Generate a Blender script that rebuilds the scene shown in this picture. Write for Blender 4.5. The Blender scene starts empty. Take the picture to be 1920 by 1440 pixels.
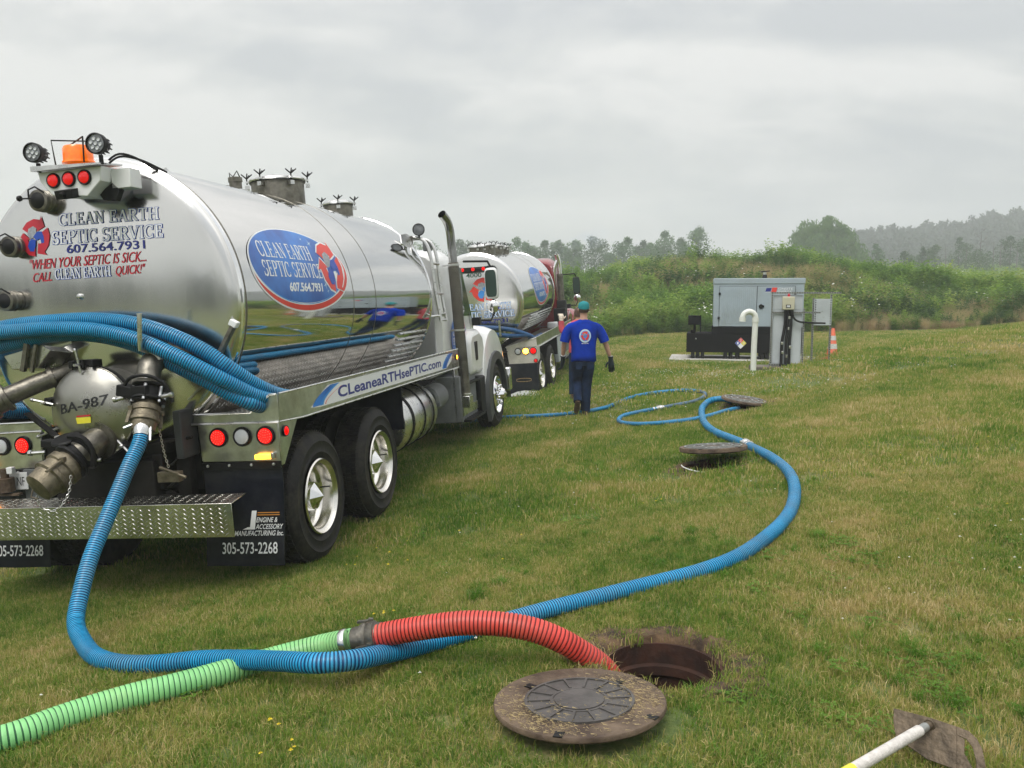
import bpy, math, random
import numpy as np
from mathutils import Vector, Matrix

random.seed(7); np.random.seed(7)
S = bpy.context.scene
COL = S.collection
PI = math.pi
R = math.radians

# ------------------------------------------------------------------ camera, sky, sun, exposure
cam_d = bpy.data.cameras.new('camera'); cam = bpy.data.objects.new('camera', cam_d); COL.objects.link(cam)
cam_d.sensor_width = 36.0; cam_d.lens = 36.0*1553/1920; cam_d.clip_start = 0.05; cam_d.clip_end = 3000
cam.location = (0, 0, 1.6)
cam.rotation_euler = (PI/2 - math.atan((720-555)/1553), 0, 0)
S.camera = cam

SUN_ELEV, SUN_AZ = 58.0, 205.0          # azimuth clockwise from +Y; high thin sun behind cloud, behind-left of the camera
w = bpy.data.worlds.new('World'); S.world = w; w.use_nodes = True
nt = w.node_tree; nt.nodes.clear()
wo = nt.nodes.new('ShaderNodeOutputWorld'); bg = nt.nodes.new('ShaderNodeBackground')
sky = nt.nodes.new('ShaderNodeTexSky'); sky.sky_type = 'NISHITA'; sky.sun_disc = False
sky.sun_elevation = R(SUN_ELEV); sky.sun_rotation = R(SUN_AZ)
tc = nt.nodes.new('ShaderNodeTexCoord')
sep = nt.nodes.new('ShaderNodeSeparateXYZ'); nt.links.new(tc.outputs['Generated'], sep.inputs[0])
# project the direction on a cloud deck so that the clouds flatten towards the horizon
def wmath(op, a, b=None, c=None):
    n = nt.nodes.new('ShaderNodeMath'); n.operation = op
    for i, v in enumerate((a, b, c)):
        if v is None: continue
        if isinstance(v, (int, float)): n.inputs[i].default_value = v
        else: nt.links.new(v, n.inputs[i])
    return n.outputs[0]
zz = wmath('ADD', wmath('ABSOLUTE', sep.outputs[2]), 0.34)
comb = nt.nodes.new('ShaderNodeCombineXYZ')
nt.links.new(wmath('DIVIDE', sep.outputs[0], zz), comb.inputs[0])
nt.links.new(wmath('DIVIDE', sep.outputs[1], zz), comb.inputs[1])
def wnoise(scale, detail, rough, dist=0.0, off=0.0):
    n = nt.nodes.new('ShaderNodeTexNoise'); n.inputs['Scale'].default_value = scale
    n.inputs['Detail'].default_value = detail; n.inputs['Roughness'].default_value = rough
    n.inputs['Distortion'].default_value = dist
    m = nt.nodes.new('ShaderNodeMapping'); m.inputs['Location'].default_value = (off, off*.7, off*.3)
    m.inputs['Rotation'].default_value = (0, 0, 0.5); m.inputs['Scale'].default_value = (0.75, 1.25, 1)
    nt.links.new(comb.outputs[0], m.inputs[0]); nt.links.new(m.outputs[0], n.inputs['Vector'])
    return n.outputs['Fac']
n1 = wnoise(1.1, 5, .52, .5, 3.1); n2 = wnoise(3.4, 9, .60, .4, 8.4)
mixn = wmath('ADD', wmath('MULTIPLY', n1, 0.60), wmath('MULTIPLY', n2, 0.40))
ramp = nt.nodes.new('ShaderNodeValToRGB'); cr = ramp.color_ramp
cr.elements[0].position = .44; cr.elements[0].color = (.375, .385, .400, 1)
cr.elements[1].position = .57; cr.elements[1].color = (.605, .592, .575, 1)
e = cr.elements.new(.505); e.color = (.482, .482, .477, 1)
nt.links.new(mixn, ramp.inputs[0])
# an overcast sky is brighter overhead than at the horizon
zp = wmath('MAXIMUM', sep.outputs[2], 0.0); grad = wmath('ADD', wmath('MULTIPLY', wmath('MULTIPLY', zp, zp), 1.55), 0.82)
vm = nt.nodes.new('ShaderNodeVectorMath'); vm.operation = 'SCALE'
nt.links.new(ramp.outputs[0], vm.inputs[0]); nt.links.new(wmath('MULTIPLY', grad, 10.0), vm.inputs['Scale'])
mx = nt.nodes.new('ShaderNodeMix'); mx.data_type = 'RGBA'; mx.inputs[0].default_value = 0.94
nt.links.new(sky.outputs[0], mx.inputs[6]); nt.links.new(vm.outputs[0], mx.inputs[7])
nt.links.new(mx.outputs[2], bg.inputs[0]); bg.inputs[1].default_value = 0.1
nt.links.new(bg.outputs[0], wo.inputs[0])

sl = bpy.data.lights.new('sun', 'SUN'); sl.energy = 1.5; sl.angle = R(30); sl.color = (1.0, .965, .9)
so = bpy.data.objects.new('sun', sl); COL.objects.link(so)
az, el = R(SUN_AZ), R(SUN_ELEV)
sd = Vector((math.sin(az)*math.cos(el), math.cos(az)*math.cos(el), math.sin(el)))
so.rotation_euler = sd.to_track_quat('Z', 'Y').to_euler(); so.location = sd*60

S.view_settings.view_transform = 'Standard'; S.view_settings.look = 'None'
S.view_settings.exposure = 0.74; S.view_settings.gamma = 1.0; S.view_settings.use_curve_mapping = False
S.render.engine = 'CYCLES'
try:
    S.cycles.use_denoising = True; S.cycles.denoiser = 'OPENIMAGEDENOISE'
    S.cycles.max_bounces = 7; S.cycles.volume_bounces = 1; S.cycles.transparent_max_bounces = 6
    S.cycles.sample_clamp_indirect = 6.0; S.cycles.caustics_reflective = False; S.cycles.caustics_refractive = False
except Exception: pass

# ------------------------------------------------------------------ materials
def mat(name, col, rough=.6, metal=0., var=.18, scale=6., bump=0., bscale=None, emit=None, es=0., spec=None, col2=None,
        rvar=.12, dust=None, dscale=3., damt=.6, trans=0., detail=4., world=False, coat=0., ior=None, stretch=None, amb=None):
    m = bpy.data.materials.new(name); m.use_nodes = True; t = m.node_tree; b = t.nodes['Principled BSDF']
    tx = t.nodes.new('ShaderNodeTexCoord'); src = tx.outputs['Object']
    if world:
        gn = t.nodes.new('ShaderNodeNewGeometry'); src = gn.outputs['Position']
    if stretch:
        mp = t.nodes.new('ShaderNodeMapping'); mp.inputs['Scale'].default_value = stretch
        t.links.new(src, mp.inputs[0]); src = mp.outputs[0]
    n = t.nodes.new('ShaderNodeTexNoise'); n.inputs['Scale'].default_value = scale; n.inputs['Detail'].default_value = detail
    n.inputs['Roughness'].default_value = .6
    t.links.new(src, n.inputs['Vector'])
    rp = t.nodes.new('ShaderNodeValToRGB'); c0 = [c*(1-var) for c in col]; c1 = list(col2) if col2 else [min(1, c*(1+var)) for c in col]
    rp.color_ramp.elements[0].position = .35; rp.color_ramp.elements[0].color = (*c0, 1)
    rp.color_ramp.elements[1].position = .65; rp.color_ramp.elements[1].color = (*c1, 1)
    t.links.new(n.outputs['Fac'], rp.inputs[0]); t.links.new(rp.outputs[0], b.inputs['Base Color'])
    if dust:    # dried mud and grime in patches
        dn = t.nodes.new('ShaderNodeTexNoise'); dn.inputs['Scale'].default_value = dscale; dn.inputs['Detail'].default_value = 9; dn.inputs['Roughness'].default_value = .72; t.links.new(src, dn.inputs['Vector'])
        dr = t.nodes.new('ShaderNodeMapRange'); dr.inputs['From Min'].default_value = .48; dr.inputs['From Max'].default_value = .68; dr.inputs['To Max'].default_value = damt; t.links.new(dn.outputs['Fac'], dr.inputs[0])
        dm = t.nodes.new('ShaderNodeMix'); dm.data_type = 'RGBA'; dm.inputs[7].default_value = (*dust, 1); t.links.new(dr.outputs[0], dm.inputs[0]); t.links.new(rp.outputs[0], dm.inputs[6]); t.links.new(dm.outputs[2], b.inputs['Base Color'])
    mr = t.nodes.new('ShaderNodeMapRange'); mr.inputs['To Min'].default_value = max(.02, rough-rvar*rough); mr.inputs['To Max'].default_value = min(1, rough+rvar*rough)
    t.links.new(n.outputs['Fac'], mr.inputs[0]); t.links.new(mr.outputs[0], b.inputs['Roughness'])
    b.inputs['Metallic'].default_value = metal
    if spec is not None: b.inputs['Specular IOR Level'].default_value = spec
    if trans: b.inputs['Transmission Weight'].default_value = trans
    if coat: b.inputs['Coat Weight'].default_value = coat; b.inputs['Coat Roughness'].default_value = .08
    if ior: b.inputs['IOR'].default_value = ior
    if emit: b.inputs['Emission Color'].default_value = (*emit, 1); b.inputs['Emission Strength'].default_value = es
    if bump:
        n2 = t.nodes.new('ShaderNodeTexNoise'); n2.inputs['Scale'].default_value = bscale or scale*4; n2.inputs['Detail'].default_value = 5
        t.links.new(src, n2.inputs['Vector'])
        bp = t.nodes.new('ShaderNodeBump'); bp.inputs['Strength'].default_value = bump; bp.inputs['Distance'].default_value = .01
        t.links.new(n2.outputs['Fac'], bp.inputs['Height']); t.links.new(bp.outputs[0], b.inputs['Normal'])
    return m

def vegmat(name, cols, scale=.6, fine=9., transl=.35, rough=.6, drift=False):
    """leaf or grass: colour from world-space noise (patches) and a fine noise, light passing through the blade"""
    m = bpy.data.materials.new(name); m.use_nodes = True; t = m.node_tree; t.nodes.clear()
    out = t.nodes.new('ShaderNodeOutputMaterial'); g = t.nodes.new('ShaderNodeNewGeometry')
    n = t.nodes.new('ShaderNodeTexNoise'); n.inputs['Scale'].default_value = scale; n.inputs['Detail'].default_value = 5; n.inputs['Roughness'].default_value = .62
    f = t.nodes.new('ShaderNodeTexNoise'); f.inputs['Scale'].default_value = fine; f.inputs['Detail'].default_value = 3
    t.links.new(g.outputs['Position'], n.inputs['Vector']); t.links.new(g.outputs['Position'], f.inputs['Vector'])
    oi = t.nodes.new('ShaderNodeObjectInfo')
    a = t.nodes.new('ShaderNodeMath'); a.operation = 'MULTIPLY'; a.inputs[1].default_value = .62; t.links.new(n.outputs['Fac'], a.inputs[0])
    b2 = t.nodes.new('ShaderNodeMath'); b2.operation = 'MULTIPLY_ADD'; b2.inputs[1].default_value = .26
    t.links.new(f.outputs['Fac'], b2.inputs[0]); t.links.new(a.outputs[0], b2.inputs[2])
    c2 = t.nodes.new('ShaderNodeMath'); c2.operation = 'MULTIPLY_ADD'; c2.inputs[1].default_value = .14
    t.links.new(oi.outputs['Random'], c2.inputs[0]); t.links.new(b2.outputs[0], c2.inputs[2])
    if drift:   # the lawn is drier up the slope to the right and greener in the hollow by the trucks
        sx = t.nodes.new('ShaderNodeSeparateXYZ'); t.links.new(g.outputs['Position'], sx.inputs[0])
        dr = t.nodes.new('ShaderNodeMapRange'); dr.inputs['From Min'].default_value = -1.5; dr.inputs['From Max'].default_value = 4.; dr.inputs['To Min'].default_value = -.050; dr.inputs['To Max'].default_value = .012; t.links.new(sx.outputs[0], dr.inputs[0])
        ad = t.nodes.new('ShaderNodeMath'); ad.operation = 'ADD'; t.links.new(c2.outputs[0], ad.inputs[0]); t.links.new(dr.outputs[0], ad.inputs[1]); c2 = ad
    rp = t.nodes.new('ShaderNodeValToRGB'); k = len(cols); els = rp.color_ramp.elements
    pos = [.36 + .30*i/(k-1) for i in range(k)]
    els[0].position = pos[0]; els[0].color = (*cols[0], 1); els[1].position = pos[-1]; els[1].color = (*cols[-1], 1)
    for i in range(1, k-1): q = els.new(pos[i]); q.color = (*cols[i], 1)
    t.links.new(c2.outputs[0], rp.inputs[0])
    d = t.nodes.new('ShaderNodeBsdfPrincipled'); d.inputs['Roughness'].default_value = rough; d.inputs['Specular IOR Level'].default_value = .3
    tr = t.nodes.new('ShaderNodeBsdfTranslucent')
    t.links.new(rp.outputs[0], d.inputs['Base Color']); t.links.new(rp.outputs[0], tr.inputs['Color'])
    mixs = t.nodes.new('ShaderNodeMixShader'); mixs.inputs[0].default_value = transl
    t.links.new(d.outputs[0], mixs.inputs[1]); t.links.new(tr.outputs[0], mixs.inputs[2]); t.links.new(mixs.outputs[0], out.inputs[0])
    return m

M = {}
def steel(name, col, rough, streak, bump):
    """polished or brushed sheet metal: long faint streaks in the gloss, slight waviness of the sheet"""
    m = bpy.data.materials.new(name); m.use_nodes = True; t = m.node_tree; b = t.nodes['Principled BSDF']
    b.inputs['Metallic'].default_value = 1
    tx = t.nodes.new('ShaderNodeTexCoord'); mp = t.nodes.new('ShaderNodeMapping'); mp.inputs['Scale'].default_value = streak
    t.links.new(tx.outputs['Object'], mp.inputs[0])
    n = t.nodes.new('ShaderNodeTexNoise'); n.inputs['Scale'].default_value = 1.; n.inputs['Detail'].default_value = 6; n.inputs['Roughness'].default_value = .65
    t.links.new(mp.outputs[0], n.inputs['Vector'])
    n2 = t.nodes.new('ShaderNodeTexNoise'); n2.inputs['Scale'].default_value = 1.3; n2.inputs['Detail'].default_value = 2
    t.links.new(tx.outputs['Object'], n2.inputs['Vector'])
    mr = t.nodes.new('ShaderNodeMapRange'); mr.inputs['From Min'].default_value = .3; mr.inputs['From Max'].default_value = .75
    mr.inputs['To Min'].default_value = rough*.7; mr.inputs['To Max'].default_value = rough*1.9; t.links.new(n.outputs['Fac'], mr.inputs[0]); t.links.new(mr.outputs[0], b.inputs['Roughness'])
    rp = t.nodes.new('ShaderNodeValToRGB'); rp.color_ramp.elements[0].position = .3; rp.color_ramp.elements[1].position = .7
    rp.color_ramp.elements[0].color = (*[c*.9 for c in col], 1); rp.color_ramp.elements[1].color = (*col, 1)
    t.links.new(n.outputs['Fac'], rp.inputs[0]); t.links.new(rp.outputs[0], b.inputs['Base Color'])
    bp = t.nodes.new('ShaderNodeBump'); bp.inputs['Strength'].default_value = bump; bp.inputs['Distance'].default_value = .02
    t.links.new(n2.outputs['Fac'], bp.inputs['Height']); t.links.new(bp.outputs[0], b.inputs['Normal'])
    return m
M['barrel'] = steel('polished_barrel', (.73, .728, .72), .04, (5, .5, 5), .10)
M['head'] = steel('brushed_head', (.70, .695, .675), .13, (2.5, 2, .35), .16)
M['fender'] = mat('galvanised_fender', (.62, .63, .60), .30, 1, .16, 9, .12, 40, dust=(.34, .32, .27), dscale=2.5, damt=0.4)
M['alu'] = mat('aluminium', (.66, .66, .65), .28, 1, .1, 12)
M['chrome'] = mat('chrome', (.86, .86, .86), .06, 1, .03, 5)
M['darkchrome'] = mat('tarnished_exhaust', (.30, .30, .29), .16, 1, .3, 4)
M['archgrey'] = mat('arch_grey_plastic', (.055, .058, .062), .5, 0, .15, 9)
M['rimalu'] = mat('polished_wheel_rim', (.78, .755, .70), .20, 1, .06, 2)
M['dullsteel'] = mat('dull_cast_alloy', (.20, .188, .16), .40, .85, .25, 14, .25, dust=(.06, .05, .038), dscale=6, damt=.7)
M['bronze'] = mat('weathered_cam_coupling', (.20, .172, .122), .5, .7, .3, 18, .35, dust=(.05, .04, .03), dscale=7, damt=.7)
M['tread'] = mat('bright_tread_plate', (.60, .60, .56), .26, 1, .25, 3, .05, dust=(.33, .29, .22), dscale=1.8, damt=0.5)
M['darkplate'] = mat('dirty_deck_plate', (.30, .27, .235), .38, .7, .3, 5, .05)
M['white'] = mat('white_truck_paint', (.78, .79, .79), .25, 0, .03, 3, coat=.6, dust=(.50, .48, .43), dscale=1.6, damt=0.28)
M['white2'] = mat('white_panel', (.76, .77, .78), .4, 0, .03, 3)
M['greyplastic'] = mat('grey_plastic', (.16, .17, .175), .5, 0, .15, 9)
M['black'] = mat('black_steel', (.009, .009, .010), .5, 0, .3, 8, .1, spec=.22)
M['deckdiamond'] = mat('bright_deck_diamond', (.62, .62, .58), .35, .7, .2, 9)
M['tailpanel'] = mat('bright_brushed_tail_panel', (.60, .57, .52), .5, .35, .12, 6)
M['discgrey'] = mat('dull_wheel_disc', (.13, .125, .115), .62, .3, .25, 9)
M['tankblack'] = mat('matt_black_tank_paint', (.007, .007, .008), .75, 0, .3, 4, spec=.06)
M['rubber'] = mat('tyre_rubber', (.013, .013, .014), .66, 0, .35, 14, .25, 60, col2=(.024, .023, .021), spec=.28, dust=(.055, .048, .035), dscale=3.5, damt=0.75)
M['flap'] = mat('mud_flap_rubber', (.008, .010, .018), .38, 0, .35, 5, .08, spec=.3, dust=(.04, .038, .036), dscale=2.5, damt=0.6)
M['dirt'] = mat('grimy_chassis', (.012, .011, .010), .7, .0, .5, 7, .3, spec=.2)
M['redlamp'] = mat('red_lamp_lit', (.45, .0, .0), .3, 0, .1, 30, emit=(1, .0, .0), es=.75, spec=.25)
M['redlens'] = mat('red_lens', (.35, .003, .005), .18, 0, .1, 30, emit=(1, .0, .0), es=.28, coat=.3)
M['redled'] = mat('red_led_point', (1, .1, .1), .3, 0, .1, 30, emit=(1, .10, .06), es=1.6)
M['amber'] = mat('amber_lit', (1, .45, .05), .3, 0, .1, 30, emit=(1, .36, .02), es=4)
M['amberhot'] = mat('amber_flashing', (1, .45, .05), .3, 0, .1, 30, emit=(1, .36, .02), es=14)
M['orange'] = mat('orange_beacon', (.90, .17, .01), .22, 0, .2, 25, emit=(1, .16, .0), es=.28, coat=.5)
M['clearlens'] = mat('white_lens', (.62, .64, .68), .18, 0, .05, 20, coat=.6)
M['ledglass'] = mat('work_lamp_glass', (.20, .21, .22), .12, .4, .2, 30)
M['glass'] = mat('dark_glass', (.02, .035, .03), .06, 0, .1, 3, spec=.9)
M['mirrorg'] = mat('mirror_back_green', (.03, .055, .045), .18, 0, .1, 3)
M['blueprint'] = mat('blue_print', (.012, .065, .42), .4, 0, .04, 5)
M['navyprint'] = mat('navy_print', (.02, .03, .22), .4, 0, .04, 5)
M['skyprint'] = mat('sky_blue_print', (.04, .26, .70), .38, 0, .12, 3)
M['ovalblue'] = mat('blue_oval_print', (.018, .12, .52), .3, 0, .25, 2.2, col2=(.03, .21, .66))
M['paleprint'] = mat('pale_blue_print', (.50, .66, .80), .4, 0, .05, 5)
M['redprint'] = mat('red_print', (.50, .015, .035), .4, 0, .06, 5)
M['oredprint'] = mat('bright_red_print', (.72, .045, .03), .4, 0, .06, 5)
M['whiteprint'] = mat('white_print', (.80, .82, .84), .4, 0, .03, 5)
M['greyprint'] = mat('grey_print', (.30, .32, .36), .4, 0, .25, 40)
M['blackprint'] = mat('black_print', (.015, .015, .018), .4, 0, .1, 5)
M['greenprint'] = mat('green_print', (.02, .12, .07), .4, 0, .1, 5)
M['orangeprint'] = mat('orange_print', (.55, .24, .04), .4, 0, .1, 5)
M['yellowprint'] = mat('yellow_print', (.75, .68, .05), .4, 0, .08, 5)
M['maroon'] = mat('maroon_truck_paint', (.22, .012, .02), .25, 0, .1, 3, coat=.6)
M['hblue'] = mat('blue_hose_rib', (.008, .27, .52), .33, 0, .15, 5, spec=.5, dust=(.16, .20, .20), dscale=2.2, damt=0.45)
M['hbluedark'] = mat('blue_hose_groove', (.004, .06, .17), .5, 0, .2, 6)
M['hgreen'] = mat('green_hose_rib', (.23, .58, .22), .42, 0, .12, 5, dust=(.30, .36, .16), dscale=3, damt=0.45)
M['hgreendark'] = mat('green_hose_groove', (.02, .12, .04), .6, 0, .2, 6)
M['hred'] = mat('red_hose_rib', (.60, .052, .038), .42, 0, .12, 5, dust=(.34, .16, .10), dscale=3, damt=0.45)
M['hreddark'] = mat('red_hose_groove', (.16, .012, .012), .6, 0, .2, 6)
M['hgrey'] = mat('grey_blue_hose_rib', (.11, .17, .18), .5, 0, .2, 6)
M['rust'] = mat('rusty_cast_iron', (.085, .052, .034), .75, .1, .4, 7, .7, 45, col2=(.165, .118, .080))
M['rustdark'] = mat('rusted_steel_pit', (.040, .014, .007), .8, 0, .5, 6, .6, 30)
M['soil'] = mat('bare_soil', (.045, .025, .013), .95, 0, .4, 9, .9, 50, col2=(.13, .080, .042))
M['straw'] = mat('dry_clippings', (.42, .33, .17), .8, 0, .3, 40)
M['concrete'] = mat('concrete', (.42, .41, .38), .85, 0, .15, 4, .3, 30, dust=(.20, .19, .14), dscale=2, damt=0.7)
M['concdark'] = mat('damp_concrete', (.13, .115, .09), .85, 0, .25, 4, .3, 30)
M['cabinet'] = mat('grey_blue_enclosure_paint', (.32, .385, .43), .45, 0, .05, 2, dust=(.25, .27, .26), dscale=1.2, damt=0.45)
M['cabinet2'] = mat('light_grey_box_paint', (.46, .50, .53), .45, 0, .08, 3)
M['beige'] = mat('beige_plastic_box', (.50, .48, .36), .5, 0, .06, 5)
M['pvc'] = mat('white_pvc', (.72, .74, .70), .35, 0, .05, 3, dust=(.50, .50, .42), dscale=3, damt=0.5)
M['strut'] = mat('galvanised_strut', (.33, .34, .33), .45, .7, .15, 20)
M['cone'] = mat('orange_cone_plastic', (.62, .12, .05), .5, 0, .15, 9)
M['reflect'] = mat('reflective_collar', (.55, .56, .54), .4, 0, .15, 20)
M['manway'] = steel('dull_manway_lid', (.42, .41, .37), .26, (3, 3, 3), .3)
M['castgrey'] = mat('worn_cast_centre', (.085, .078, .074), .55, .3, .25, 12, .3, 40)
M['rakesteel'] = mat('muddy_scraper_steel', (.125, .095, .065), .6, .5, .4, 16, .6, 60)
M['handle'] = mat('pale_fibreglass_handle', (.58, .55, .52), .55, 0, .15, 40, .3)
M['skin'] = mat('skin', (.48, .27, .19), .5, 0, .12, 14)
M['shirt'] = mat('royal_blue_cotton', (.003, .030, .30), .9, 0, .25, 5, 1., 7, spec=.08)
M['jeans'] = mat('dark_denim', (.010, .020, .048), .9, 0, .45, 7, 1., 9, spec=.08)
M['teal'] = mat('teal_cap_cloth', (.005, .20, .22), .8, 0, .12, 12)
M['hair'] = mat('brown_hair', (.07, .035, .02), .7, 0, .3, 60)
M['glove'] = mat('black_rubber_glove', (.012, .02, .028), .4, 0, .3, 20)
M['boot'] = mat('brown_boot', (.09, .055, .035), .7, 0, .3, 20)
M['bark'] = mat('bark', (.075, .062, .050), .9, 0, .35, 6, .6, 25)
M['deadwood'] = mat('dead_wood', (.12, .105, .10), .9, 0, .3, 6, .4, 25)
M['flowerw'] = mat('white_blossom', (.80, .80, .74), .7, 0, .08, 20)
M['flowery'] = mat('yellow_blossom', (.80, .62, .03), .7, 0, .1, 20)
M['gold'] = mat('tarnished_gold_print', (.38, .26, .12), .5, .2, .2, 20)

# ------------------------------------------------------------------ object bookkeeping
def tag(o, label=None, cat=None, group=None, kind=None):
    if label: o['label'] = label
    if cat: o['category'] = cat
    if group: o['group'] = group
    if kind: o['kind'] = kind
    return o
def thing(name, label, cat, loc=(0, 0, 0), rotz=0., group=None, mw=None):
    o = bpy.data.objects.new(name, None); COL.objects.link(o); o.empty_display_size = .2
    if mw is not None: o.matrix_world = mw
    else: o.location = loc; o.rotation_euler = (0, 0, rotz)
    return tag(o, label, cat, group)

class MB:
    """collects shapes, links them as ONE mesh object"""
    def __init__(s): s.v = []; s.f = []; s.m = []; s.cur = 0; s.cuts = [0]
    def mark(s):
        if s.cuts[-1] != len(s.f): s.cuts.append(len(s.f))
        return s
    def add(s, vs, fs, mi=None):
        o = len(s.v); s.v += [tuple(v) for v in vs]; k = s.cur if mi is None else mi
        for f in fs: s.f.append(tuple(o+i for i in f)); s.m.append(k)
        return s
    def box(s, x0, x1, y0, y1, z0, z1, mtx=None, mi=None):
        vs = [Vector((x, y, z)) for z in (z0, z1) for y in (y0, y1) for x in (x0, x1)]
        if mtx: vs = [mtx @ v for v in vs]
        return s.add(vs, [(0, 2, 3, 1), (4, 5, 7, 6), (0, 1, 5, 4), (2, 6, 7, 3), (0, 4, 6, 2), (1, 3, 7, 5)], mi)
    def cbox(s, c, sx, sy, sz, rot=None, mi=None):
        mt = Matrix.Translation(Vector(c)) @ (rot.to_4x4() if rot else Matrix.Identity(4))
        return s.box(-sx/2, sx/2, -sy/2, sy/2, -sz/2, sz/2, mt, mi)
    def bar(s, p0, p1, w, h=None, mi=None, up=Vector((0, 0, 1))):
        p0 = Vector(p0); p1 = Vector(p1); d = p1-p0; L = d.length; q = d.normalized()
        if abs(q.dot(up)) > .98: up = Vector((0, 1, 0))
        x = q.cross(up).normalized(); z = x.cross(q)
        rot = Matrix((x, q, z)).transposed()
        return s.cbox((p0+p1)/2, w, L, h or w, rot, mi)
    def prism(s, poly, fn, d, mi=None):
        """poly of 2D points; fn(u,v,w) -> 3D; thickness d in w"""
        n = len(poly); vs = [fn(u, v, 0) for u, v in poly]+[fn(u, v, d) for u, v in poly]
        return s.add(vs, [tuple(range(n))[::-1], tuple(range(n, 2*n))]+[(i, (i+1) % n, n+(i+1) % n, n+i) for i in range(n)], mi)
    def tube(s, path, r, n=10, caps=True, mi=None, closed=False):
        P = [Vector(p) for p in path]; rs = r if isinstance(r, (list, tuple)) else [r]*len(P)
        T = []
        for i in range(len(P)):
            a = P[i-1] if (i > 0 or closed) else P[i]; b = P[(i+1) % len(P)] if (i < len(P)-1 or closed) else P[i]
            T.append((b-a).normalized())
        u = Vector((0, 0, 1)) if abs(T[0].z) < .9 else Vector((1, 0, 0))
        x = T[0].cross(u).normalized(); rings = []
        vs = []
        for i, p in enumerate(P):
            x = (x-T[i]*x.dot(T[i])).normalized(); y = T[i].cross(x)
            for k in range(n):
                a = 2*PI*k/n; vs.append(p+(x*math.cos(a)+y*math.sin(a))*rs[i])
        fs = []
        m = len(P); rng = range(m if closed else m-1)
        for i in rng:
            j = (i+1) % m
            for k in range(n): fs.append((i*n+k, i*n+(k+1) % n, j*n+(k+1) % n, j*n+k))
        if caps and not closed: fs += [tuple(range(n))[::-1], tuple((m-1)*n+k for k in range(n))]
        return s.add(vs, fs, mi)
    def cyl(s, p0, p1, r0, r1=None, n=20, caps=True, mi=None):
        return s.tube([p0, p1], [r0, r0 if r1 is None else r1], n, caps, mi)
    def lathe(s, prof, o, axis, n=32, mi=None, closed=False, ref=None, caps=True):
        """prof [(radius, height)] revolved round axis through o"""
        o = Vector(o); a = Vector(axis).normalized(); u = Vector(ref) if ref else (Vector((0, 0, 1)) if abs(a.z) < .9 else Vector((1, 0, 0)))
        x = (u-a*u.dot(a)).normalized(); y = a.cross(x); vs = []
        for (r, h) in prof:
            for k in range(n):
                t = 2*PI*k/n; vs.append(o+a*h+(x*math.cos(t)+y*math.sin(t))*r)
        m = len(prof); fs = []
        for i in range(m if closed else m-1):
            j = (i+1) % m
            for k in range(n): fs.append((i*n+k, i*n+(k+1) % n, j*n+(k+1) % n, j*n+k))
        if not closed and caps:
            if prof[0][0] > 1e-4: fs.append(tuple(range(n))[::-1])
            if prof[-1][0] > 1e-4: fs.append(tuple((m-1)*n+k for k in range(n)))
        return s.add(vs, fs, mi)
    def loft(s, rings, caps=True, mi=None, closed=True):
        n = len(rings[0]); vs = [p for r_ in rings for p in r_]; fs = []
        for i in range(len(rings)-1):
            for k in range(n if closed else n-1): fs.append((i*n+k, i*n+(k+1) % n, (i+1)*n+(k+1) % n, (i+1)*n+k))
        if caps and closed: fs += [tuple(range(n))[::-1], tuple((len(rings)-1)*n+k for k in range(n))]
        return s.add(vs, fs, mi)
    def mesh(s, name, mats, smooth=True, angle=32):
        me = bpy.data.meshes.new(name); me.from_pydata(s.v, [], s.f)
        for m in (mats if isinstance(mats, (list, tuple)) else [mats]): me.materials.append(M[m] if isinstance(m, str) else m)
        if len(me.materials) > 1: me.polygons.foreach_set('material_index', s.m)
        if smooth:
            me.polygons.foreach_set('use_smooth', [True]*len(me.polygons)); me.set_sharp_from_angle(angle=R(angle))
        me.validate(); me.update(); return me
    def build(s, name, mats, parent=None, label=None, cat=None, group=None, kind=None, bev=0., smooth=True, angle=32, recalc=True, origin=None):
        me = s.mesh(name, mats, smooth, angle)
        if recalc: fixn(me)
        o = bpy.data.objects.new(name, me); COL.objects.link(o); o.parent = parent
        if bev:
            b = o.modifiers.new('edge', 'BEVEL'); b.width = bev; b.segments = 2; b.limit_method = 'ANGLE'; b.angle_limit = R(40)
        return tag(o, label, cat, group, kind)
def pieces(mb, name, mats, parent=None, **k):
    """the shapes between marks become one object each"""
    cuts = [c for c in mb.cuts if c < len(mb.f)]+[len(mb.f)]; out = []
    for a, b in zip(cuts[:-1], cuts[1:]):
        q = MB(); used = sorted({i for f in mb.f[a:b] for i in f}); mp = {o: n for n, o in enumerate(used)}
        q.v = [mb.v[i] for i in used]; q.f = [tuple(mp[i] for i in f) for f in mb.f[a:b]]; q.m = mb.m[a:b]; out.append(q.build(name, mats, parent, **k))
    return out
def fixn(me):
    import bmesh
    bm = bmesh.new(); bm.from_mesh(me); bmesh.ops.recalc_face_normals(bm, faces=bm.faces); bm.to_mesh(me); bm.free()
def circle(c, r, n, ax='y', a0=0.):
    c = Vector(c); out = []
    for k in range(n):
        t = a0+2*PI*k/n; u, v = r*math.cos(t), r*math.sin(t)
        out.append(c+(Vector((u, 0, v)) if ax == 'y' else Vector((u, v, 0)) if ax == 'z' else Vector((0, u, v))))
    return out
def copy_tree(o, parent=None):
    c = o.copy(); COL.objects.link(c); c.parent = parent
    for ch in list(o.children): copy_tree(ch, c)
    return c
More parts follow.
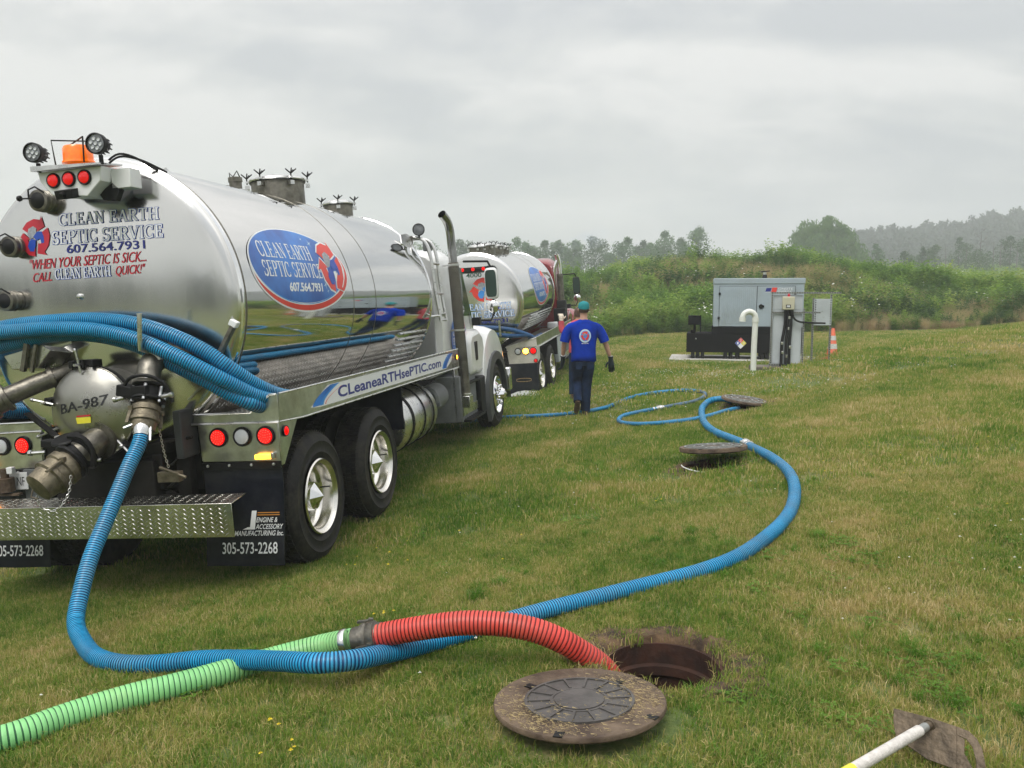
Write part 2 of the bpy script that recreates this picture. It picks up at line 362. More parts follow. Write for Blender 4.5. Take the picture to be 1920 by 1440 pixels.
def cat_rom(P, step):
    """smooth curve through points, resampled at even steps"""
    P = [np.array(p, float) for p in P]; P = [2*P[0]-P[1]]+P+[2*P[-1]-P[-2]]; out = []
    for i in range(1, len(P)-2):
        p0, p1, p2, p3 = P[i-1:i+3]; k = 24
        # centripetal
        t0 = 0; t1 = t0+max(1e-6, np.linalg.norm(p1-p0))**.5; t2 = t1+max(1e-6, np.linalg.norm(p2-p1))**.5; t3 = t2+max(1e-6, np.linalg.norm(p3-p2))**.5
        for j in range(k):
            t = t1+(t2-t1)*j/k
            A1 = (t1-t)/(t1-t0)*p0+(t-t0)/(t1-t0)*p1; A2 = (t2-t)/(t2-t1)*p1+(t-t1)/(t2-t1)*p2; A3 = (t3-t)/(t3-t2)*p2+(t-t2)/(t3-t2)*p3
            B1 = (t2-t)/(t2-t0)*A1+(t-t0)/(t2-t0)*A2; B2 = (t3-t)/(t3-t1)*A2+(t-t1)/(t3-t1)*A3
            out.append((t2-t)/(t2-t1)*B1+(t-t1)/(t2-t1)*B2)
    out.append(P[-2]); A = np.array(out); d = np.r_[0, np.cumsum(np.linalg.norm(np.diff(A, axis=0), axis=1))]
    n = max(3, int(round(d[-1]/step))); s = np.linspace(0, d[-1], n+1)
    B = np.c_[[np.interp(s, d, A[:, k]) for k in range(3)]].T
    for _ in range(2): B[1:-1] = (B[:-2]+B[1:-1]*2+B[2:])/4
    return B

# ------------------------------------------------------------------ lettering
_tc = {}
def textmesh(txt, shear=0., offset=0.):
    key = (txt, shear, offset)
    if key in _tc: return _tc[key]
    cu = bpy.data.curves.new('t', 'FONT'); cu.body = txt; cu.shear = shear; cu.offset = offset; cu.resolution_u = 3; cu.size = 1
    o = bpy.data.objects.new('t', cu); COL.objects.link(o)
    dg = bpy.context.evaluated_depsgraph_get(); me = o.evaluated_get(dg).to_mesh()
    vs = [(v.co.x, v.co.y) for v in me.vertices]; fs = [tuple(p.vertices) for p in me.polygons]
    bad = {i for i, (x_, y_) in enumerate(vs) if y_ > 1.3 or y_ < -.5 or x_ > len(txt)*1.1+1 or x_ < -1}
    if bad:     # stray points some glyphs carry
        keep_ = [i for i in range(len(vs)) if i not in bad]; mp_ = {o_: n_ for n_, o_ in enumerate(keep_)}
        fs = [tuple(mp_[i] for i in f) for f in fs if not any(i in bad for i in f)]; vs = [vs[i] for i in keep_]
    o.evaluated_get(dg).to_mesh_clear(); bpy.data.objects.remove(o); bpy.data.curves.remove(cu)
    _tc[key] = (vs, fs); return vs, fs
def put_text(mb, txt, u0, u1, v0, v1, fn, w=0., shear=0., offset=0., mi=None):
    vs, fs = textmesh(txt, shear, offset)
    xs = [a for a, b in vs]; ys = [b for a, b in vs]; ax, bx, ay, by = min(xs), max(xs), min(ys), max(ys)
    mb.add([fn(u0+(u1-u0)*(a-ax)/(bx-ax), v0+(v1-v0)*(b-ay)/(by-ay), w) for a, b in vs], fs, mi)
T_, t_ = .15, .055
def _serif(ch):
    """classical capital as strokes (x0,y0,x1,y1,w0,w1); returns strokes, advance"""
    s = []
    def L(x0, y0, x1, y1, w): s.append((x0, y0, x1, y1, w, w))
    def sf(x, y, l=.30): s.append((x-l/2, y, x+l/2, y, t_, t_))
    def arc(cx, cy, rx, ry, a0, a1, n=9, thick=None):
        for i in range(n):
            p = R(a0+(a1-a0)*i/n); q = R(a0+(a1-a0)*(i+1)/n); m = (p+q)/2
            wdt = t_+(T_-t_)*abs(math.cos(m)) if thick is None else thick(m)
            s.append((cx+rx*math.cos(p), cy+ry*math.sin(p), cx+rx*math.cos(q), cy+ry*math.sin(q), wdt, wdt))
    b, tp = .03, .97
    if ch == 'C': arc(.44, .5, .36, .47, 48, 312, 13); L(.72, .66, .72, .97, t_); L(.72, .03, .72, .30, t_*.8); adv = .86
    elif ch == 'L': L(.2, b, .2, tp, T_); sf(.2, tp); s.append((.06, b, .66, b, t_, t_)); L(.66, .0, .66, .26, t_); adv = .78
    elif ch == 'E':
        L(.2, b, .2, tp, T_); s.append((.06, b, .68, b, t_, t_)); s.append((.06, tp, .64, tp, t_, t_)); s.append((.2, .5, .52, .5, t_, t_))
        L(.68, 0, .68, .25, t_); L(.64, .76, .64, 1, t_); L(.52, .40, .52, .60, t_); adv = .80
    elif ch == 'A': L(.44, tp, .14, b, t_); L(.44, tp, .74, b, T_); s.append((.24, .34, .62, .34, t_, t_)); sf(.12, b, .24); sf(.76, b, .28); adv = .90
    elif ch == 'N': L(.18, b, .18, tp, t_); L(.18, tp, .74, b, T_); L(.74, b, .74, tp, t_); sf(.18, b, .24); sf(.12, tp, .24); sf(.74, tp, .24); adv = .92
    elif ch == 'T': L(.4, b, .4, tp, T_); sf(.4, b); s.append((.06, tp, .74, tp, t_, t_)); L(.06, .72, .06, 1, t_); L(.74, .72, .74, 1, t_); adv = .82
    elif ch == 'H': L(.2, b, .2, tp, T_); L(.74, b, .74, tp, T_); s.append((.2, .5, .74, .5, t_, t_)); [sf(x, y) for x in (.2, .74) for y in (b, tp)]; adv = .96
    elif ch == 'I': L(.2, b, .2, tp, T_); sf(.2, b); sf(.2, tp); adv = .42
    elif ch == 'V': L(.12, tp, .44, b, T_); L(.76, tp, .44, b, t_); sf(.12, tp, .28); sf(.76, tp, .24); adv = .88
    elif ch in 'PR':
        L(.2, b, .2, tp, T_); sf(.2, b); s.append((.06, tp, .4, tp, t_, t_)); s.append((.2, .5, .4, .5, t_, t_))
        arc(.4, .735, .26, .235, 90, -90, 8)
        adv = .74
        if ch == 'R': L(.42, .5, .72, b, T_); sf(.76, b, .18); adv = .88
    elif ch == 'S':
        w_ = lambda m: t_+(T_-t_)*abs(math.cos(m*1.0+.5))
        arc(.36, .74, .24, .23, 35, 250, 9, w_); arc(.36, .26, .26, .23, 70, -155, 9, w_)
        L(.58, .74, .58, .98, t_); L(.11, .02, .11, .28, t_); adv = .72
    else: adv = .38
    return s, adv
def patch(mb, q, fn, w, mi=None, n=1, m=1):
    """a flat quad laid on a curved surface in n x m pieces"""
    g = []
    for j in range(m+1):
        for i in range(n+1):
            s_, t_ = i/n, j/m; u = (1-s_)*(1-t_)*q[0][0]+s_*(1-t_)*q[1][0]+s_*t_*q[2][0]+(1-s_)*t_*q[3][0]; v = (1-s_)*(1-t_)*q[0][1]+s_*(1-t_)*q[1][1]+s_*t_*q[2][1]+(1-s_)*t_*q[3][1]; g.append(fn(u, v, w))
    mb.add(g, [(j*(n+1)+i, j*(n+1)+i+1, (j+1)*(n+1)+i+1, (j+1)*(n+1)+i) for j in range(m) for i in range(n)], mi)
def put_serif(mb, txt, u0, u1, v0, v1, fn, w=0., grow=0., mi=None, shear=0., track=.0):
    tot = 0; items = []
    for ch in txt: s, a = _serif(ch); items.append((s, tot)); tot += a+track
    tot -= track; sx = (u1-u0)/tot; sy = (v1-v0); k = 0
    for s, o in items:
        if not s: mb.mark()
        for (x0, y0, x1, y1, w0, w1) in s:
            dx, dy = x1-x0, y1-y0; L = math.hypot(dx, dy) or 1; dx /= L; dy /= L
            e = grow; x0 -= dx*e; y0 -= dy*e; x1 += dx*e; y1 += dy*e
            h0 = w0/2+grow; h1 = w1/2+grow; q = [(x0-dy*h0, y0+dx*h0), (x0+dy*h0, y0-dx*h0), (x1+dy*h1, y1-dx*h1), (x1-dy*h1, y1+dx*h1)]
            k += 1
            patch(mb, [(u0+(o+a+shear*b)*sx, v0+b*sy) for a, b in q], fn, w+(k % 7)*.00006, mi, 1, max(1, int(abs(y1-y0)*sy/.025)))
def recycle(mbs, cu, cv, ru, rv, fn, w):
    """three bent arrows chasing each other; mbs = (white, red, grey, blue)"""
    wh, rd, gy, bl = mbs
    def arrow(mb, rot, grow, ww):
        def P(a, r): a = R(a+rot); return (cu+ru*r*math.cos(a), cv+rv*r*math.sin(a))
        angs = [148, 122, 92, 66]; ri, ro = .50-grow, 1.0+grow
        for i in range(len(angs)-1):
            a, b = angs[i], angs[i+1]; patch(mb, [P(a, ri), P(b, ri), P(b, ro), P(a, ro)], fn, ww, None, 5, 5)
        A, B, C_ = P(67, .34-grow*1.5), P(38-grow*60, .86), P(67, 1.22+grow); patch(mb, [A, B, B, C_], fn, ww+.0003, None, 5, 5)
    for k in range(3):
        if wh: arrow(wh, 120*k, .07, w)
        arrow(rd, 120*k, 0, w+.001)
    def blob(mb, pts, ww):
        ca = sum(a for a, b in pts)/len(pts); cb = sum(b for a, b in pts)/len(pts)
        for (a0, b0), (a1, b1) in zip(pts, pts[1:]+pts[:1]): patch(mb, [(cu+ru*ca, cv+rv*cb), (cu+ru*a0, cv+rv*b0), (cu+ru*a1, cv+rv*b1), (cu+ru*ca, cv+rv*cb)], fn, ww, None, 3, 3)
    blob(gy, [(-.50, .18), (-.42, .50), (-.10, .62), (.12, .50), (.10, .22), (-.08, .02), (-.34, -.04)], w+.0016)
    blob(bl, [(-.10, .06), (.16, .30), (.48, .30), (.60, .02), (.62, -.30), (.44, -.34), (.38, -.06), (.1, -.16)], w+.0021)
    blob(bl, [(-.22, -.04), (.06, -.14), (.02, -.44), (-.10, -.72), (-.36, -.70), (-.50, -.42), (-.40, -.18)], w+.0026)
    if wh: blob(wh, [(.06, -.20), (.28, -.16), (.30, -.36), (.08, -.70)], w+.0031)
CTRL=[(0.0, 0.0, 0.0), (-2.0, 0.0, -0.15), (3.0, 0.0, 0.15), (0.0, -12.0, -0.1), (12.0, -12.0, 0.6), (-14.0, -14.0, -1.2), (30.0, -20.0, 2.0), (-30.0, -20.0, -2.5), (-25.0, 10.0, -2.2), (-25.0, 40.0, -1.2), (-3.837, 6.872, -0.664), (-1.486, 6.418, -0.496), (-3.577, 8.217, -0.66), (-1.227, 7.763, -0.493), (-0.192, 13.124, -0.479), (-2.543, 13.578, -0.646), (-4.121, 5.399, -0.668), (-1.998, 10.082, -0.571), (-1.642, 19.015, -0.817), (0.694, 18.484, -0.662), (0.992, 19.82, -0.59), (-0.161, 25.642, -0.459), (2.175, 25.111, -0.304), (0.27, 3.2, -0.078), (-0.681, 3.9, -0.184), (-1.731, 3.9, -0.238), (1.508, 3.0, -0.112), (2.001, 8.2, -0.07), (3.393, 12.06, -0.06), (1.15, 13.1, -0.289), (4.716, 16.2, 0.026), (4.646, 21.3, 0.028), (7.59, 21.0, 0.023), (5.77, 17.5, 0.002), (6.017, 15.0, 0.357), (8.01, 17.0, 0.543), (10.902, 20.0, 0.64), (16.406, 27.0, 0.53), (16.205, 30.0, 0.391), (13.315, 30.0, 0.314), (10.077, 29.0, 0.245), (7.28, 29.0, 0.171), (4.634, 30.0, 0.121), (2.395, 31.0, -0.008), (6.518, 12.0, 0.481), (4.375, 8.0, 0.331), (2.938, 5.0, 0.139), (1.257, 5.6, -0.036), (4.413, 17.5, -0.032), (2.947, 19.0, -0.048), (2.09, 17.0, -0.118), (45.0, 30.0, 4.0), (45.0, 0.0, 4.0), (-6.0, 40.0, 0.3), (10.0, 50.0, 1.9), (30.0, 50.0, 2.6), (-30.0, 60.0, 0.0), (60.0, 60.0, 4.0)]
RA=[[0.97946, 0.18948, -0.06902], [-0.18919, 0.98188, 0.01071], [0.0698, 0.00257, 0.99756]]
TA=[-2.6624, 6.6451, -0.57]
RB=[[0.97316, 0.21777, -0.07443], [-0.22093, 0.97458, -0.0372], [0.06443, 0.05265, 0.99653]]
TB=[-0.4748, 18.7491, -0.7294]
HOSE_MAIN=[(-2.396, 5.317, 0.757), (-2.389, 5.245, 0.664), (-2.415, 5.149, 0.545), (-2.436, 5.029, 0.402), (-2.458, 4.872, 0.226), (-2.473, 4.74, 0.086), (-2.458, 4.572, -0.079), (-2.426, 4.44, -0.199), (-2.282, 4.248, -0.248), (-2.105, 4.047, -0.234), (-1.933, 3.943, -0.217), (-1.723, 3.886, -0.191), (-1.524, 3.847, -0.154), (-1.28, 3.74, -0.103), (-1.038, 3.597, -0.045), (-0.849, 3.512, -0.014), (-0.715, 3.551, -0.019), (-0.574, 3.719, -0.059), (-0.369, 3.936, -0.096), (-0.084, 4.18, -0.108), (0.173, 4.329, -0.094), (0.477, 4.473, -0.073), (0.797, 4.615, -0.047), (1.101, 4.741, -0.017), (1.368, 4.917, 0.013), (1.659, 5.235, 0.053), (1.923, 5.636, 0.087), (2.151, 6.181, 0.106), (2.338, 6.837, 0.108), (2.452, 7.655, 0.082), (2.494, 8.684, 0.028)]
HOSE_MID=[(2.494, 8.684, 0.028), (2.485, 9.295, -0.009), (2.475, 9.866, -0.043), (2.531, 10.651, -0.075), (2.713, 11.721, -0.09), (2.911, 12.452, -0.048), (3.083, 12.669, 0.006), (3.262, 12.634, 0.027), (3.377, 12.539, -0.01)]
HOSE_FAR=[(3.332, 12.071, -0.037), (3.1, 11.869, -0.049), (2.833, 11.619, -0.075), (2.524, 11.414, -0.105), (2.15, 11.393, -0.147), (1.798, 11.509, -0.188), (1.606, 11.752, -0.21), (1.565, 12.032, -0.214), (1.693, 12.397, -0.195), (1.962, 12.58, -0.164), (2.299, 12.732, -0.127)]
HOSE_FAR2=[(2.299, 12.732, -0.127), (2.589, 12.863, -0.094), (2.868, 12.997, -0.061), (3.085, 13.284, -0.028), (3.195, 13.613, -0.006), (3.166, 13.958, -0.001), (2.906, 14.236, -0.024), (2.5, 14.284, -0.067), (2.158, 14.161, -0.108), (1.834, 13.788, -0.153), (1.513, 13.314, -0.197), (1.197, 13.162, -0.237), (0.773, 13.215, -0.296), (0.35, 13.46, -0.358), (-0.089, 13.738, -0.417), (-0.358, 13.769, -0.448), (-0.714, 13.707, -0.484)]
HOSE_GREEN=[(-2.321, 3.045, -0.193), (-2.148, 3.099, -0.175), (-2.017, 3.163, -0.164), (-1.879, 3.308, -0.158), (-1.681, 3.461, -0.148), (-1.492, 3.572, -0.142), (-1.321, 3.707, -0.142), (-1.139, 3.857, -0.145), (-0.94, 3.899, -0.107), (-0.797, 3.841, -0.055), (-0.688, 3.752, -0.001)]
HOSE_RED=[(-0.646, 3.74, 0.012), (-0.549, 3.73, 0.035), (-0.397, 3.71, 0.069), (-0.222, 3.69, 0.097), (-0.049, 3.67, 0.1), (0.098, 3.66, 0.077), (0.221, 3.66, 0.028), (0.333, 3.68, -0.047), (0.42, 3.72, -0.127), (0.481, 3.76, -0.225), (0.505, 3.77, -0.42), (0.54, 3.75, -0.95)]
TH1=[(-1.237, -1.0, 1.903), (-0.89, -0.98, 1.958), (-0.541, -0.97, 2.003), (-0.213, -0.95, 2.015), (0.122, -0.95, 2.005), (0.472, -0.96, 1.946), (0.715, -0.95, 1.851), (0.909, -0.9, 1.728), (1.027, -0.85, 1.616), (1.13, -0.7, 1.477)]
TH2=[(-1.147, -1.08, 1.941), (-0.801, -1.07, 1.964), (-0.465, -1.06, 1.965), (-0.128, -1.06, 1.962), (0.198, -1.06, 1.931), (0.529, -1.06, 1.84), (0.759, -1.04, 1.725), (0.943, -0.98, 1.603), (1.044, -0.9, 1.517), (1.148, -0.75, 1.403)]
TH3=[(-1.283, -0.98, 1.751), (-0.912, -0.98, 1.815), (-0.559, -0.97, 1.881), (-0.217, -0.96, 1.923), (0.109, -0.95, 1.903), (0.454, -0.96, 1.802), (0.693, -0.95, 1.661), (0.899, -0.92, 1.538), (1.019, -0.87, 1.442), (1.139, -0.78, 1.352)]
P_COVER1=(0.271, 3.211, -0.079)
P_HOLE1=(0.701, 3.688, -0.094)
P_COVER3=(2.001, 8.199, -0.069)
P_COVER2=(3.442, 12.239, -0.052)
P_PIPE=(4.72, 16.142, 0.032)
P_CONE=(7.301, 18.853, 0.172)
P_MAN=(1.134, 13.115, -0.291)
P_HOE=[(1.447, 2.994, 0.028), (1.603, 2.85, 0.035), (1.627, 2.754, 0.029), (1.583, 2.92, -0.008), (1.168, 2.598, 0.043), (0.967, 2.36, 0.118), (1.467, 3.0, -0.112), (1.678, 2.803, -0.101)]
# ------------------------------------------------------------------ ground shape
_P = np.array(CTRL)
def _tps():
    P = _P; n = len(P); d = np.hypot(P[:, None, 0]-P[None, :, 0], P[:, None, 1]-P[None, :, 1])
    K = np.where(d > 0, d*d*np.log(d+1e-12), 0)+.02*np.eye(n); Q = np.c_[np.ones(n), P[:, :2]]
    return np.linalg.solve(np.block([[K, Q], [Q.T, np.zeros((3, 3))]]), np.r_[P[:, 2], 0, 0, 0])
_W = _tps()
def sstep(t): t = np.clip(t, 0, 1); return t*t*(3-2*t)
_CX = [-40, -8, 0, 2.7, 5.1, 9.2, 13.3, 17.3, 20, 24, 26, 40, 80]; _CZ = [.6, 1.2, 1.5, 1.8, 2.1, 2.75, 2.95, 2.3, 1.9, 1.55, 1.5, 1.8, 2.8]
def tps(x, y):
    x = np.clip(x, -30, 60); y = np.clip(y, -20, 31); z = _W[-3]+_W[-2]*x+_W[-1]*y
    for i in range(len(_P)):
        d2 = (x-_P[i, 0])**2+(y-_P[i, 1])**2; z = z+_W[i]*.5*d2*np.log(d2+1e-12)
    return z
def hz(x, y):
    """height of the ground at x, y (arrays or numbers)"""
    x = np.asarray(x, float); y = np.asarray(y, float)
    z = tps(x, y)
    edge = 30+.5*np.sin(x*.35)+.25*np.sin(x*1.1+1)
    crest = np.interp(x, _CX, _CZ)+.25*np.sin(x*.55)*np.cos(y*.2)
    t = sstep((y-edge)/12.)
    z = z*(1-t)+crest*t
    fall = sstep((y-45)/25.)*(.9); z = z-fall*(y > 42)
    k = .045*sstep((x/np.maximum(y, 1)-.36)/.16)
    z = z+np.maximum(y-62, 0)*k
    return z
def hz1(x, y): return float(hz(np.array([x]), np.array([y]))[0])
HOLES = [(P_HOLE1[0], P_HOLE1[1], .275), (P_COVER3[0]-.04, P_COVER3[1]-.24, .29), (P_COVER2[0]+.10, P_COVER2[1]+.05, .30)]
def axis(lo, hi, core0, core1, st, g=1.13):
    a = list(np.arange(core0, core1+1e-6, st)); d = st; v = core0; left = []
    while v > lo: d *= g; v -= d; left.append(v)
    v = core1; d = st; right = []
    while v < hi: d *= g; v += d; right.append(v)
    return np.array(left[::-1]+a+right)
ax_x = axis(-420, 620, -4, 7, .11, 1.075); ax_y = axis(-300, 620, 1.5, 15, .11, 1.06)
X, Y = np.meshgrid(ax_x, ax_y); Z = hz(X, Y)
rngb = np.random.RandomState(3)
near = (np.hypot(X-1, Y-6) < 14)
Z = Z+near*(.012*np.sin(X*3.1+Y*1.7)*np.cos(Y*2.3-X)+.006*np.sin(X*8.3)*np.sin(Y*7.1))
ny, nx = X.shape
vs = np.c_[X.ravel(), Y.ravel(), Z.ravel()]
ins = np.zeros(len(vs), bool)
for (cx, cy, r) in HOLES: ins |= np.hypot(vs[:, 0]-cx, vs[:, 1]-cy) < r+.01
idx = np.arange(nx*ny).reshape(ny, nx)
q = np.stack([idx[:-1, :-1], idx[:-1, 1:], idx[1:, 1:], idx[1:, :-1]], -1).reshape(-1, 4)
q = q[~ins[q].any(1)]
def ground_mat():
    m = bpy.data.materials.new('lawn_soil'); m.use_nodes = True; t = m.node_tree; b = t.nodes['Principled BSDF']; b.inputs['Roughness'].default_value = .95
    g = t.nodes.new('ShaderNodeNewGeometry')
    def noise(sc, de, ro=.6):
        n = t.nodes.new('ShaderNodeTexNoise'); n.inputs['Scale'].default_value = sc; n.inputs['Detail'].default_value = de; n.inputs['Roughness'].default_value = ro
        t.links.new(g.outputs['Position'], n.inputs['Vector']); return n.outputs['Fac']
    a = noise(.6, 5); f = noise(22, 6, .7)
    m1 = t.nodes.new('ShaderNodeMath'); m1.operation = 'MULTIPLY'; m1.inputs[1].default_value = .55; t.links.new(a, m1.inputs[0])
    m2 = t.nodes.new('ShaderNodeMath'); m2.operation = 'MULTIPLY_ADD'; m2.inputs[1].default_value = .45; t.links.new(f, m2.inputs[0]); t.links.new(m1.outputs[0], m2.inputs[2])
    rp = t.nodes.new('ShaderNodeValToRGB'); e = rp.color_ramp.elements
    e[0].position = .36; e[0].color = (.045, .075, .018, 1); e[1].position = .66; e[1].color = (.32, .25, .12, 1)
    k = e.new(.48); k.color = (.10, .14, .032, 1); k = e.new(.56); k.color = (.17, .17, .06, 1)
    t.links.new(m2.outputs[0], rp.inputs[0]); t.links.new(rp.outputs[0], b.inputs['Base Color'])
    bp = t.nodes.new('ShaderNodeBump'); bp.inputs['Strength'].default_value = .7; bp.inputs['Distance'].default_value = .03
    t.links.new(f, bp.inputs['Height']); t.links.new(bp.outputs[0], b.inputs['Normal'])
    return m
M['lawn'] = ground_mat()
me = bpy.data.meshes.new('ground'); me.from_pydata(vs.tolist(), [], q.tolist()); me.materials.append(M['lawn'])
me.polygons.foreach_set('use_smooth', [True]*len(me.polygons)); me.update()
ground = bpy.data.objects.new('ground', me); COL.objects.link(ground); ground['kind'] = 'structure'

# rims of bare earth round the openings, brought down into the shafts
def soil_ring(cx, cy, r, wd, name):
    mb = MB(); n = 64; rings = []
    for j, (rr, dz) in enumerate([(r, -.10), (r+.004, -.03), (r+.03, .012), (r+.10, .022), (r+wd*.6, .016), (r+wd, .004)]):
        ring = []
        for k in range(n):
            a = 2*PI*k/n; q_ = rr+(.02*math.sin(3*a+1)+.018*math.sin(7*a)+.012*math.sin(13*a+2))*(j/5.)**1.0*(1 if j > 1 else .2)
            x, y = cx+q_*math.cos(a), cy+q_*math.sin(a)
            z = hz1(x, y)+dz+(.010*math.sin(17*a+j*2)*math.cos(9*a+j) if 1 < j < 5 else 0)
            ring.append((x, y, z))
        rings.append(ring)
    mb.loft(rings, caps=False)
    return mb.build(name, 'soil', kind='structure', angle=60)
soil_ring(*HOLES[0][:2], HOLES[0][2], .20, 'bare_ground')
soil_ring(*HOLES[1][:2], HOLES[1][2], .18, 'bare_ground')
soil_ring(*HOLES[2][:2], HOLES[2][2], .22, 'bare_ground')

# ------------------------------------------------------------------ scattering of grass and weeds
def src(name, mb_list, mats):
    c = bpy.data.collections.new(name)
    for i, mb in enumerate(mb_list):
        me = mb.mesh(name, mats, smooth=False); o = bpy.data.objects.new(name+'_piece', me); c.objects.link(o)
    return c
def scatter(name, pts, rot, sc, coll, nvar, label=None, cat=None, kind='stuff'):
    me = bpy.data.meshes.new(name); me.from_pydata([tuple(p) for p in pts], [], [])
    n = len(pts)
    a = me.attributes.new('rot', 'FLOAT_VECTOR', 'POINT'); a.data.foreach_set('vector', np.asarray(rot, float).ravel())
    a = me.attributes.new('sc', 'FLOAT_VECTOR', 'POINT'); a.data.foreach_set('vector', np.asarray(sc, float).ravel())
    a = me.attributes.new('idx', 'INT', 'POINT'); a.data.foreach_set('value', np.random.randint(0, nvar, n).astype(np.int32))
    o = bpy.data.objects.new(name, me); COL.objects.link(o); o['kind'] = kind
    if label: o['label'] = label
    if cat: o['category'] = cat
    ng = bpy.data.node_groups.new(name, 'GeometryNodeTree')
    ng.interface.new_socket('Geometry', in_out='INPUT', socket_type='NodeSocketGeometry'); ng.interface.new_socket('Geometry', in_out='OUTPUT', socket_type='NodeSocketGeometry')
    gi = ng.nodes.new('NodeGroupInput'); go = ng.nodes.new('NodeGroupOutput'); iop = ng.nodes.new('GeometryNodeInstanceOnPoints')
    ci = ng.nodes.new('GeometryNodeCollectionInfo'); ci.inputs[0].default_value = coll; ci.inputs[1].default_value = True; ci.inputs[2].default_value = True
    def att(nm, ty):
        x = ng.nodes.new('GeometryNodeInputNamedAttribute'); x.data_type = ty; x.inputs[0].default_value = nm; return x.outputs[0]
    ng.links.new(gi.outputs[0], iop.inputs['Points']); ng.links.new(ci.outputs[0], iop.inputs['Instance'])
    iop.inputs['Pick Instance'].default_value = True
    ng.links.new(att('idx', 'INT'), iop.inputs['Instance Index']); ng.links.new(att('rot', 'FLOAT_VECTOR'), iop.inputs['Rotation']); ng.links.new(att('sc', 'FLOAT_VECTOR'), iop.inputs['Scale'])
    ng.links.new(iop.outputs[0], go.inputs[0])
    md = o.modifiers.new('scatter', 'NODES'); md.node_group = ng
    return o
def blade(mb, rnd, x, y, h, w, lean, mi=0):
    a = rnd.uniform(0, 2*PI); b = rnd.uniform(0, 2*PI); dx, dy = math.cos(a)*w/2, math.sin(a)*w/2; lx, ly = math.cos(b)*lean*h, math.sin(b)*lean*h
    p = [(x-dx, y-dy, -.01), (x+dx, y+dy, -.01), (x+dx*.8+lx*.35, y+dy*.8+ly*.35, h*.55), (x-dx*.8+lx*.35, y-dy*.8+ly*.35, h*.55), (x+lx, y+ly, h*(1-.25*lean))]
    mb.add(p, [(0, 1, 2, 3), (3, 2, 4)], mi)
def grass_clumps(name, nv, nb, rad, h0, h1, w, lean, seed, mats, fr=.3):
    rnd = random.Random(seed); L = []
    for _ in range(nv):
        mb = MB()
        for _ in range(nb):
            a = rnd.uniform(0, 2*PI); r = rad*math.sqrt(rnd.random()); blade(mb, rnd, r*math.cos(a), r*math.sin(a), rnd.uniform(h0, h1), w*rnd.uniform(.7, 1.3), rnd.uniform(.1, lean), 1 if rnd.random() < fr else 0)
        L.append(mb)
    return src(name, L, mats)
M['grass'] = vegmat('grass_blade', [(.085, .185, .020), (.145, .265, .032), (.250, .325, .055), (.40, .365, .11), (.54, .43, .20)], .75, 7., .5, drift=True)
M['grassdry'] = vegmat('dry_grass_blade', [(.30, .33, .08), (.46, .40, .14), (.64, .51, .25), (.74, .62, .37)], .75, 9., .45, drift=True)
M['grassdeep'] = vegmat('fresh_grass_blade', [(.085, .20, .02), (.13, .27, .03), (.19, .33, .05)], 1.2, 9., .5)
gc1 = grass_clumps('grass_tuft', 7, 52, .075, .014, .042, .0033, 1.3, 1, ['grass', 'grassdry'], .36)
gc2 = grass_clumps('grass_tuft_mid', 6, 90, .20, .018, .046, .0065, .95, 2, ['grass', 'grassdry'], .24)
gc3 = grass_clumps('grass_tuft_far', 5, 130, .55, .015, .045, .014, .9, 3, ['grass', 'grassdry'], .10)
rs = np.random.RandomState(11)
def wedge(y0, y1, dens, margin=3.0):
    """points on the ground between two distances, inside what the camera can see plus a margin"""
    xl, xr = -.66, .66; A = (y1**2-y0**2)/2*(xr-xl)+margin*2*(y1-y0); n = int(A*dens)
    y = np.sqrt(rs.uniform(y0**2, y1**2, n)); x = rs.uniform(0, 1, n); x = (xl*y-margin)+x*((xr-xl)*y+2*margin)
    return x, y
COVERS = [(P_COVER1[0], P_COVER1[1]-.045, .335)]
def keep(x, y):
    k = np.ones(len(x), bool)
    for cx, cy, r in HOLES: k &= np.hypot(x-cx, y-cy) > r+.012+rs.uniform(0, .10, len(x))**1.0*(rs.uniform(0, 1, len(x)) < .8)
    for cx, cy, r in COVERS: k &= np.hypot(x-cx, y-cy) > r
    k &= ~((x > 3.85) & (x < 8.0) & (y > 19.6) & (y < 22.3)); k &= ~((x > 5.1) & (x < 7.1) & (y > 17.3) & (y < 19.0))
    k &= y < 30.2+.5*np.sin(x*.35)+.25*np.sin(x*1.1+1)
    return k
def lawn_scatter(name, y0, y1, dens, coll, nv, s0, s1, label):
    x, y = wedge(y0, y1, dens); k = keep(x, y); x, y = x[k], y[k]
    z = hz(x, y)+(np.hypot(x-1, y-6) < 14)*(.012*np.sin(x*3.1+y*1.7)*np.cos(y*2.3-x)+.006*np.sin(x*8.3)*np.sin(y*7.1))
    n = len(x); rot = np.c_[rs.uniform(-.12, .12, n), rs.uniform(-.12, .12, n), rs.uniform(0, 6.28, n)]
    patch = .55+.45*np.clip(.5+.9*np.sin(x*1.3+2*np.sin(y*.7))*np.cos(y*1.1+x*.4), 0, 1)
    s = rs.uniform(s0, s1, n)
    scatter(name, np.c_[x, y, z], rot, np.c_[s, s, s*(.75+.6*patch)], coll, nv, label, 'grass')
lawn_scatter('lawn_grass', 1.6, 6.5, 520, gc1, 7, .8, 1.25, 'short mown green and straw coloured grass in the foreground')
lawn_scatter('lawn_grass', 6.5, 13, 85, gc2, 6, .8, 1.2, 'mown grass around the trucks and hoses')
lawn_scatter('lawn_grass', 13, 32, 16, gc3, 5, .8, 1.2, 'mown grass of the far lawn up to the weedy bank')
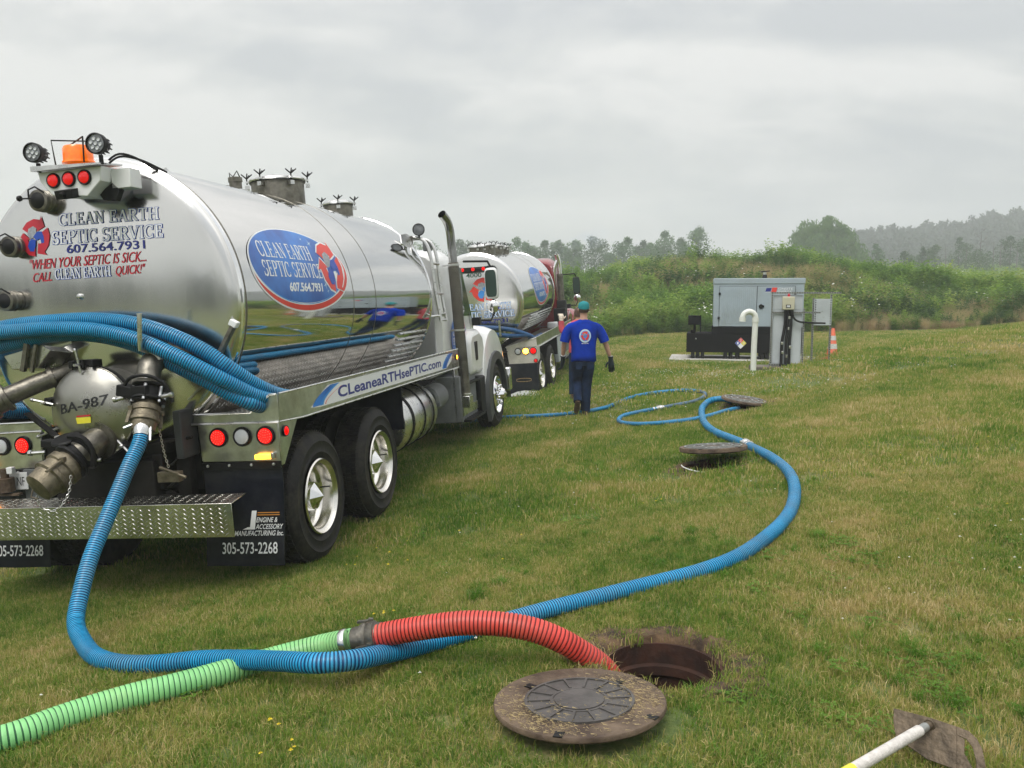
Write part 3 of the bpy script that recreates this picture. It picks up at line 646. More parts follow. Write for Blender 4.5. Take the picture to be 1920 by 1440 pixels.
# taller fresh tufts here and there, broad clover and plantain leaves, small flowers
def tuft():
    rnd = random.Random(5); L = []
    for _ in range(4):
        mb = MB()
        for _ in range(60):
            a = rnd.uniform(0, 2*PI); r = .06*rnd.random(); blade(mb, rnd, r*math.cos(a), r*math.sin(a), rnd.uniform(.05, .10), .005, rnd.uniform(.4, 1.3))
        L.append(mb)
    return src('fresh_tuft', L, ['grassdeep'])
def clover():
    rnd = random.Random(6); L = []
    for _ in range(4):
        mb = MB()
        for _ in range(26):
            a = rnd.uniform(0, 2*PI); r = .11*math.sqrt(rnd.random()); x, y, z = r*math.cos(a), r*math.sin(a), rnd.uniform(.02, .05); s = rnd.uniform(.007, .014)
            for k in range(3):
                b = a+k*2.09; c = (x+math.cos(b)*s, y+math.sin(b)*s)
                mb.add([(x, y, z), (c[0]-math.sin(b)*s*.7, c[1]+math.cos(b)*s*.7, z+.002), (c[0]+math.cos(b)*s*.7, c[1]+math.sin(b)*s*.7, z+.004), (c[0]+math.sin(b)*s*.7, c[1]-math.cos(b)*s*.7, z+.001)], [(0, 1, 2, 3)])
        L.append(mb)
    return src('clover_patch', L, ['grassdeep'])
ft = tuft(); cl = clover()
def patchy(name, spots, coll, nv, label, cat, s0=.7, s1=1.3):
    x = []; y = []
    for (cx, cy, r, n) in spots:
        a = rs.uniform(0, 2*PI, n); q_ = r*np.sqrt(rs.uniform(0, 1, n)); x += list(cx+q_*np.cos(a)); y += list(cy+q_*np.sin(a))
    x = np.array(x); y = np.array(y); k = keep(x, y); x, y = x[k], y[k]; n = len(x); s = rs.uniform(s0, s1, n)
    return scatter(name, np.c_[x, y, hz(x, y)], np.c_[rs.uniform(-.1, .1, n), rs.uniform(-.1, .1, n), rs.uniform(0, 6.28, n)], np.c_[s, s, s], coll, nv, label, cat)
spots = [(rs.uniform(-3, 5), rs.uniform(2.4, 9), rs.uniform(.05, .35), rs.randint(1, 5)) for _ in range(45)]
spots += [(1.1, 4.9, .35, 26), (1.2, 5.4, .3, 18), (-.1, 5.2, .3, 12), (.75, 8.6, .5, 20), (2.2, 9.3, .25, 12), (1.9, 3.6, .5, 22), (.7, 2.6, .3, 10)]
patchy('fresh_grass_tufts', spots, ft, 4, 'taller bright green tufts standing out of the mown lawn', 'grass', .5, .95)
spots = [(rs.uniform(-2, 5), rs.uniform(2.2, 8), rs.uniform(.1, .5), rs.randint(1, 4)) for _ in range(50)]+[(2.4, 4.2, 1.1, 34), (1.9, 3.0, .7, 22)]
patchy('clover_leaves', spots, cl, 4, 'low clover leaves spread in the lawn', 'clover', .5, .9)
def flower(nm, m, r, h):
    rnd = random.Random(8); L = []
    for _ in range(3):
        mb = MB()
        for k in range(5):
            a = k*2*PI/5+rnd.random(); mb.add([(0, 0, h), (math.cos(a-.5)*r, math.sin(a-.5)*r, h+r*.3), (math.cos(a)*r*1.3, math.sin(a)*r*1.3, h+r*.2), (math.cos(a+.5)*r, math.sin(a+.5)*r, h+r*.3)], [(0, 1, 2, 3)])
        mb.add([(0, 0, h), (r*.5, 0, h+r), (-r*.3, r*.4, h+r), (-r*.3, -r*.4, h+r)], [(0, 1, 2), (0, 2, 3), (0, 3, 1)])
        L.append(mb)
    return src(nm, L, [m])
fw = flower('white_clover_head', 'flowerw', .008, .06); fy = flower('yellow_flower_head', 'flowery', .010, .07)
patchy('white_clover_flowers', [(rs.uniform(-2, 5), rs.uniform(3, 9), .6, rs.randint(1, 4)) for _ in range(32)]+[(2.6, 4.6, 1.2, 18)], fw, 3, 'tiny white clover heads dotted over the lawn', 'flowers', .5, .9)
patchy('white_clover_flowers', [(rs.uniform(1.0, 7), rs.uniform(12, 19), 1.2, rs.randint(3, 9)) for _ in range(55)]+[(rs.uniform(1.5, 5.0), rs.uniform(15.5, 17), .9, 16) for _ in range(14)], fw, 3, 'pale clover heads on the lawn before the enclosure', 'flowers', 1.0, 1.7)
patchy('yellow_lawn_flowers', [(-.72, 4.55, .1, 4), (-.88, 2.98, .10, 4), (-.92, 3.16, .05, 2), (2.6, 6.9, .4, 5), (3.6, 7.4, .7, 7), (.05, 6.6, 1.2, 9), (-.95, 6.1, .4, 6), (2.9, 9.5, .4, 5), (2.7, 5.9, .9, 6)], fy, 3, 'small yellow flowers scattered in the lawn', 'flowers', .55, .9)

# weedy bank -------------------------------------------------------------------
M['weedg'] = vegmat('weed_leaf', [(.075, .17, .030), (.15, .28, .045), (.27, .40, .07), (.40, .45, .12)], .22, 1.4, .5)
M['weedd'] = vegmat('weed_leaf_dark', [(.055, .13, .028), (.09, .18, .038), (.14, .23, .055)], .3, 1.4, .4)
M['weedb'] = vegmat('dry_weed', [(.27, .29, .10), (.42, .38, .17), (.54, .44, .24), (.40, .27, .16)], .25, 1.6, .5)
def goldenrod(nv, seed, H=1.0):
    rnd = random.Random(seed); L = []
    for _ in range(nv):
        mb = MB()
        for _ in range(8):
            a = rnd.uniform(0, 2*PI); r = .28*math.sqrt(rnd.random()); x0, y0 = r*math.cos(a), r*math.sin(a); h = H*rnd.uniform(.6, 1.15); lx, ly = rnd.uniform(-.15, .15), rnd.uniform(-.15, .15)
            for k in range(17):
                t = .12+.88*k/16; x, y, z = x0+lx*t, y0+ly*t, h*t; b = rnd.uniform(0, 2*PI); l = .23*(1.15-t*.75); w_ = .026+.018*rnd.random(); dz = rnd.uniform(-.02, .09)
                c, s = math.cos(b), math.sin(b)
                mb.add([(x, y, z), (x+c*l*.5-s*w_, y+s*l*.5+c*w_, z+dz*.7), (x+c*l, y+s*l, z+dz*.6-.02), (x+c*l*.5+s*w_, y+s*l*.5-c*w_, z+dz*.7)], [(0, 1, 2, 3)])
            mb.add([(x0-.006, y0, 0), (x0+.006, y0, 0), (x0+lx, y0+ly, h)], [(0, 1, 2)])
        L.append(mb)
    return L
def drygrass(nv, seed):
    rnd = random.Random(seed); L = []
    for _ in range(nv):
        mb = MB()
        for _ in range(60):
            a = rnd.uniform(0, 2*PI); r = .3*math.sqrt(rnd.random()); blade(mb, rnd, r*math.cos(a), r*math.sin(a), rnd.uniform(.4, .95), .018, rnd.uniform(.1, .6))
        L.append(mb)
    return L
def umbel(nv, seed):
    rnd = random.Random(seed); L = []
    for _ in range(nv):
        mb = MB()
        for _ in range(2):
            x, y, h = rnd.uniform(-.2, .2), rnd.uniform(-.2, .2), rnd.uniform(.85, 1.2); r = rnd.uniform(.022, .045)
            mb.add([(x+r*math.cos(k*PI/4), y+r*math.sin(k*PI/4), h+.012*(k % 2)) for k in range(8)]+[(x, y, h+.035)], [(k, (k+1) % 8, 8) for k in range(8)], 0)
            mb.add([(x-.005, y, 0), (x+.005, y, 0), (x, y, h)], [(0, 1, 2)], 1)
        L.append(mb)
    return L
wg = src('goldenrod', goldenrod(5, 21), ['weedg']); wd_ = src('dark_weed', goldenrod(4, 22, .95), ['weedd']); wb = src('dry_stalks', drygrass(4, 23), ['weedb']); wu = src('wild_carrot', umbel(4, 24), ['flowerw', 'weedg'])
def bank_points(n, y1=62., seed=1):
    r_ = np.random.RandomState(seed); u = r_.uniform(0, 1, n); y = 30.2+(y1-30.2)*u**1.35; x = r_.uniform(-.75, .74, n)*y
    k = y > 30.3+.5*np.sin(x*.35)+.25*np.sin(x*1.1+1)
    return x[k], y[k], r_
def field(x, y, s):  # slow pseudo-noise for species patches
    return np.sin(x*.31*s+1.3*np.sin(y*.23*s+s))*.5+np.sin(y*.37*s+1.7*np.sin(x*.19*s+2*s))*.5
x, y, r_ = bank_points(30000, 62, 1); f = field(x, y, 1.3)+.35*field(x, y, 4.1); n = len(x)
rot = np.c_[r_.uniform(-.1, .1, n), r_.uniform(-.1, .1, n), r_.uniform(0, 6.28, n)]; s = r_.uniform(.55, 1.0, n)+.55*np.clip(field(x, y, 3.3), 0, 1)*r_.uniform(.4, 1, n)
low = .55+.45*sstep((y-30.3)/2.0)
kinds = np.where(f > .14, 0, np.where(f > -.22, 2, np.where(f > -.42, 1, 2))); j = r_.uniform(0, 1, n); kinds = np.where(j < .22, r_.randint(0, 3, n), kinds)
for kk, (coll, nv, lab) in enumerate([(wg, 5, 'bright green goldenrod and weeds on the bank'), (wd_, 4, 'darker leafy weeds on the bank'), (wb, 4, 'dry brownish grass stalks on the bank')]):
    k = kinds == kk; sc = (s*low*(1.0, .95, .85)[kk])[k]
    scatter(('green_weeds', 'dark_weeds', 'dry_weeds')[kk], np.c_[x, y, hz(x, y)][k], rot[k], np.c_[sc*1.15, sc*1.15, sc], coll, nv, lab, 'weeds')
x, y, r_ = bank_points(1500, 44, 5); k = (field(x, y, 2.2) > -.1) & (r_.uniform(0, 1, len(x)) < .16); x, y = x[k], y[k]
x = np.r_[x, r_.uniform(20, 24.5, 45), r_.uniform(7, 9.6, 30)]; y = np.r_[y, r_.uniform(35, 42, 45), r_.uniform(30.8, 32.4, 30)]; n = len(x)
scatter('white_wild_carrot_flowers', np.c_[x, y, hz(x, y)], np.c_[np.zeros(n), np.zeros(n), r_.uniform(0, 6.28, n)], np.ones((n, 3))*r_.uniform(.65, 1.0, n)[:, None], wu, 4, 'white wild carrot umbels among the weeds', 'flowers')
# far meadow behind the crest
r_ = np.random.RandomState(9); n = 9000; y = 60+110*r_.uniform(0, 1, n)**1.3; x = r_.uniform(-.1, .75, n)*y
scatter('meadow_weeds', np.c_[x, y, hz(x, y)], np.c_[np.zeros(n), np.zeros(n), r_.uniform(0, 6.28, n)], np.ones((n, 3))*r_.uniform(1.2, 2.0, n)[:, None]*np.array([1.5, 1.5, .7]), wg, 5, 'pale green meadow beyond the bank', 'weeds')

# ------------------------------------------------------------------ trees
M['leafa'] = vegmat('tree_leaf', [(.055, .12, .042), (.08, .165, .055), (.12, .21, .075)], .25, 1.2, .25)
M['leafb'] = vegmat('willow_leaf', [(.045, .12, .03), (.08, .17, .04), (.125, .22, .055)], .3, 1.2, .3)
M['leafc'] = vegmat('light_tree_leaf', [(.04, .09, .03), (.06, .12, .04), (.085, .14, .05)], .3, 1.2, .3)
def crown(seed, H, W, n, leaf, base=.3, weep=0., lobes=9, shape=1.0, dome=False):
    rnd = random.Random(seed); mb = MB(); cl = []
    for i in range(lobes):
        t = (i+.5)/lobes; z = H*(base+(1-base)*t); rr = W/2*max(.18, math.sin(PI*min(1, (t*.86+.12)))**.7)*(1-.35*t*shape)
        ox, oy = rnd.uniform(-.12, .12)*W, rnd.uniform(-.12, .12)*W
        for _ in range(3 if i < lobes-1 else 2):
            a = rnd.uniform(0, 2*PI); d = rr*rnd.uniform(.25, .95) if i < lobes-1 else 0
            cl.append((ox+d*math.cos(a), oy+d*math.sin(a), z+rnd.uniform(-.05, .05)*H, rr*rnd.uniform(.38, .62)+.04*W))
    if dome:
        cl = []
        for i in range(170):
            a = i*2.39996+rnd.uniform(-.3, .3); u = (i+.5)/170; q_ = math.sqrt(max(0, 1-u*u)); k_ = rnd.uniform(.80, 1.06); cl.append((W*.45*q_*math.cos(a)*k_, W*.45*q_*math.sin(a)*k_, H*(base+.12)+H*(.80-base)*u*k_, W*rnd.uniform(.04, .11)))
    for _ in range(n):
        c = rnd.choice(cl); a = rnd.uniform(0, 2*PI); u = rnd.uniform(-1, 1); q_ = math.sqrt(1-u*u); rad = c[3]*rnd.uniform(.55, 1.08)
        x, y, z = c[0]+rad*q_*math.cos(a), c[1]+rad*q_*math.sin(a), c[2]+rad*u*.85
        if weep: z -= weep*rnd.random()*max(0, math.hypot(x, y)/(W/2))**2*H*.35
        if z < H*base*.35: z = H*base*.35+rnd.random()*.2
        n_ = Vector((rnd.gauss(0, 1), rnd.gauss(0, 1), rnd.gauss(0, 1)+.6)).normalized(); t1 = n_.orthogonal().normalized(); t2 = n_.cross(t1); l = leaf*rnd.uniform(.6, 1.3); w_ = l*rnd.uniform(.45, .8)
        if weep: t1 = (t1*.4+Vector((0, 0, -1))).normalized(); t2 = t1.cross(n_).normalized(); l *= 1.3
        p = Vector((x, y, z)); mb.add([p-t2*w_*.5, p+t1*l*.5-t2*w_*.35, p+t1*l+t2*0, p+t1*l*.5+t2*w_*.5], [(0, 1, 2, 3)])
    return mb
def trunk(seed, H, r, W, n=7, base=.3, dead=False):
    rnd = random.Random(seed); mb = MB()
    lean = (rnd.uniform(-.03, .03)*H, rnd.uniform(-.03, .03)*H)
    path = [(lean[0]*t*t, lean[1]*t*t, -.3+(H*.93+.3)*t) for t in (0, .15, .35, .6, .8, 1)]
    mb.tube(path, [r*1.35, r, r*.8, r*.5, r*.3, r*.08], 8)
    for i in range(n):
        t = base+(.92-base)*i/n; a = rnd.uniform(0, 2*PI); L_ = W*.5*(1.1-t*.7)*rnd.uniform(.7, 1.1); z = H*t; x0, y0 = lean[0]*t*t, lean[1]*t*t
        up = rnd.uniform(.35, .9)
        p1 = (x0+math.cos(a)*L_*.5, y0+math.sin(a)*L_*.5, z+L_*.5*up); p2 = (x0+math.cos(a)*L_, y0+math.sin(a)*L_, z+L_*up)
        mb.tube([(x0, y0, z), p1, p2], [r*.4*(1.1-t), r*.22*(1.1-t)+.004, .008], 5)
        if dead:
            for _ in range(3):
                b = a+rnd.uniform(-1, 1); q_ = L_*.4; mb.tube([p1, (p1[0]+math.cos(b)*q_, p1[1]+math.sin(b)*q_, p1[2]+q_*.8)], [r*.15+.004, .006], 4)
    return mb
def tree(name, label, px, top, D, wpx, seed, leafm='leafa', n=900, leaf=.26, base=.25, weep=0., group=None, dead=False, lobes=9, shape=1.0, dome=False, grow=1.0):
    x = (px-960)/1553*D; zb = hz1(x, D); H = (1.6+(555-top)/1553*D-zb)*grow; W = wpx/1553*D
    t = thing(name, label, 'tree', (x, D, zb), 0, group)
    trunk(seed, H, max(.06, H*.018), W, 9 if dead else 6, base, dead).build('trunk', 'deadwood' if dead else 'bark', t)
    if not dead: crown(seed+50, H, W, n, leaf, base, weep, lobes, shape, dome).build('crown', leafm, t, smooth=False, recalc=False)
    return t
G1 = 'row of hazy trees beyond the bank'
for i, (px, top, wd, D, lab) in enumerate([
    (800, 458, 46, 150, 'hazy tree seen between the ladder and the exhaust stack'),
    (868, 460, 40, 150, 'hazy tree behind the hatches of the far tanker, leftmost part'),
    (960, 456, 40, 140, 'rounded hazy tree rising right behind the far tank hatches'),
    (990, 466, 30, 150, 'low hazy tree just right of the rounded one by the far tank'),
    (1022, 462, 34, 140, 'broad hazy tree left of the far truck exhaust smoke'),
    (1049, 457, 22, 150, 'slim pointed hazy tree directly above the far exhaust'),
    (1074, 455, 24, 140, 'slim hazy tree in the exhaust smoke'),
    (1108, 456, 44, 145, 'wide hazy tree right of the exhaust smoke'),
    (1140, 478, 26, 150, 'low bushy tree in the gap above the walking man'),
    (1168, 456, 32, 140, 'free standing hazy tree right above the walking man'),
    (1200, 461, 26, 150, 'thin hazy tree between two taller ones above the blue hose loop'),
    (1218, 462, 34, 145, 'dense low hazy tree leaning on the tall one at the bank shoulder'),
    (1242, 441, 34, 140, 'tall hazy tree with round head over the left shoulder of the bank'),
    (1276, 455, 24, 150, 'small hazy tree between the two tallest of the row'),
    (1305, 432, 38, 140, 'tallest hazy tree of the row, last one before the bank top')]):
    tree('hazy_tree', lab, px, top, D, wd*1.9, 100+i*3, ('leafa', 'leafc', 'leafa')[i % 3], 4200, .34, .34, 0, G1, lobes=8, shape=.55, grow=1.04)
tree('willow_tree', 'big round-headed willow standing behind the crest of the bank', 1538, 405, 125, 172, 77, 'leafb', 22000, .40, .12, .35, lobes=12, shape=.1, dome=True)
G2 = 'young trees on the meadow before the wooded hill'
for i, (px, top, wd, D, lm, lab) in enumerate([
    (1637, 458, 26, 130, 'leafa', 'small dark conical tree just right of the big willow'),
    (1690, 474, 34, 120, 'leafc', 'low pale bush-like tree right of the small conical one'),
    (1722, 466, 20, 135, 'leafc', 'thin pale tree, left one of a close pair'),
    (1744, 461, 30, 135, 'leafc', 'pale round tree, right one of a close pair'),
    (1789, 450, 32, 135, 'leafc', 'taller pale tree halfway between willow and photo edge'),
    (1826, 474, 54, 120, 'leafc', 'wide light green low tree below the tall dead tree'),
    (1884, 446, 34, 130, 'leafc', 'pale upright tree near the right edge'),
    (1916, 444, 34, 130, 'leafa', 'darker tree cut by the right edge')]):
    tree('young_tree', lab, px, top, D, wd*1.35, 200+i*3, lm, 1700, .32, .15, 0, G2, lobes=8, shape=.9)
for i, (px, top, wd, lab) in enumerate([
    (1828, 424, 44, 'tallest bare dead tree with spread branches'),
    (1766, 455, 12, 'thin bare dead tree left of the tall dead one'),
    (1803, 452, 12, 'thin bare dead tree just left of the tall dead one'),
    (1853, 447, 12, 'thin bare dead tree just right of the tall dead one'),
    (1866, 440, 12, 'thin bare dead tree, second right of the tall dead one'),
    (1897, 452, 12, 'thin bare dead tree near the right edge')]):
    tree('dead_tree', lab, px, top, 128, wd, 300+i*3, group='bare dead trees before the wooded hill', dead=True)
# wooded hill far off, with its trees in one mass
hx = np.linspace(60, 560, 60); hy = np.linspace(200, 520, 26); HX, HY = np.meshgrid(hx, hy)
def hillz(x, y):
    az = x/y; crest = np.interp(az, [.30, .42, .476, .53, .573, .618, .75, 1.0, 1.3], [7, 12.5, 14, 16.2, 18.2, 20.6, 27, 34, 38]); t = sstep((y-200)/110.)
    return 3+crest*t-1.5*(1-t)
HZ = hillz(HX, HY); mb = MB(); vsl = np.c_[HX.ravel(), HY.ravel(), HZ.ravel()].tolist(); fl = []
for a in range(25):
    for b in range(59): i = a*60+b; fl.append((i, i+1, i+61, i+60))
mb.add(vsl, fl); mb.build('wooded_hill', mat('forest_floor', (.03, .04, .025), .9, scale=.2), kind='structure')
ftc = []
for sd_ in range(5): ftc.append(crown(900+sd_, 9., 7.0, 420, 1.0, .12, 0, 6, .5))
M['leafhill'] = vegmat('far_forest_leaf', [(.012, .03, .016), (.018, .042, .02), (.026, .055, .024)], .05, .3, .2)
fcol = src('forest_crown', ftc, ['leafhill'])
r_ = np.random.RandomState(4); n = 5200; y = r_.uniform(215, 400, n); x = r_.uniform(.36, .85, n)*y; s = r_.uniform(.55, 1.1, n)
scatter('forest', np.c_[x, y, hillz(x, y)-.5], np.c_[np.zeros(n), np.zeros(n), r_.uniform(0, 6.28, n)], np.c_[s, s, s*r_.uniform(.8, 1.2, n)], fcol, 5, 'hazy woods covering the far hill on the right', 'forest')
# a wood line behind the photographer, seen mirrored in the tank
r_ = np.random.RandomState(14); n = 420; a = r_.uniform(R(95), R(300), n); d = r_.uniform(120, 150, n); x = d*np.sin(a); y = d*np.cos(a); s = r_.uniform(1.1, 1.9, n)
scatter('far_wood_line', np.c_[x, y, hz(x, y)-.5], np.c_[np.zeros(n), np.zeros(n), r_.uniform(0, 6.28, n)], np.c_[s, s, s], fcol, 5, 'distant wood line round the field behind the viewer', 'forest')

# haze ------------------------------------------------------------------------
hm = bpy.data.materials.new('haze_air'); hm.use_nodes = True; t = hm.node_tree; t.nodes.clear(); o_ = t.nodes.new('ShaderNodeOutputMaterial')
pv = t.nodes.new('ShaderNodeVolumePrincipled'); pv.inputs['Color'].default_value = (.93, .965, 1, 1); pv.inputs['Density'].default_value = .0022; pv.inputs['Anisotropy'].default_value = .2
t.links.new(pv.outputs[0], o_.inputs['Volume'])
hb = MB().box(-520, 700, -400, 720, -40, 75).build('haze', hm, kind='stuff', smooth=False)
# ------------------------------------------------------------------ the two tanker trucks
def pose(RR, TT): return Matrix(((*RR[0], TT[0]), (*RR[1], TT[1]), (*RR[2], TT[2]), (0, 0, 0, 1)))
MA = pose(RA, TA); MBt = pose(RB, TB)
def headz(x, z, zc, Rr, y0):      # y of the dished rear head at x, z
    r = min(1., math.hypot(x, z-zc)/Rr); k = .93
    if r < k: return y0-.085-.085*(1-(r/k)**2)
    return y0-.085*math.sqrt(max(0, 1-((r-k)/(1-k))**2))
def wheel(root, x, y, side, front=False, outer=True, w=.27, label=None):
    """side +1 = right; x is the plane of the outer rim lip"""
    s = side; o = Vector((x, y, .515)); ax = Vector((s, 0, 0)); r = .515
    tyre = MB()
    prof = [(.292, -.02), (.31, .0), (.345, .012), (.35, .017), (.357, .012), (.43, .016), (.436, .021), (.444, .015), (.478, .0), (.500, -.018), (.515, -.045)]
    for k in range(1, 6): prof.append((.515, -.045-(w-.09)*k/6))
    prof += [(.515, -(w-.045)), (.500, -(w-.018)), (.478, -w), (.40, -(w+.01)), (.30, -(w-.01))]
    tyre.lathe(prof, o+ax*(-.015), ax, 72, caps=False)
    t_ = tyre.build('tyre', 'rubber', root, label=label, angle=40)
    # tread blocks and shoulder lugs
    lug = MB()
    for k in range(84):
        a = 2*PI*k/84; c, sn = math.cos(a), math.sin(a); rot = Matrix(((1, 0, 0), (0, c, -sn), (0, sn, c)))
        for j, (h0, h1) in enumerate([(-.035, -.075), (-.088, -.125), (-.138, -.175), (-.188, -.235)]):
            off = (.012 if j % 2 else 0)/1; m_ = Matrix.Translation(o+Vector((s*(h0+h1)/2-s*.015, 0, 0))) @ rot.to_4x4() @ Matrix.Rotation(off*2, 4, 'X') @ Matrix.Translation((0, 0, r))
            lug.box(-(h0-h1)/2, (h0-h1)/2, -.0135, .0135, -.008, .009, m_)
    lug.build('tread_lugs', 'rubber', t_, kind='stuff', smooth=False)
    if not outer: return
    rim = MB()
    if front:
        rim.lathe([(.300, .0), (.292, .012), (.280, -.006), (.268, -.02), (.262, -.045), (.235, -.05), (.215, -.030), (.17, .015), (.10, .03), (.085, .03), (.001, .03)], o, ax, 60, caps=False)
        rm = rim.build('rim', 'chrome', root, angle=40)
        nt_ = MB()
        for k in range(10):
            nt_.mark(); a = 2*PI*k/10; p = o+Vector((s*.005, .142*math.cos(a), .142*math.sin(a))); nt_.lathe([(.022, 0), (.022, .03), (.014, .055), (.003, .062)], p, ax, 8)
        for k in range(10):
            a = 2*PI*(k+.5)/10; p = o+Vector((s*-.028, .212*math.cos(a), .212*math.sin(a))); nt_.cyl(p, p+ax*.004, .022, .018, 12, mi=1)
        nt_.build('wheel_nuts', ['chrome', 'black'], rm)
        cap = MB(); cap.lathe([(.095, 0), (.09, .05), (.075, .09), (.001, .12)], o+ax*.03, ax, 8); cap.build('hub_cap', 'chrome', rm, angle=20)
    else:
        rim.lathe([(.300, .0), (.290, .010), (.278, -.010), (.262, -.022), (.255, -.060), (.250, -.105), (.232, -.118), (.222, -.155), (.215, -.18)], o, ax, 64, caps=False)
        rm = rim.build('rim', 'rimalu', root, angle=40)
        d = MB(); d.lathe([(.218, -.178), (.16, -.182), (.10, -.19)], o, ax, 48); d.build('wheel_disc', 'discgrey', rm)
        cap = MB(); cap.lathe([(.125, -.175), (.118, -.10), (.108, -.055)], o, ax, 24)
        cap.lathe([(.108, -.055), (.001, .015)], o, ax, 8); cap.build('hub_cap', 'chrome', rm, angle=15)
        vs_ = MB(); vs_.tube([o+Vector((-s*.10, .18, .03)), o+Vector((-s*.02, .215, .03))], .006, 6); vs_.build('valve_stem', 'black', rm)
def lamp(root, c, r, d, lens, nm='tail_lamp', led=False, label=None):
    """round grommet lamp facing direction d"""
    c = Vector(c); d = Vector(d).normalized(); b = MB(); b.lathe([(r*1.28, 0), (r*1.28, .008), (r*1.16, .016), (r*1.02, .014), (r*1.0, .004)], c, d, 28)
    g = b.build(nm, 'black', root, label=label)
    l = MB(); l.lathe([(r, .006), (r*.93, .016), (r*.6, .022), (.001, .025)], c, d, 28); ln = l.build('lens', lens, g)
    if led:
        k = MB(); u = d.orthogonal().normalized(); v = d.cross(u)
        for rr, n in ((.78, 14), (.5, 9), (.2, 4)):
            for i in range(n):
                a = 2*PI*i/n; p = c+(u*math.cos(a)+v*math.sin(a))*r*rr+d*(.017+.007*(1-rr)); k.lathe([(.0042, 0), (.0036, .002), (.0003, .003)], p, d, 5)
        k.build('led_points', 'redled', g, kind='stuff')
    return g
def wingnut(mb, c, up, s=1., mi=0):
    c = Vector(c); up = Vector(up).normalized(); mb.cyl(c-up*.05*s, c+up*.03*s, .008*s, n=6, mi=mi)
    for k in range(5):
        a = k*2*PI/5+.3; d = Vector((math.cos(a), math.sin(a), .75)).normalized(); mb.tube([c+up*.02*s, c+up*.02*s+d*.085*s], [.009*s, .007*s], 6, mi=mi)
def hatch(root, y, zc, Rt, r, h, nb, nm='top_hatch', label=None, lid='dullsteel'):
    z0 = zc+Rt; c = MB(); c.lathe([(r, -.12), (r, h), (r*1.03, h), (r*1.03, h+.012)], (0, y, z0), (0, 0, 1), 40)
    hs = c.build(nm, 'dullsteel', root, label=label)
    l = MB(); l.lathe([(r*1.05, h+.016), (r*1.08, h+.03), (r*1.05, h+.045), (r*.9, h+.06), (r*.5, h+.085), (.001, h+.095)], (0, y, z0), (0, 0, 1), 40); l.build('lid', 'alu', hs)
    g = MB(); g.lathe([(r*1.06, h+.008), (r*1.065, h+.018)], (0, y, z0), (0, 0, 1), 40); g.build('gasket', 'black', hs)
    k = MB()
    for i in range(nb):
        a = 2*PI*i/nb+.4; p = Vector((math.cos(a)*r*1.14, y+math.sin(a)*r*1.14, z0+h+.05))
        k.mark(); wingnut(k, p, (0, 0, 1), .85, 0); k.cbox(p-Vector((0, 0, .075)), .045, .045, .04, Matrix.Rotation(a, 3, 'Z'), 1)
        k.cbox(Vector((math.cos(a)*r*1.05, y+math.sin(a)*r*1.05, z0+h+.03)), .07, .03, .02, Matrix.Rotation(a, 3, 'Z'), 1)
    pieces(k, 'wing_clamp', ['black', 'alu'], hs)
    return hs
def camlock(mb, p, d, r, L, mi=0):
    """cast cam coupling: body with rings, cup end and two lever arms"""
    p = Vector(p); d = Vector(d).normalized()
    mb.lathe([(r*.78, 0), (r*.8, L*.12), (r*1.02, L*.16), (r*1.04, L*.34), (r*.93, L*.37), (r*.95, L*.55), (r*1.05, L*.58), (r*1.06, L*.68), (r*.9, L*.72), (r*.82, L), (r*.5, L)], p, d, 28, mi)
    u = d.orthogonal().normalized()
    for s in (1, -1):
        a = p+d*L*.3+u*s*r*1.06; mb.bar(a, a+d*L*.52+u*s*.012, .022, .012, mi); mb.cbox(a, .03, .03, .03, None, mi)
def chain(root, pts, r=.009, nm='chain', wire=.0022, m='alu'):
    B = cat_rom(pts, r*2.3); mb = MB()
    for i in range(len(B)-1):
        a, b = Vector(B[i]), Vector(B[i+1]); d = (b-a).normalized(); u = d.orthogonal().normalized(); v = d.cross(u)
        if i % 2: u, v = v, u
        c = (a+b)/2; ring = [c+d*math.cos(t)*r*1.5+u*math.sin(t)*r*.8 for t in [2*PI*k/8 for k in range(8)]]
        mb.tube(ring, wire, 4, closed=True)
    return mb.build(nm, m, root, kind=None)

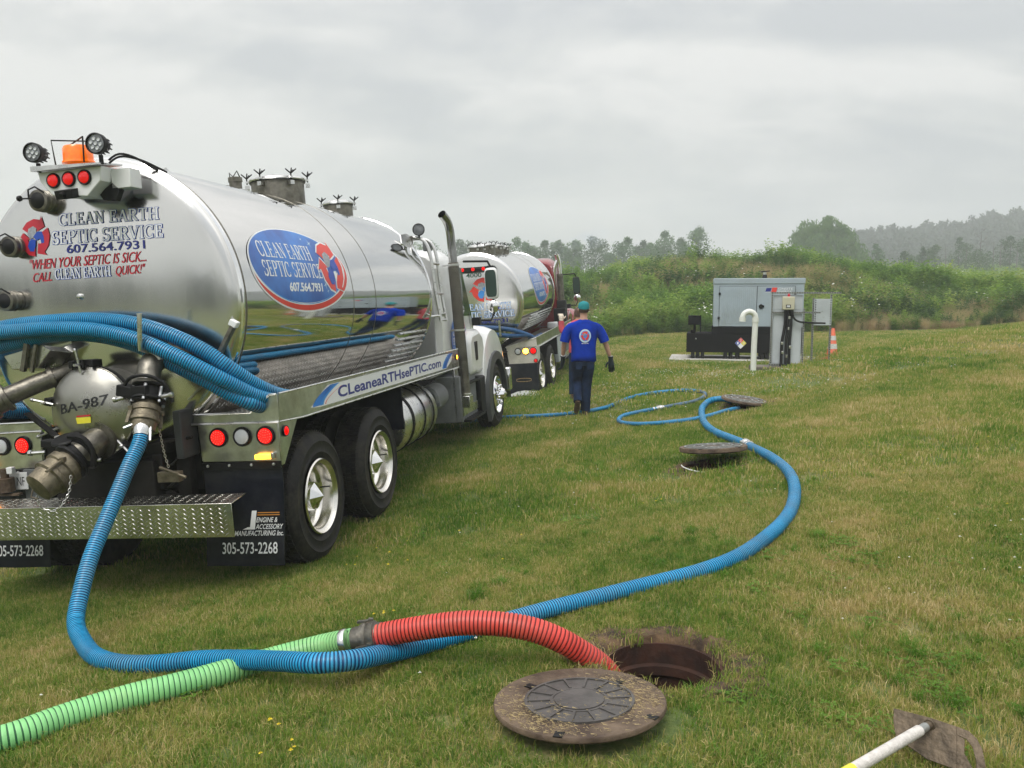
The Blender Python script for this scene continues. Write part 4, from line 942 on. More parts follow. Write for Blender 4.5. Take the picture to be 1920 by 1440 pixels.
def oval_decal(root, yc, zc, Rt, side, ru, rv, emblem=True, nm='oval_sign', rev=False):
    """printed oval wrapped on the barrel; u along the truck (towards its front), v = arc height"""
    mid = R(14) if side > 0 else R(166)
    def fn(u, v, w):
        a = mid+(v/Rt if side > 0 else -v/Rt); rr = Rt+.003+w
        return Vector((math.cos(a)*rr, yc+(u if side > 0 else -u), zc+math.sin(a)*rr))
    def disc(mb, cu, cv, a_, b_, w, a0=0., n=64):
        rings = [[fn(cu+a_*t*math.cos(2*PI*k/n), cv+b_*t*math.sin(2*PI*k/n), w) for k in range(n)] for t in [.005]+[.06+.94*i/17 for i in range(18)]]
        mb.loft(rings, caps=False)
    ov = MB(); disc(ov, .03, -.035, ru*1.01, rv*1.02, 0); base = ov.build(nm, 'whiteprint', root, recalc=False, label='blue oval sign with white serif lettering and red arrows')
    m_ = MB(); disc(m_, .028, -.034, ru*.985, rv*.985, .001); m_.build('red_swoosh', 'oredprint', base, recalc=False)
    m_ = MB(); disc(m_, 0, 0, ru*.975, rv*.955, .002); m_.build('white_rim', 'whiteprint', base, recalc=False)
    m_ = MB(); disc(m_, -.005, .004, ru*.945, rv*.915, .003); m_.build('blue_field', 'ovalblue', base, recalc=False)
    m_ = MB()
    for (a0, a1, r0, r1) in ((20, 100, .90, .86), (-100, -30, .93, .86), (200, 265, .93, .90)):
        n = 22; P = []
        for i in range(n+1):
            t = i/n; a = R(a0+(a1-a0)*t); th_ = .018*math.sin(PI*t)+.001; P.append((fn(ru*(r0-th_)*math.cos(a), rv*(r0-th_)*math.sin(a), .0035), fn(ru*(r0+th_*.3)*math.cos(a), rv*(r0+th_*.3)*math.sin(a), .0035)))
        for i in range(n): m_.add([P[i][0], P[i+1][0], P[i+1][1], P[i][1]], [(0, 1, 2, 3)])
        m_.mark()
    pieces(m_, 'sky_blue_arc', 'skyprint', base, recalc=False)
    u0, u1 = -ru*.78, ru*.34
    m_ = MB(); put_serif(m_, 'CLEAN EARTH', u0+.02, u1-.05, rv*.14, rv*.52, fn, .0045, grow=.004); m_.mark(); put_serif(m_, 'SEPTIC SERVICE', u0, u1+.05, -rv*.30, rv*.06, fn, .0045, grow=.004)
    pieces(m_, 'serif_lettering', 'whiteprint', base, recalc=False)
    m_ = MB(); put_text(m_, '607.564.7931', -ru*.36, ru*.34, -rv*.64, -rv*.42, fn, .004, offset=.035); m_.build('phone_number', 'whiteprint', base, recalc=False)
    m_ = MB()
    for (a, b, s_) in ((.22, .72, .030), (.36, .62, .05), (.42, -.46, .05), (.46, -.62, .03), (.30, -.30, .02)):
        m_.mark()
        for k in range(4):
            t = k*PI/4; l = s_ if k % 2 == 0 else s_*.5; dx, dy = math.cos(t+.3)*l, math.sin(t+.3)*l
            m_.add([fn(ru*a-dx, rv*b-dy, .0042), fn(ru*a+dy*.1, rv*b-dx*.1, .0042), fn(ru*a+dx, rv*b+dy, .0042), fn(ru*a-dy*.1, rv*b+dx*.1, .0042)], [(0, 1, 2, 3)])
    pieces(m_, 'sparkle', 'paleprint', base, recalc=False)
    wh, rd, gy, bl = MB(), MB(), MB(), MB(); recycle((wh, rd, gy, bl), ru*.66, rv*.02, ru*.27, rv*.66, fn, .0045)
    wh.build('arrow_outline', 'whiteprint', base, recalc=False); rd.build('red_arrows', 'oredprint', base, recalc=False); gy.build('grey_figure', 'greyprint', base, recalc=False); bl.build('blue_figure', 'blueprint', base, recalc=False)

def ribs_metal(m): return m

def tanker(label, mw, near=True, Rt=1.05, zc=2.1, yF=4.05, paint='white'):
    root = thing('tanker_truck', label, 'tanker truck', mw=mw, group='septic tanker trucks standing on the lawn')
    y0 = -.62; P = lambda name, mb, m, **k: mb.build(name, m, root, **k)
    # ---- vessel
    mb = MB(); n = 128; mb.loft([circle((0, y0+(yF-y0)*t, zc), Rt, n) for t in np.linspace(0, 1, 13)], caps=False); barrel = P('tank_barrel', mb, 'barrel')
    def headprof(sg):
        pr = [(Rt, 0), (Rt*.9985, -.02), (Rt*.99, -.045), (Rt*.97, -.072), (Rt*.93, -.085)]
        for t in (.88, .8, .65, .5, .35, .2, .1, .0): pr.append((max(.001, Rt*.93*t/.93), -.085-.085*(1-(t/.93)**2)))
        return pr
    mb = MB(); mb.lathe(headprof(1), (0, y0, zc), (0, 1, 0), 128); hd = P('rear_head', mb, 'head', angle=70)
    mb = MB(); mb.lathe(headprof(1), (0, yF, zc), (0, -1, 0), 96); P('front_head', mb, 'head', angle=70)
    for (yy, rr, wd, mt) in [(y0, .012, .022, 'chrome'), (y0+.05, .004, .01, 'dullsteel'), (1.46, .0025, .007, 'dullsteel'), (2.06, .0025, .007, 'dullsteel'), (yF, .012, .02, 'chrome')]:
        mb = MB(); mb.lathe([(Rt-.004, -wd), (Rt+rr*.8, -wd*.6), (Rt+rr, 0), (Rt+rr*.8, wd*.6), (Rt-.004, wd)], (0, yy, zc), (0, 1, 0), 128, caps=False); P('weld_band' if rr < .01 else 'rim_band', mb, mt)
    # ---- hatches and fittings on top
    if near:
        hatch(root, 2.25, zc, Rt, .27, .19, 6); hatch(root, 3.85, zc, Rt, .175, .12, 4)
        mb = MB(); mb.lathe([(.058, -.05), (.058, .10), (.066, .10), (.066, .14), (.05, .145), (.001, .15)], (0, 1.37, zc+Rt), (0, 0, 1), 20); cp = P('vent_cap', mb, 'dullsteel')
        k = MB(); k.tube([(-.05, 1.37, zc+Rt+.14), (-.055, 1.37, zc+Rt+.19), (-.02, 1.37, zc+Rt+.15), (.03, 1.36, zc+Rt+.20), (.055, 1.37, zc+Rt+.13)], .006, 6); k.build('cap_handle', 'black', cp)
        mb = MB(); mb.prism([(-.3, 0), (-.22, .02), (.22, .02), (.3, 0)], lambda u, v, w: Vector((w-.05, 2.25-.2+u*1.3, zc+Rt-.012+v)), .1); P('reinforcing_pad', mb, 'alu')
    else:
        for i, (yy, r, h) in enumerate([(-.25, .16, .10), (.45, .24, .14), (1.35, .22, .12), (2.1, .2, .1)]): hatch(root, yy, zc, Rt, r, h, 4 if r < .2 else 6)
    mb = MB()
    for yy in (.25, 3.3):
        mb.mark(); mb.prism([(-.05, -.02), (.05, -.02), (.045, .05), (.0, .075), (-.045, .05)], lambda u, v, w, yy=yy: Vector((w-.006, yy+u, zc+Rt+v)), .012)
    pieces(mb, 'lifting_lug', 'alu', root)
    mb = MB()   # thin roof seam
    mb.box(-.06, .06, .1, 3.6, zc+Rt-.004, zc+Rt+.004); P('roof_strip', mb, 'alu')
    # ---- rear head: light box, work lamps, beacon
    hy = lambda x, z: headz(x, z, zc, Rt, y0)
    def fl(dx=0.):
        return lambda u, v, w: Vector((u, hy(u, v)-.004-w, v))
    if near:
        lb = MB(); yb = -1.0
        face = [(-.155, 3.02), (-.14, 2.955), (-.06, 2.86), (.205, 2.83), (.315, 2.925), (.335, 3.02)]
        lb.prism(face, lambda u, v, w: Vector((u, yb+w, v)), .20); box = P('light_box', lb, 'white2', bev=.006, label='white light box high on the rear head')
        hdm = MB(); hdm.prism([(-.165, 3.02), (.345, 3.02), (.345, 3.032), (-.165, 3.055)], lambda u, v, w: Vector((u, yb-.05+w, v+w*.10)), .26); hdm.build('hood_plate', 'alu', box)
        for xx in (-.035, .083, .203): lamp(box, (xx, yb-.001, 2.955-.0*xx), .040, (0, -1, 0), 'redlens', 'red_lamp')
        sb = MB(); sb.box(.325, .47, -.90, -.78, 2.88, 3.01); sb.mark(); sb.box(-.12, .05, -.9, -.75, 2.9, 2.98); pieces(sb, 'lamp_bracket', 'white2', root, bev=.004)
        cm = MB(); cm.cbox((.075, -1.02, 2.855), .13, .09, .06, Matrix.Rotation(.25, 3, 'X')); cm.cyl((.075, -1.06, 2.85), (.075, -1.09, 2.835), .018, n=12); cm.bar((.13, -.97, 2.87), (.16, -.9, 2.9), .03); P('rear_camera', cm, 'black', bev=.004)
        lowm = MB(); lowm.prism([(.22, 2.86), (.33, 2.92), (.38, 2.87), (.34, 2.80), (.25, 2.81)], lambda u, v, w: Vector((u, -.90+w, v)), .05); P('shield_and_reflection', lowm, 'black')  # black plate, partly modelling the light box's dark reflection in the head
        for (wx, wz, rr) in ((-.135, 3.145, .065), (.345, 3.155, .068)):
            wl = MB(); c = Vector((wx, -1.04, wz)); d = Vector((.12, -1, -.02)).normalized()
            wl.lathe([(rr*.30, -.11), (rr*.62, -.10), (rr*.72, -.06), (rr*.8, -.05), (rr*.8, -.03), (rr, -.025), (rr*1.02, .012), (rr*.9, .018), (rr*.88, .0)], c, d, 28, 0)
            for k in range(10):
                a = 2*PI*k/10; u = d.orthogonal().normalized(); v = d.cross(u); p = c-d*.075+(u*math.cos(a)+v*math.sin(a))*rr*.72; wl.cbox(p, .006, .05, .02, Matrix((u, d, v)).transposed(), 0)
            wl.bar(c-d*.04-Vector((0, 0, rr)), c-d*.04-Vector((0, 0, rr+.06)), .02, .02, 0)
            wo_ = P('work_lamp', wl, ['black'])
            le = MB(); le.lathe([(rr*.88, .004), (.001, .006)], c, d, 24, 0)
            u = d.orthogonal().normalized(); v = d.cross(u)
            for k in range(7):
                a = 2*PI*k/6; q_ = c+d*.007+(u*math.cos(a)+v*math.sin(a))*(rr*.48 if k < 6 else 0); le.lathe([(rr*.19, 0), (rr*.15, .006), (rr*.05, .003), (.0005, .003)], q_, d, 10, 1)
            le.build('lamp_glass', ['ledglass', 'clearlens'], wo_)
        bc = MB(); bc.lathe([(.105, 0), (.102, .012), (.096, .015), (.094, .095), (.085, .112), (.05, .118), (.001, .12)], (.117, -.93, 3.065), (0, 0, 1), 30); bcn = P('amber_beacon', bc, 'orange')
        cg = MB()
        for (xa, xb, ya, yb2) in ((.0, .235, -1.02, -1.02), (.0, .235, -.84, -.84)):
            cg.tube([(xa+.01, ya, 3.04), (xa-.005, ya, 3.215), (xb+.0, -1.86-ya+.0 if False else (-.84 if ya < -.9 else -1.02), 3.215), (xb-.01, (-.84 if ya < -.9 else -1.02), 3.05)], .0055, 6)
        cg.build('wire_guard', 'black', bcn)
        cb = MB()
        for k in range(2):
            cb.tube(cat_rom([(.36, -.95, 3.04+.02*k), (.40, -.9, 3.09+.02*k), (.47, -.78, 3.08), (.50, -.66, 3.03-.02*k+.02), (.52, -.55, zc+math.sqrt(Rt**2-.52**2)+.01)], .03), .008, 6)
        P('lamp_cables', cb, 'black')
        # overfill and sight ports, left side of head
        for (px_, pz_, r) in ((-.325, 2.87, .070), (-.60, 2.57, .068), (-.68, 2.19, .066), (-.80, 1.9, .055)):
            f = MB(); yh = hy(px_, pz_); c = Vector((px_, yh+.02, pz_)); f.lathe([(r*1.15, 0), (r*1.15, -.02), (r*1.0, -.025), (r*1.0, -.05), (r*1.12, -.055), (r*1.12, -.07), (r*1.0, -.075), (r*1.0, -.095), (r*1.1, -.10), (r*1.08, -.115), (r*.86, -.12)], c, (0, 1, 0), 28, 0)
            f.lathe([(r*.86, -.118), (r*.5, -.135), (.001, -.14)], c, (0, 1, 0), 24, 1)
            pt = P('sight_port', f, ['dullsteel', 'black'], angle=50)
            h = MB(); h.tube([c+Vector((-r*1.1, -.11, r*.2)), c+Vector((-r*.8, -.13, r*1.1)), c+Vector((r*.1, -.14, r*1.3)), c+Vector((r*.9, -.12, r*.7))], .006, 6); h.tube([c+Vector((-r*.5, -.14, r*.2)), c+Vector((-r*1.5, -.15, r*.25))], .006, 6)
            h.lathe([(.018, -.012), (.022, 0), (.018, .012)], c+Vector((-r*1.6, -.155, r*.27)), (1, 0, 0), 8); h.build('port_latch', 'black', pt)
        mb = MB(); mb.lathe([(.022, 0), (.022, .012), (.015, .02), (.001, .024)], (-.105, hy(-.1, 2.18), 2.18), (0, -1, 0), 12); P('sample_bolt', mb, 'alu')
        # ---- lettering on the head
        f = fl()
        m1 = MB(); m2 = MB()
        sh = .03
        g = lambda u, v, w: f(u, v, w)
        def slant(u0, u1, va, vb):   # text line whose base runs from va to vb
            return lambda u, v, w: g(u, v+va+(vb-va)*((u-u0)/(u1-u0)), w)
        lines = [('CLEAN EARTH', -.235, .548, 2.690, 2.672, .083), ('SEPTIC SERVICE', -.30, .575, 2.563, 2.545, .090)]
        for tx_, ua, ub, va, vb, h in lines:
            put_serif(m1, tx_, ua, ub, 0, h, slant(ua, ub, va, vb), .000, grow=.040); put_serif(m2, tx_, ua, ub, 0, h, slant(ua, ub, va, vb), .0012, grow=.004)
            m1.mark(); m2.mark()
        ua, ub = -.295, .16; put_serif(m1, 'CLEAN EARTH', ua, ub, 0, .072, slant(ua, ub, 2.314, 2.306), .0, grow=.045); put_serif(m2, 'CLEAN EARTH', ua, ub, 0, .072, slant(ua, ub, 2.314, 2.306), .0012, grow=.0)
        pieces(m1, 'serif_outline', 'blueprint', hd, recalc=False); pieces(m2, 'serif_fill', 'whiteprint', hd, recalc=False)
        m1 = MB(); ua, ub = -.182, .43; put_text(m1, '607.564.7931', ua, ub, 0, .062, slant(ua, ub, 2.490, 2.476), .0, offset=.014); m1.build('phone_number', 'navyprint', hd, recalc=False)
        m1 = MB(); ua, ub = -.51, .432; put_text(m1, '"WHEN YOUR SEPTIC IS SICK...', ua, ub, 0, .075, slant(ua, ub, 2.398, 2.388), .0, shear=.35, offset=.008); m1.mark()
        ua, ub = -.49, -.325; put_text(m1, 'CALL', ua, ub, 0, .066, slant(ua, ub, 2.308, 2.308), .0, shear=.35, offset=.008); m1.mark()
        ua, ub = .195, .42; put_text(m1, 'QUICK!"', ua, ub, 0, .078, slant(ua, ub, 2.296, 2.296), .0, shear=.35, offset=.008)
        pieces(m1, 'slogan', 'redprint', hd, recalc=False)
        wh, rd, gy, bl = MB(), MB(), MB(), MB(); recycle((None, rd, gy, bl), -.445, 2.625, .13, .135, f, .0)
        rd.build('red_arrows', 'redprint', hd, recalc=False); gy.build('grey_figure', 'greyprint', hd, recalc=False); bl.build('blue_figure', 'blueprint', hd, recalc=False)
        oval_decal(root, .45, zc, Rt, 1, .90, .345)
        # left side carries the same oval
        # ---- rear manway
        cx, cz, r = .060, 1.375, .300
        mb = MB(); mb.lathe([(r*.96, .02), (r*.96, -.20), (r*1.03, -.20), (r*1.03, -.225)], (cx, -.76, cz), (0, 1, 0), 56); mw_ = P('manway_neck', mb, 'dullsteel')
        mb = MB(); mb.lathe([(r*1.05, -.235), (r*1.07, -.25), (r*1.04, -.262), (r*.94, -.275), (r*.8, -.305), (r*.5, -.335), (.001, -.345)], (cx, -.76, cz), (0, 1, 0), 56); door = P('manway_door', mb, 'manway', angle=60)
        mb = MB(); mb.lathe([(r*1.075, -.205), (r*1.085, -.23)], (cx, -.76, cz), (0, 1, 0), 56); mb.build('gasket', 'black', door)
        def fd(u, v, w):
            q_ = math.hypot(u-cx, v-cz)/r; d_ = np.interp(q_, [0, .5, .8, .94, 1.04], [.345, .335, .305, .275, .262]); return Vector((u, -.76-d_-.003-w, v))
        mb = MB(); put_text(mb, 'BA-987', cx-.185, cx+.185, 1.405, 1.475, lambda u, v, w: fd(u, v+.03*(u-cx)/.2, w), 0, offset=.012); mb.build('tank_number', 'blackprint', door, recalc=False)
        mb = MB(); mb.prism([(-.055, 0), (.05, .004), (.055, .045), (-.06, .042)], lambda u, v, w: fd(cx+.0+u, 1.31+v, w), .002); mb.build('yellow_sticker', 'yellowprint', door)
        mb = MB(); mb.prism([(-.05, .046), (.052, .05), (.054, .06), (-.055, .056)], lambda u, v, w: fd(cx+.0+u, 1.31+v, w), .002); mb.build('sticker_heading', 'redprint', door)
        k = MB()
        for a in (25, 95, 165, 200, 315, 245):
            a = R(a); c = Vector((cx+math.cos(a)*r*1.12, -1.0, cz+math.sin(a)*r*1.12)); dr = Vector((math.cos(a), 0, math.sin(a)))
            k.mark(); k.cbox(c, .05, .08, .05, Matrix.Rotation(-a, 3, 'Y'), 0); k.tube([c-dr*.06+Vector((0, -.05, 0)), c+dr*.09+Vector((0, -.06, 0))], .009, 6, mi=1); k.tube([c+Vector((0, -.1, 0)), c+Vector((0, .02, 0))], .01, 6, mi=1)
            k.lathe([(.014, -.01), (.016, 0), (.012, .012)], c+dr*.1+Vector((0, -.06, 0)), dr, 8, 1)
        pieces(k, 'door_clamp', ['black', 'alu'], mw_)
        hg = MB(); hg.cbox((cx-.02, -.99, cz+r*1.15), .16, .05, .04); hg.cbox((cx-.1, -1.0, cz+r*1.12), .03, .1, .05); hg.cbox((cx+.06, -1.0, cz+r*1.12), .03, .1, .05); hg.build('door_hinge', 'black', mw_, bev=.004)
        # ---- discharge pipe with elbow, black lever valve and cam coupling carrying the hose
        mb = MB(); mb.tube(cat_rom([(.56, hy(.56, 1.70)+.05, 1.71), (.56, -.95, 1.71), (.565, -1.06, 1.66), (.58, -1.10, 1.57)], .03), .078, 20); mb.lathe([(.105, 0), (.105, .02)], (.58, -1.10, 1.575), (.03, -.3, -1), 24); mb.lathe([(.11, 0), (.11, -.03)], (.56, hy(.56, 1.7)+.02, 1.71), (0, 1, 0), 24)
        P('outlet_elbow', mb, 'dullsteel')
        va = Vector((.585, -1.12, 1.49)); vd = Vector((.06, -.55, -1)).normalized()
        mb = MB(); mb.lathe([(.112, -.06), (.112, -.035), (.085, -.03), (.088, .035), (.112, .04), (.112, .06)], va, vd, 26)
        mb.cbox(va+Vector((-.09, -.06, .03)), .15, .10, .075, Matrix.Rotation(.2, 3, 'Y')); mb.cbox(va+Vector((.0, -.09, .02)), .11, .05, .09)
        v = P('butterfly_valve', mb, 'black', bev=.006)
        k = MB()
        for a in range(6): k.lathe([(.012, -.075), (.012, .075)], va+(vd.orthogonal().normalized()*math.cos(a*1.047)+vd.cross(vd.orthogonal().normalized())*math.sin(a*1.047))*.098, vd, 6, 0)
        k.tube([va+Vector((-.20, -.06, -.02)), va+Vector((-.14, -.06, -.01))], .014, 8, mi=0); k.tube([va+Vector((.10, -.03, -.02)), va+Vector((.17, -.03, -.01))], .014, 8, mi=0)
        k.lathe([(.018, 0), (.02, .02), (.001, .026)], va+Vector((-.20, -.06, -.02)), (-1, 0, 0), 10); k.lathe([(.018, 0), (.02, .02), (.001, .026)], va+Vector((.17, -.03, -.01)), (1, 0, 0), 10)
        k.build('valve_bolts', 'alu', v)
        lv = MB(); lv.tube(cat_rom([va+Vector((-.13, -.08, .05)), va+Vector((-.05, -.11, .12)), va+Vector((.06, -.09, .13)), va+Vector((.15, -.04, .06)), va+Vector((.18, -.02, -.06))], .02), .012, 8); lv.build('valve_lever', 'black', v)
        mb = MB(); c0 = va+vd*.06; camlock(mb, c0, vd, .088, .20); P('cam_coupling', mb, 'bronze', angle=45)
        # ---- large lower discharge with capped coupling
        mb = MB(); mb.tube(cat_rom([(.13, -1.0, 1.20), (.12, -1.12, 1.17), (.07, -1.2, 1.12)], .03), .095, 22); mb.lathe([(.135, 0), (.135, .025)], (.125, -1.06, 1.185), (.0, -1, -.1), 28); P('drain_stub', mb, 'dullsteel')
        va = Vector((.055, -1.20, 1.10)); vd = Vector((-.34, -.85, -.50)).normalized()
        mb = MB(); mb.lathe([(.132, -.06), (.132, -.03), (.10, -.025), (.10, .03), (.132, .035), (.132, .06)], va, vd, 30); mb.cbox(va+Vector((-.12, .0, .09)), .24, .08, .05, Matrix.Rotation(.12, 3, 'Y')); mb.lathe([(.09, 0), (.10, .02), (.085, .035)], va+Vector((-.08, .02, .10)), (0, -.3, 1), 22)
        v = P('knife_valve', mb, 'black', bev=.006)
        k = MB(); k.tube(cat_rom([va+Vector((.0, -.06, .15)), va+Vector((.10, -.06, .14)), va+Vector((.16, -.05, .04)), va+Vector((.15, -.05, -.06))], .02), .018, 8); k.build('valve_ring', 'black', v)
        k = MB(); k.bar((-.38, -1.10, 1.40), (-.12, -1.16, 1.24), .045, .012, 0); k.bar((-.12, -1.16, 1.24), (-.05, -1.2, 1.19), .035, .01, 1); k.bar((-.05, -1.2, 1.19), (.02, -1.24, 1.17), .02, .01, 1); k.build('long_lever', ['black', 'alu'], v)
        k = MB()
        for (a, b, c) in ((-.29, -1.14, 1.13), (.16, -1.17, 1.07), (.14, -1.2, 1.12)): k.mark(); k.tube([(a-.05, b-.02, c), (a+.05, b, c)], .013, 8); k.lathe([(.02, -.01), (.02, .012)], (a-.05, b-.02, c), (1, 0, 0), 8)
        pieces(k, 'valve_bolt', 'alu', v)
        mb = MB(); c0 = va+vd*.05; camlock(mb, c0, vd, .122, .25); P('capped_coupling', mb, 'bronze', angle=45)
        mb = MB(); c1 = c0+vd*.245; mb.lathe([(.10, 0), (.10, .02), (.06, .03), (.001, .03)], c1, vd, 28); mb.tube([c1+vd*.03+Vector((-.03, 0, .0)), c1+vd*.06+Vector((-.02, 0, -.03)), c1+vd*.05+Vector((.02, 0, -.05))], .005, 6); P('coupling_plug', mb, 'bronze')
        chain(root, [c1+Vector((-.02, -.02, -.06)), c1+Vector((.0, -.03, -.13)), c1+Vector((.10, -.02, -.16)), c1+Vector((.18, .02, -.06)), c1+Vector((.18, .06, .05))], .009)
        chain(root, [(.645, -1.16, 1.37), (.655, -1.15, 1.22), (.65, -1.12, 1.08), (.655, -1.1, .99)], .008)
        mb = MB(); mb.cbox((.62, -1.04, .915), .16, .06, .07); mb.cyl((.56, -1.06, .985), (.75, -1.06, .91), .012, n=8); P('tow_pin_block', mb, 'bronze', bev=.006)
        # ---- left branch pipe
        mb = MB(); mb.tube([(-.22, -.82, 1.66), (-.40, -.98, 1.585), (-.56, -1.10, 1.51)], .066, 20); mb.lathe([(.09, 0), (.09, .03)], (-.30, -.89, 1.62), (-.8, -.6, -.35), 22); mb.lathe([(.10, 0), (.10, .03), (.085, .035), (.085, .09), (.105, .095), (.105, .13)], (-.53, -1.08, 1.52), (-.7, -.55, -.4), 26); P('branch_pipe', mb, 'dullsteel')
        mb = MB(); mb.tube(cat_rom([(-.60, -1.16, 1.47), (-.66, -1.2, 1.42), (-.70, -1.2, 1.3)], .02), .07, 16); P('branch_elbow', mb, 'dullsteel')
        mb = MB(); mb.prism([(-.62, 1.80), (-.30, 1.86), (-.24, 1.82), (-.36, 1.70), (-.56, 1.70)], lambda u, v, w: Vector((u, -.98+w, v-.15*w)), .20); P('drip_tray', mb, 'alu', bev=.004)
        mb = MB(); mb.cbox((-.43, -1.0, 1.78), .03, .03, .20, Matrix.Rotation(.3, 3, 'Y')); mb.cbox((-.36, -1.0, 1.77), .02, .02, .2, Matrix.Rotation(.3, 3, 'Y')); P('tray_bracket', mb, 'dullsteel')
        # ---- hose hooks
        mb = MB(); mb.tube([(.575, -.84, 1.76), (.565, -1.03, 1.76), (.56, -1.125, 1.79), (.572, -1.135, 1.85), (.585, -1.13, 2.02)], [.016]*3+[.016, .016], 8); mb.cbox((.60, -.98, 1.735), .09, .14, .05); mb.lathe([(.018, 0), (.018, .006)], (.585, -1.13, 2.018), (0, 0, 1), 12); P('hose_hook', mb, 'alu')
        mb = MB(); mb.bar((.90, -.80, 1.66), (1.06, -.80, 1.90), .05, .03); P('side_hose_hook', mb, 'dullsteel', bev=.004)
        mb = MB(); mb.cbox((1.067, -.80, 1.915), .06, .05, .045, Matrix.Rotation(.55, 3, 'Y')); P('hook_end_cap', mb, 'white2', bev=.006)
        # vessel saddle and under-frame seen below the head
        mb = MB(); mb.prism([(-.62, 1.20), (.62, 1.20), (.80, 1.42), (.70, 1.40), (.5, 1.27), (-.5, 1.27), (-.70, 1.40), (-.8, 1.42)], lambda u, v, w: Vector((u, -.60+w, v)), .04); P('vessel_saddle', mb, 'dullsteel')
        mb = MB()
        for a, b in (((.62, -.74, 1.40), (.86, -.72, 1.60)), ((.70, -.73, 1.52), (.98, -.7, 1.38))): mb.mark(); mb.bar(a, b, .012)
        pieces(mb, 'brace_rod', 'alu', root)
        mb = MB(); mb.box(.56, .62, -.86, -.66, 1.00, 1.34); P('support_gusset', mb, 'archgrey', bev=.01)
    else:
        f = fl(); m1 = MB(); put_text(m1, '4000 GA', -.14, .50, 2.77, 2.87, f, 0, offset=.02); m1.build('capacity_lettering', 'greenprint', hd, recalc=False)
        wh, rd, gy, bl = MB(), MB(), MB(), MB(); recycle((None, rd, gy, bl), .23, 2.50, .27, .26, f, .0)
        rd.build('red_arrows', 'oredprint', hd, recalc=False); gy.build('grey_figure', 'greyprint', hd, recalc=False); bl.build('blue_figure', 'skyprint', hd, recalc=False)
        m1 = MB(); m2 = MB()
        for tx_, ua, ub, va, h in (('CLEAN EARTH', -.32, .80, 2.07, .13), ('SEPTIC SERVICE', -.40, .86, 1.90, .13)):
            put_serif(m1, tx_, ua, ub, va, va+h, f, 0, grow=.05); put_serif(m2, tx_, ua, ub, va, va+h, f, .0012, grow=-.0); m1.mark(); m2.mark()
        pieces(m1, 'serif_outline', 'skyprint', hd, recalc=False); pieces(m2, 'serif_fill', 'whiteprint', hd, recalc=False)
        m1 = MB(); put_text(m1, '607.564.7931', -.25, .70, 1.77, 1.86, f, 0, offset=.03); m1.build('phone_number', 'navyprint', hd, recalc=False)
        lb = MB(); lb.box(-.32, .52, -.93, -.78, 2.90, 2.99); bx = P('light_box', lb, 'black', bev=.006)
        for xx in (-.16, .07, .30): lamp(bx, (xx, -.932, 2.945), .036, (0, -1, 0), 'redlamp', 'red_lamp')
        cm = MB(); cm.cbox((.46, -.97, 2.94), .14, .07, .12); cm.cbox((.46, -1.01, 2.94), .09, .02, .07); P('rear_camera', cm, 'black', bev=.006)
        oval_decal(root, 1.55, zc, Rt, 1, .95, .48)
        mb = MB(); mb.tube([(.60, -.84, 1.50), (.60, -1.10, 1.52), (.60, -1.12, 1.85)], .022, 8); P('hose_hook', mb, 'alu')
    # ---- long beads low on the barrel, right side; near ones model reflected rib lines
    mb = MB(); a0, a1 = R(-44), R(-24)
    for i in range(6):
        mb.mark(); a = a0+(a1-a0)*i/5; p = (math.cos(a)*(Rt+.008), zc+math.sin(a)*(Rt+.008)); mb.tube([(p[0], (2.95 if near else .4), p[1]), (p[0], yF-.05, p[1])], .013, 8)
    pieces(mb, 'barrel_rib_reflection', 'alu', root)
    # ---- deck rails: long side rail, lip, deck plate, both sides
    for s in (1, -1):
        for_ = 4.30; X_ = 1.27*s
        mb = MB(); mb.prism([(-.68, 1.215), (-.66, 1.405), (for_, 1.395), (for_, 1.165), (-.35, 1.19)], lambda u, v, w: Vector((X_-s*w, u, v)), .006); rail = P('side_rail', mb, 'fender')
        mb = MB(); mb.tube([(X_, -.66, 1.405), (X_, for_, 1.396)], .009, 6); mb.tube([(X_, -.69, 1.21), (X_, -.30, 1.188), (X_, for_, 1.163)], .007, 6); mb.build('rail_lip', 'alu', rail)
        mb = MB(); mb.box(min(.60*s, 1.262*s), max(.60*s, 1.262*s), -.66, for_, 1.236, 1.25); deck = P('deck_plate', mb, 'darkplate')
        mb = MB(); r_ = random.Random(3)
        for i in range(150):
            for j in range(15):
                if r_.random() < .03: continue
                yy = -.55+i*.032; xx = s*(.66+j*.038+(.019 if i % 2 else 0)); b = R(45 if (i+j) % 2 else -45)
                if yy < for_-.05 and abs(xx) < 1.25: q_ = Matrix.Rotation(b, 3, 'Z'); mb.add([Vector((xx, yy, 1.2502))+q_ @ Vector(p) for p in ((-.0165, 0, 0), (0, -.0052, .0), (.0165, 0, 0), (0, .0052, 0), (0, 0, .004))], [(0, 1, 4), (1, 2, 4), (2, 3, 4), (3, 0, 4)])
        if near and s > 0: mb.build('tread_pattern', 'deckdiamond', deck, kind='stuff', smooth=False)
        # rear corner lamp box
        yb = -.70
        if near:
            mb = MB(); poly = [(.635*s, 1.285), (1.075*s, 1.285), (1.10*s, 1.30), (1.235*s, 1.405), (1.285*s, 1.408), (1.285*s, 1.215), (.62*s, 1.222)]
            mb.prism(poly, lambda u, v, w: Vector((u, yb-.012+w, v)), .012); up = P('rear_trim', mb, 'fender', bev=.002)
            lp = MB(); lp.tube([(.63*s, yb-.02, 1.288), (1.075*s, yb-.02, 1.288), (1.235*s, yb-.02, 1.408), (1.285*s, yb-.02, 1.408)], .009, 6); lp.tube([(.605*s, yb-.03, 1.222), (1.29*s, yb-.03, 1.212)], .008, 6); lp.build('trim_lip', 'alu', up)
            mb = MB(); mb.prism([(.648*s, 1.215), (1.262*s, 1.208), (1.262*s, .935), (.66*s, .945)], lambda u, v, w: Vector((u, yb+w, v)), .008)
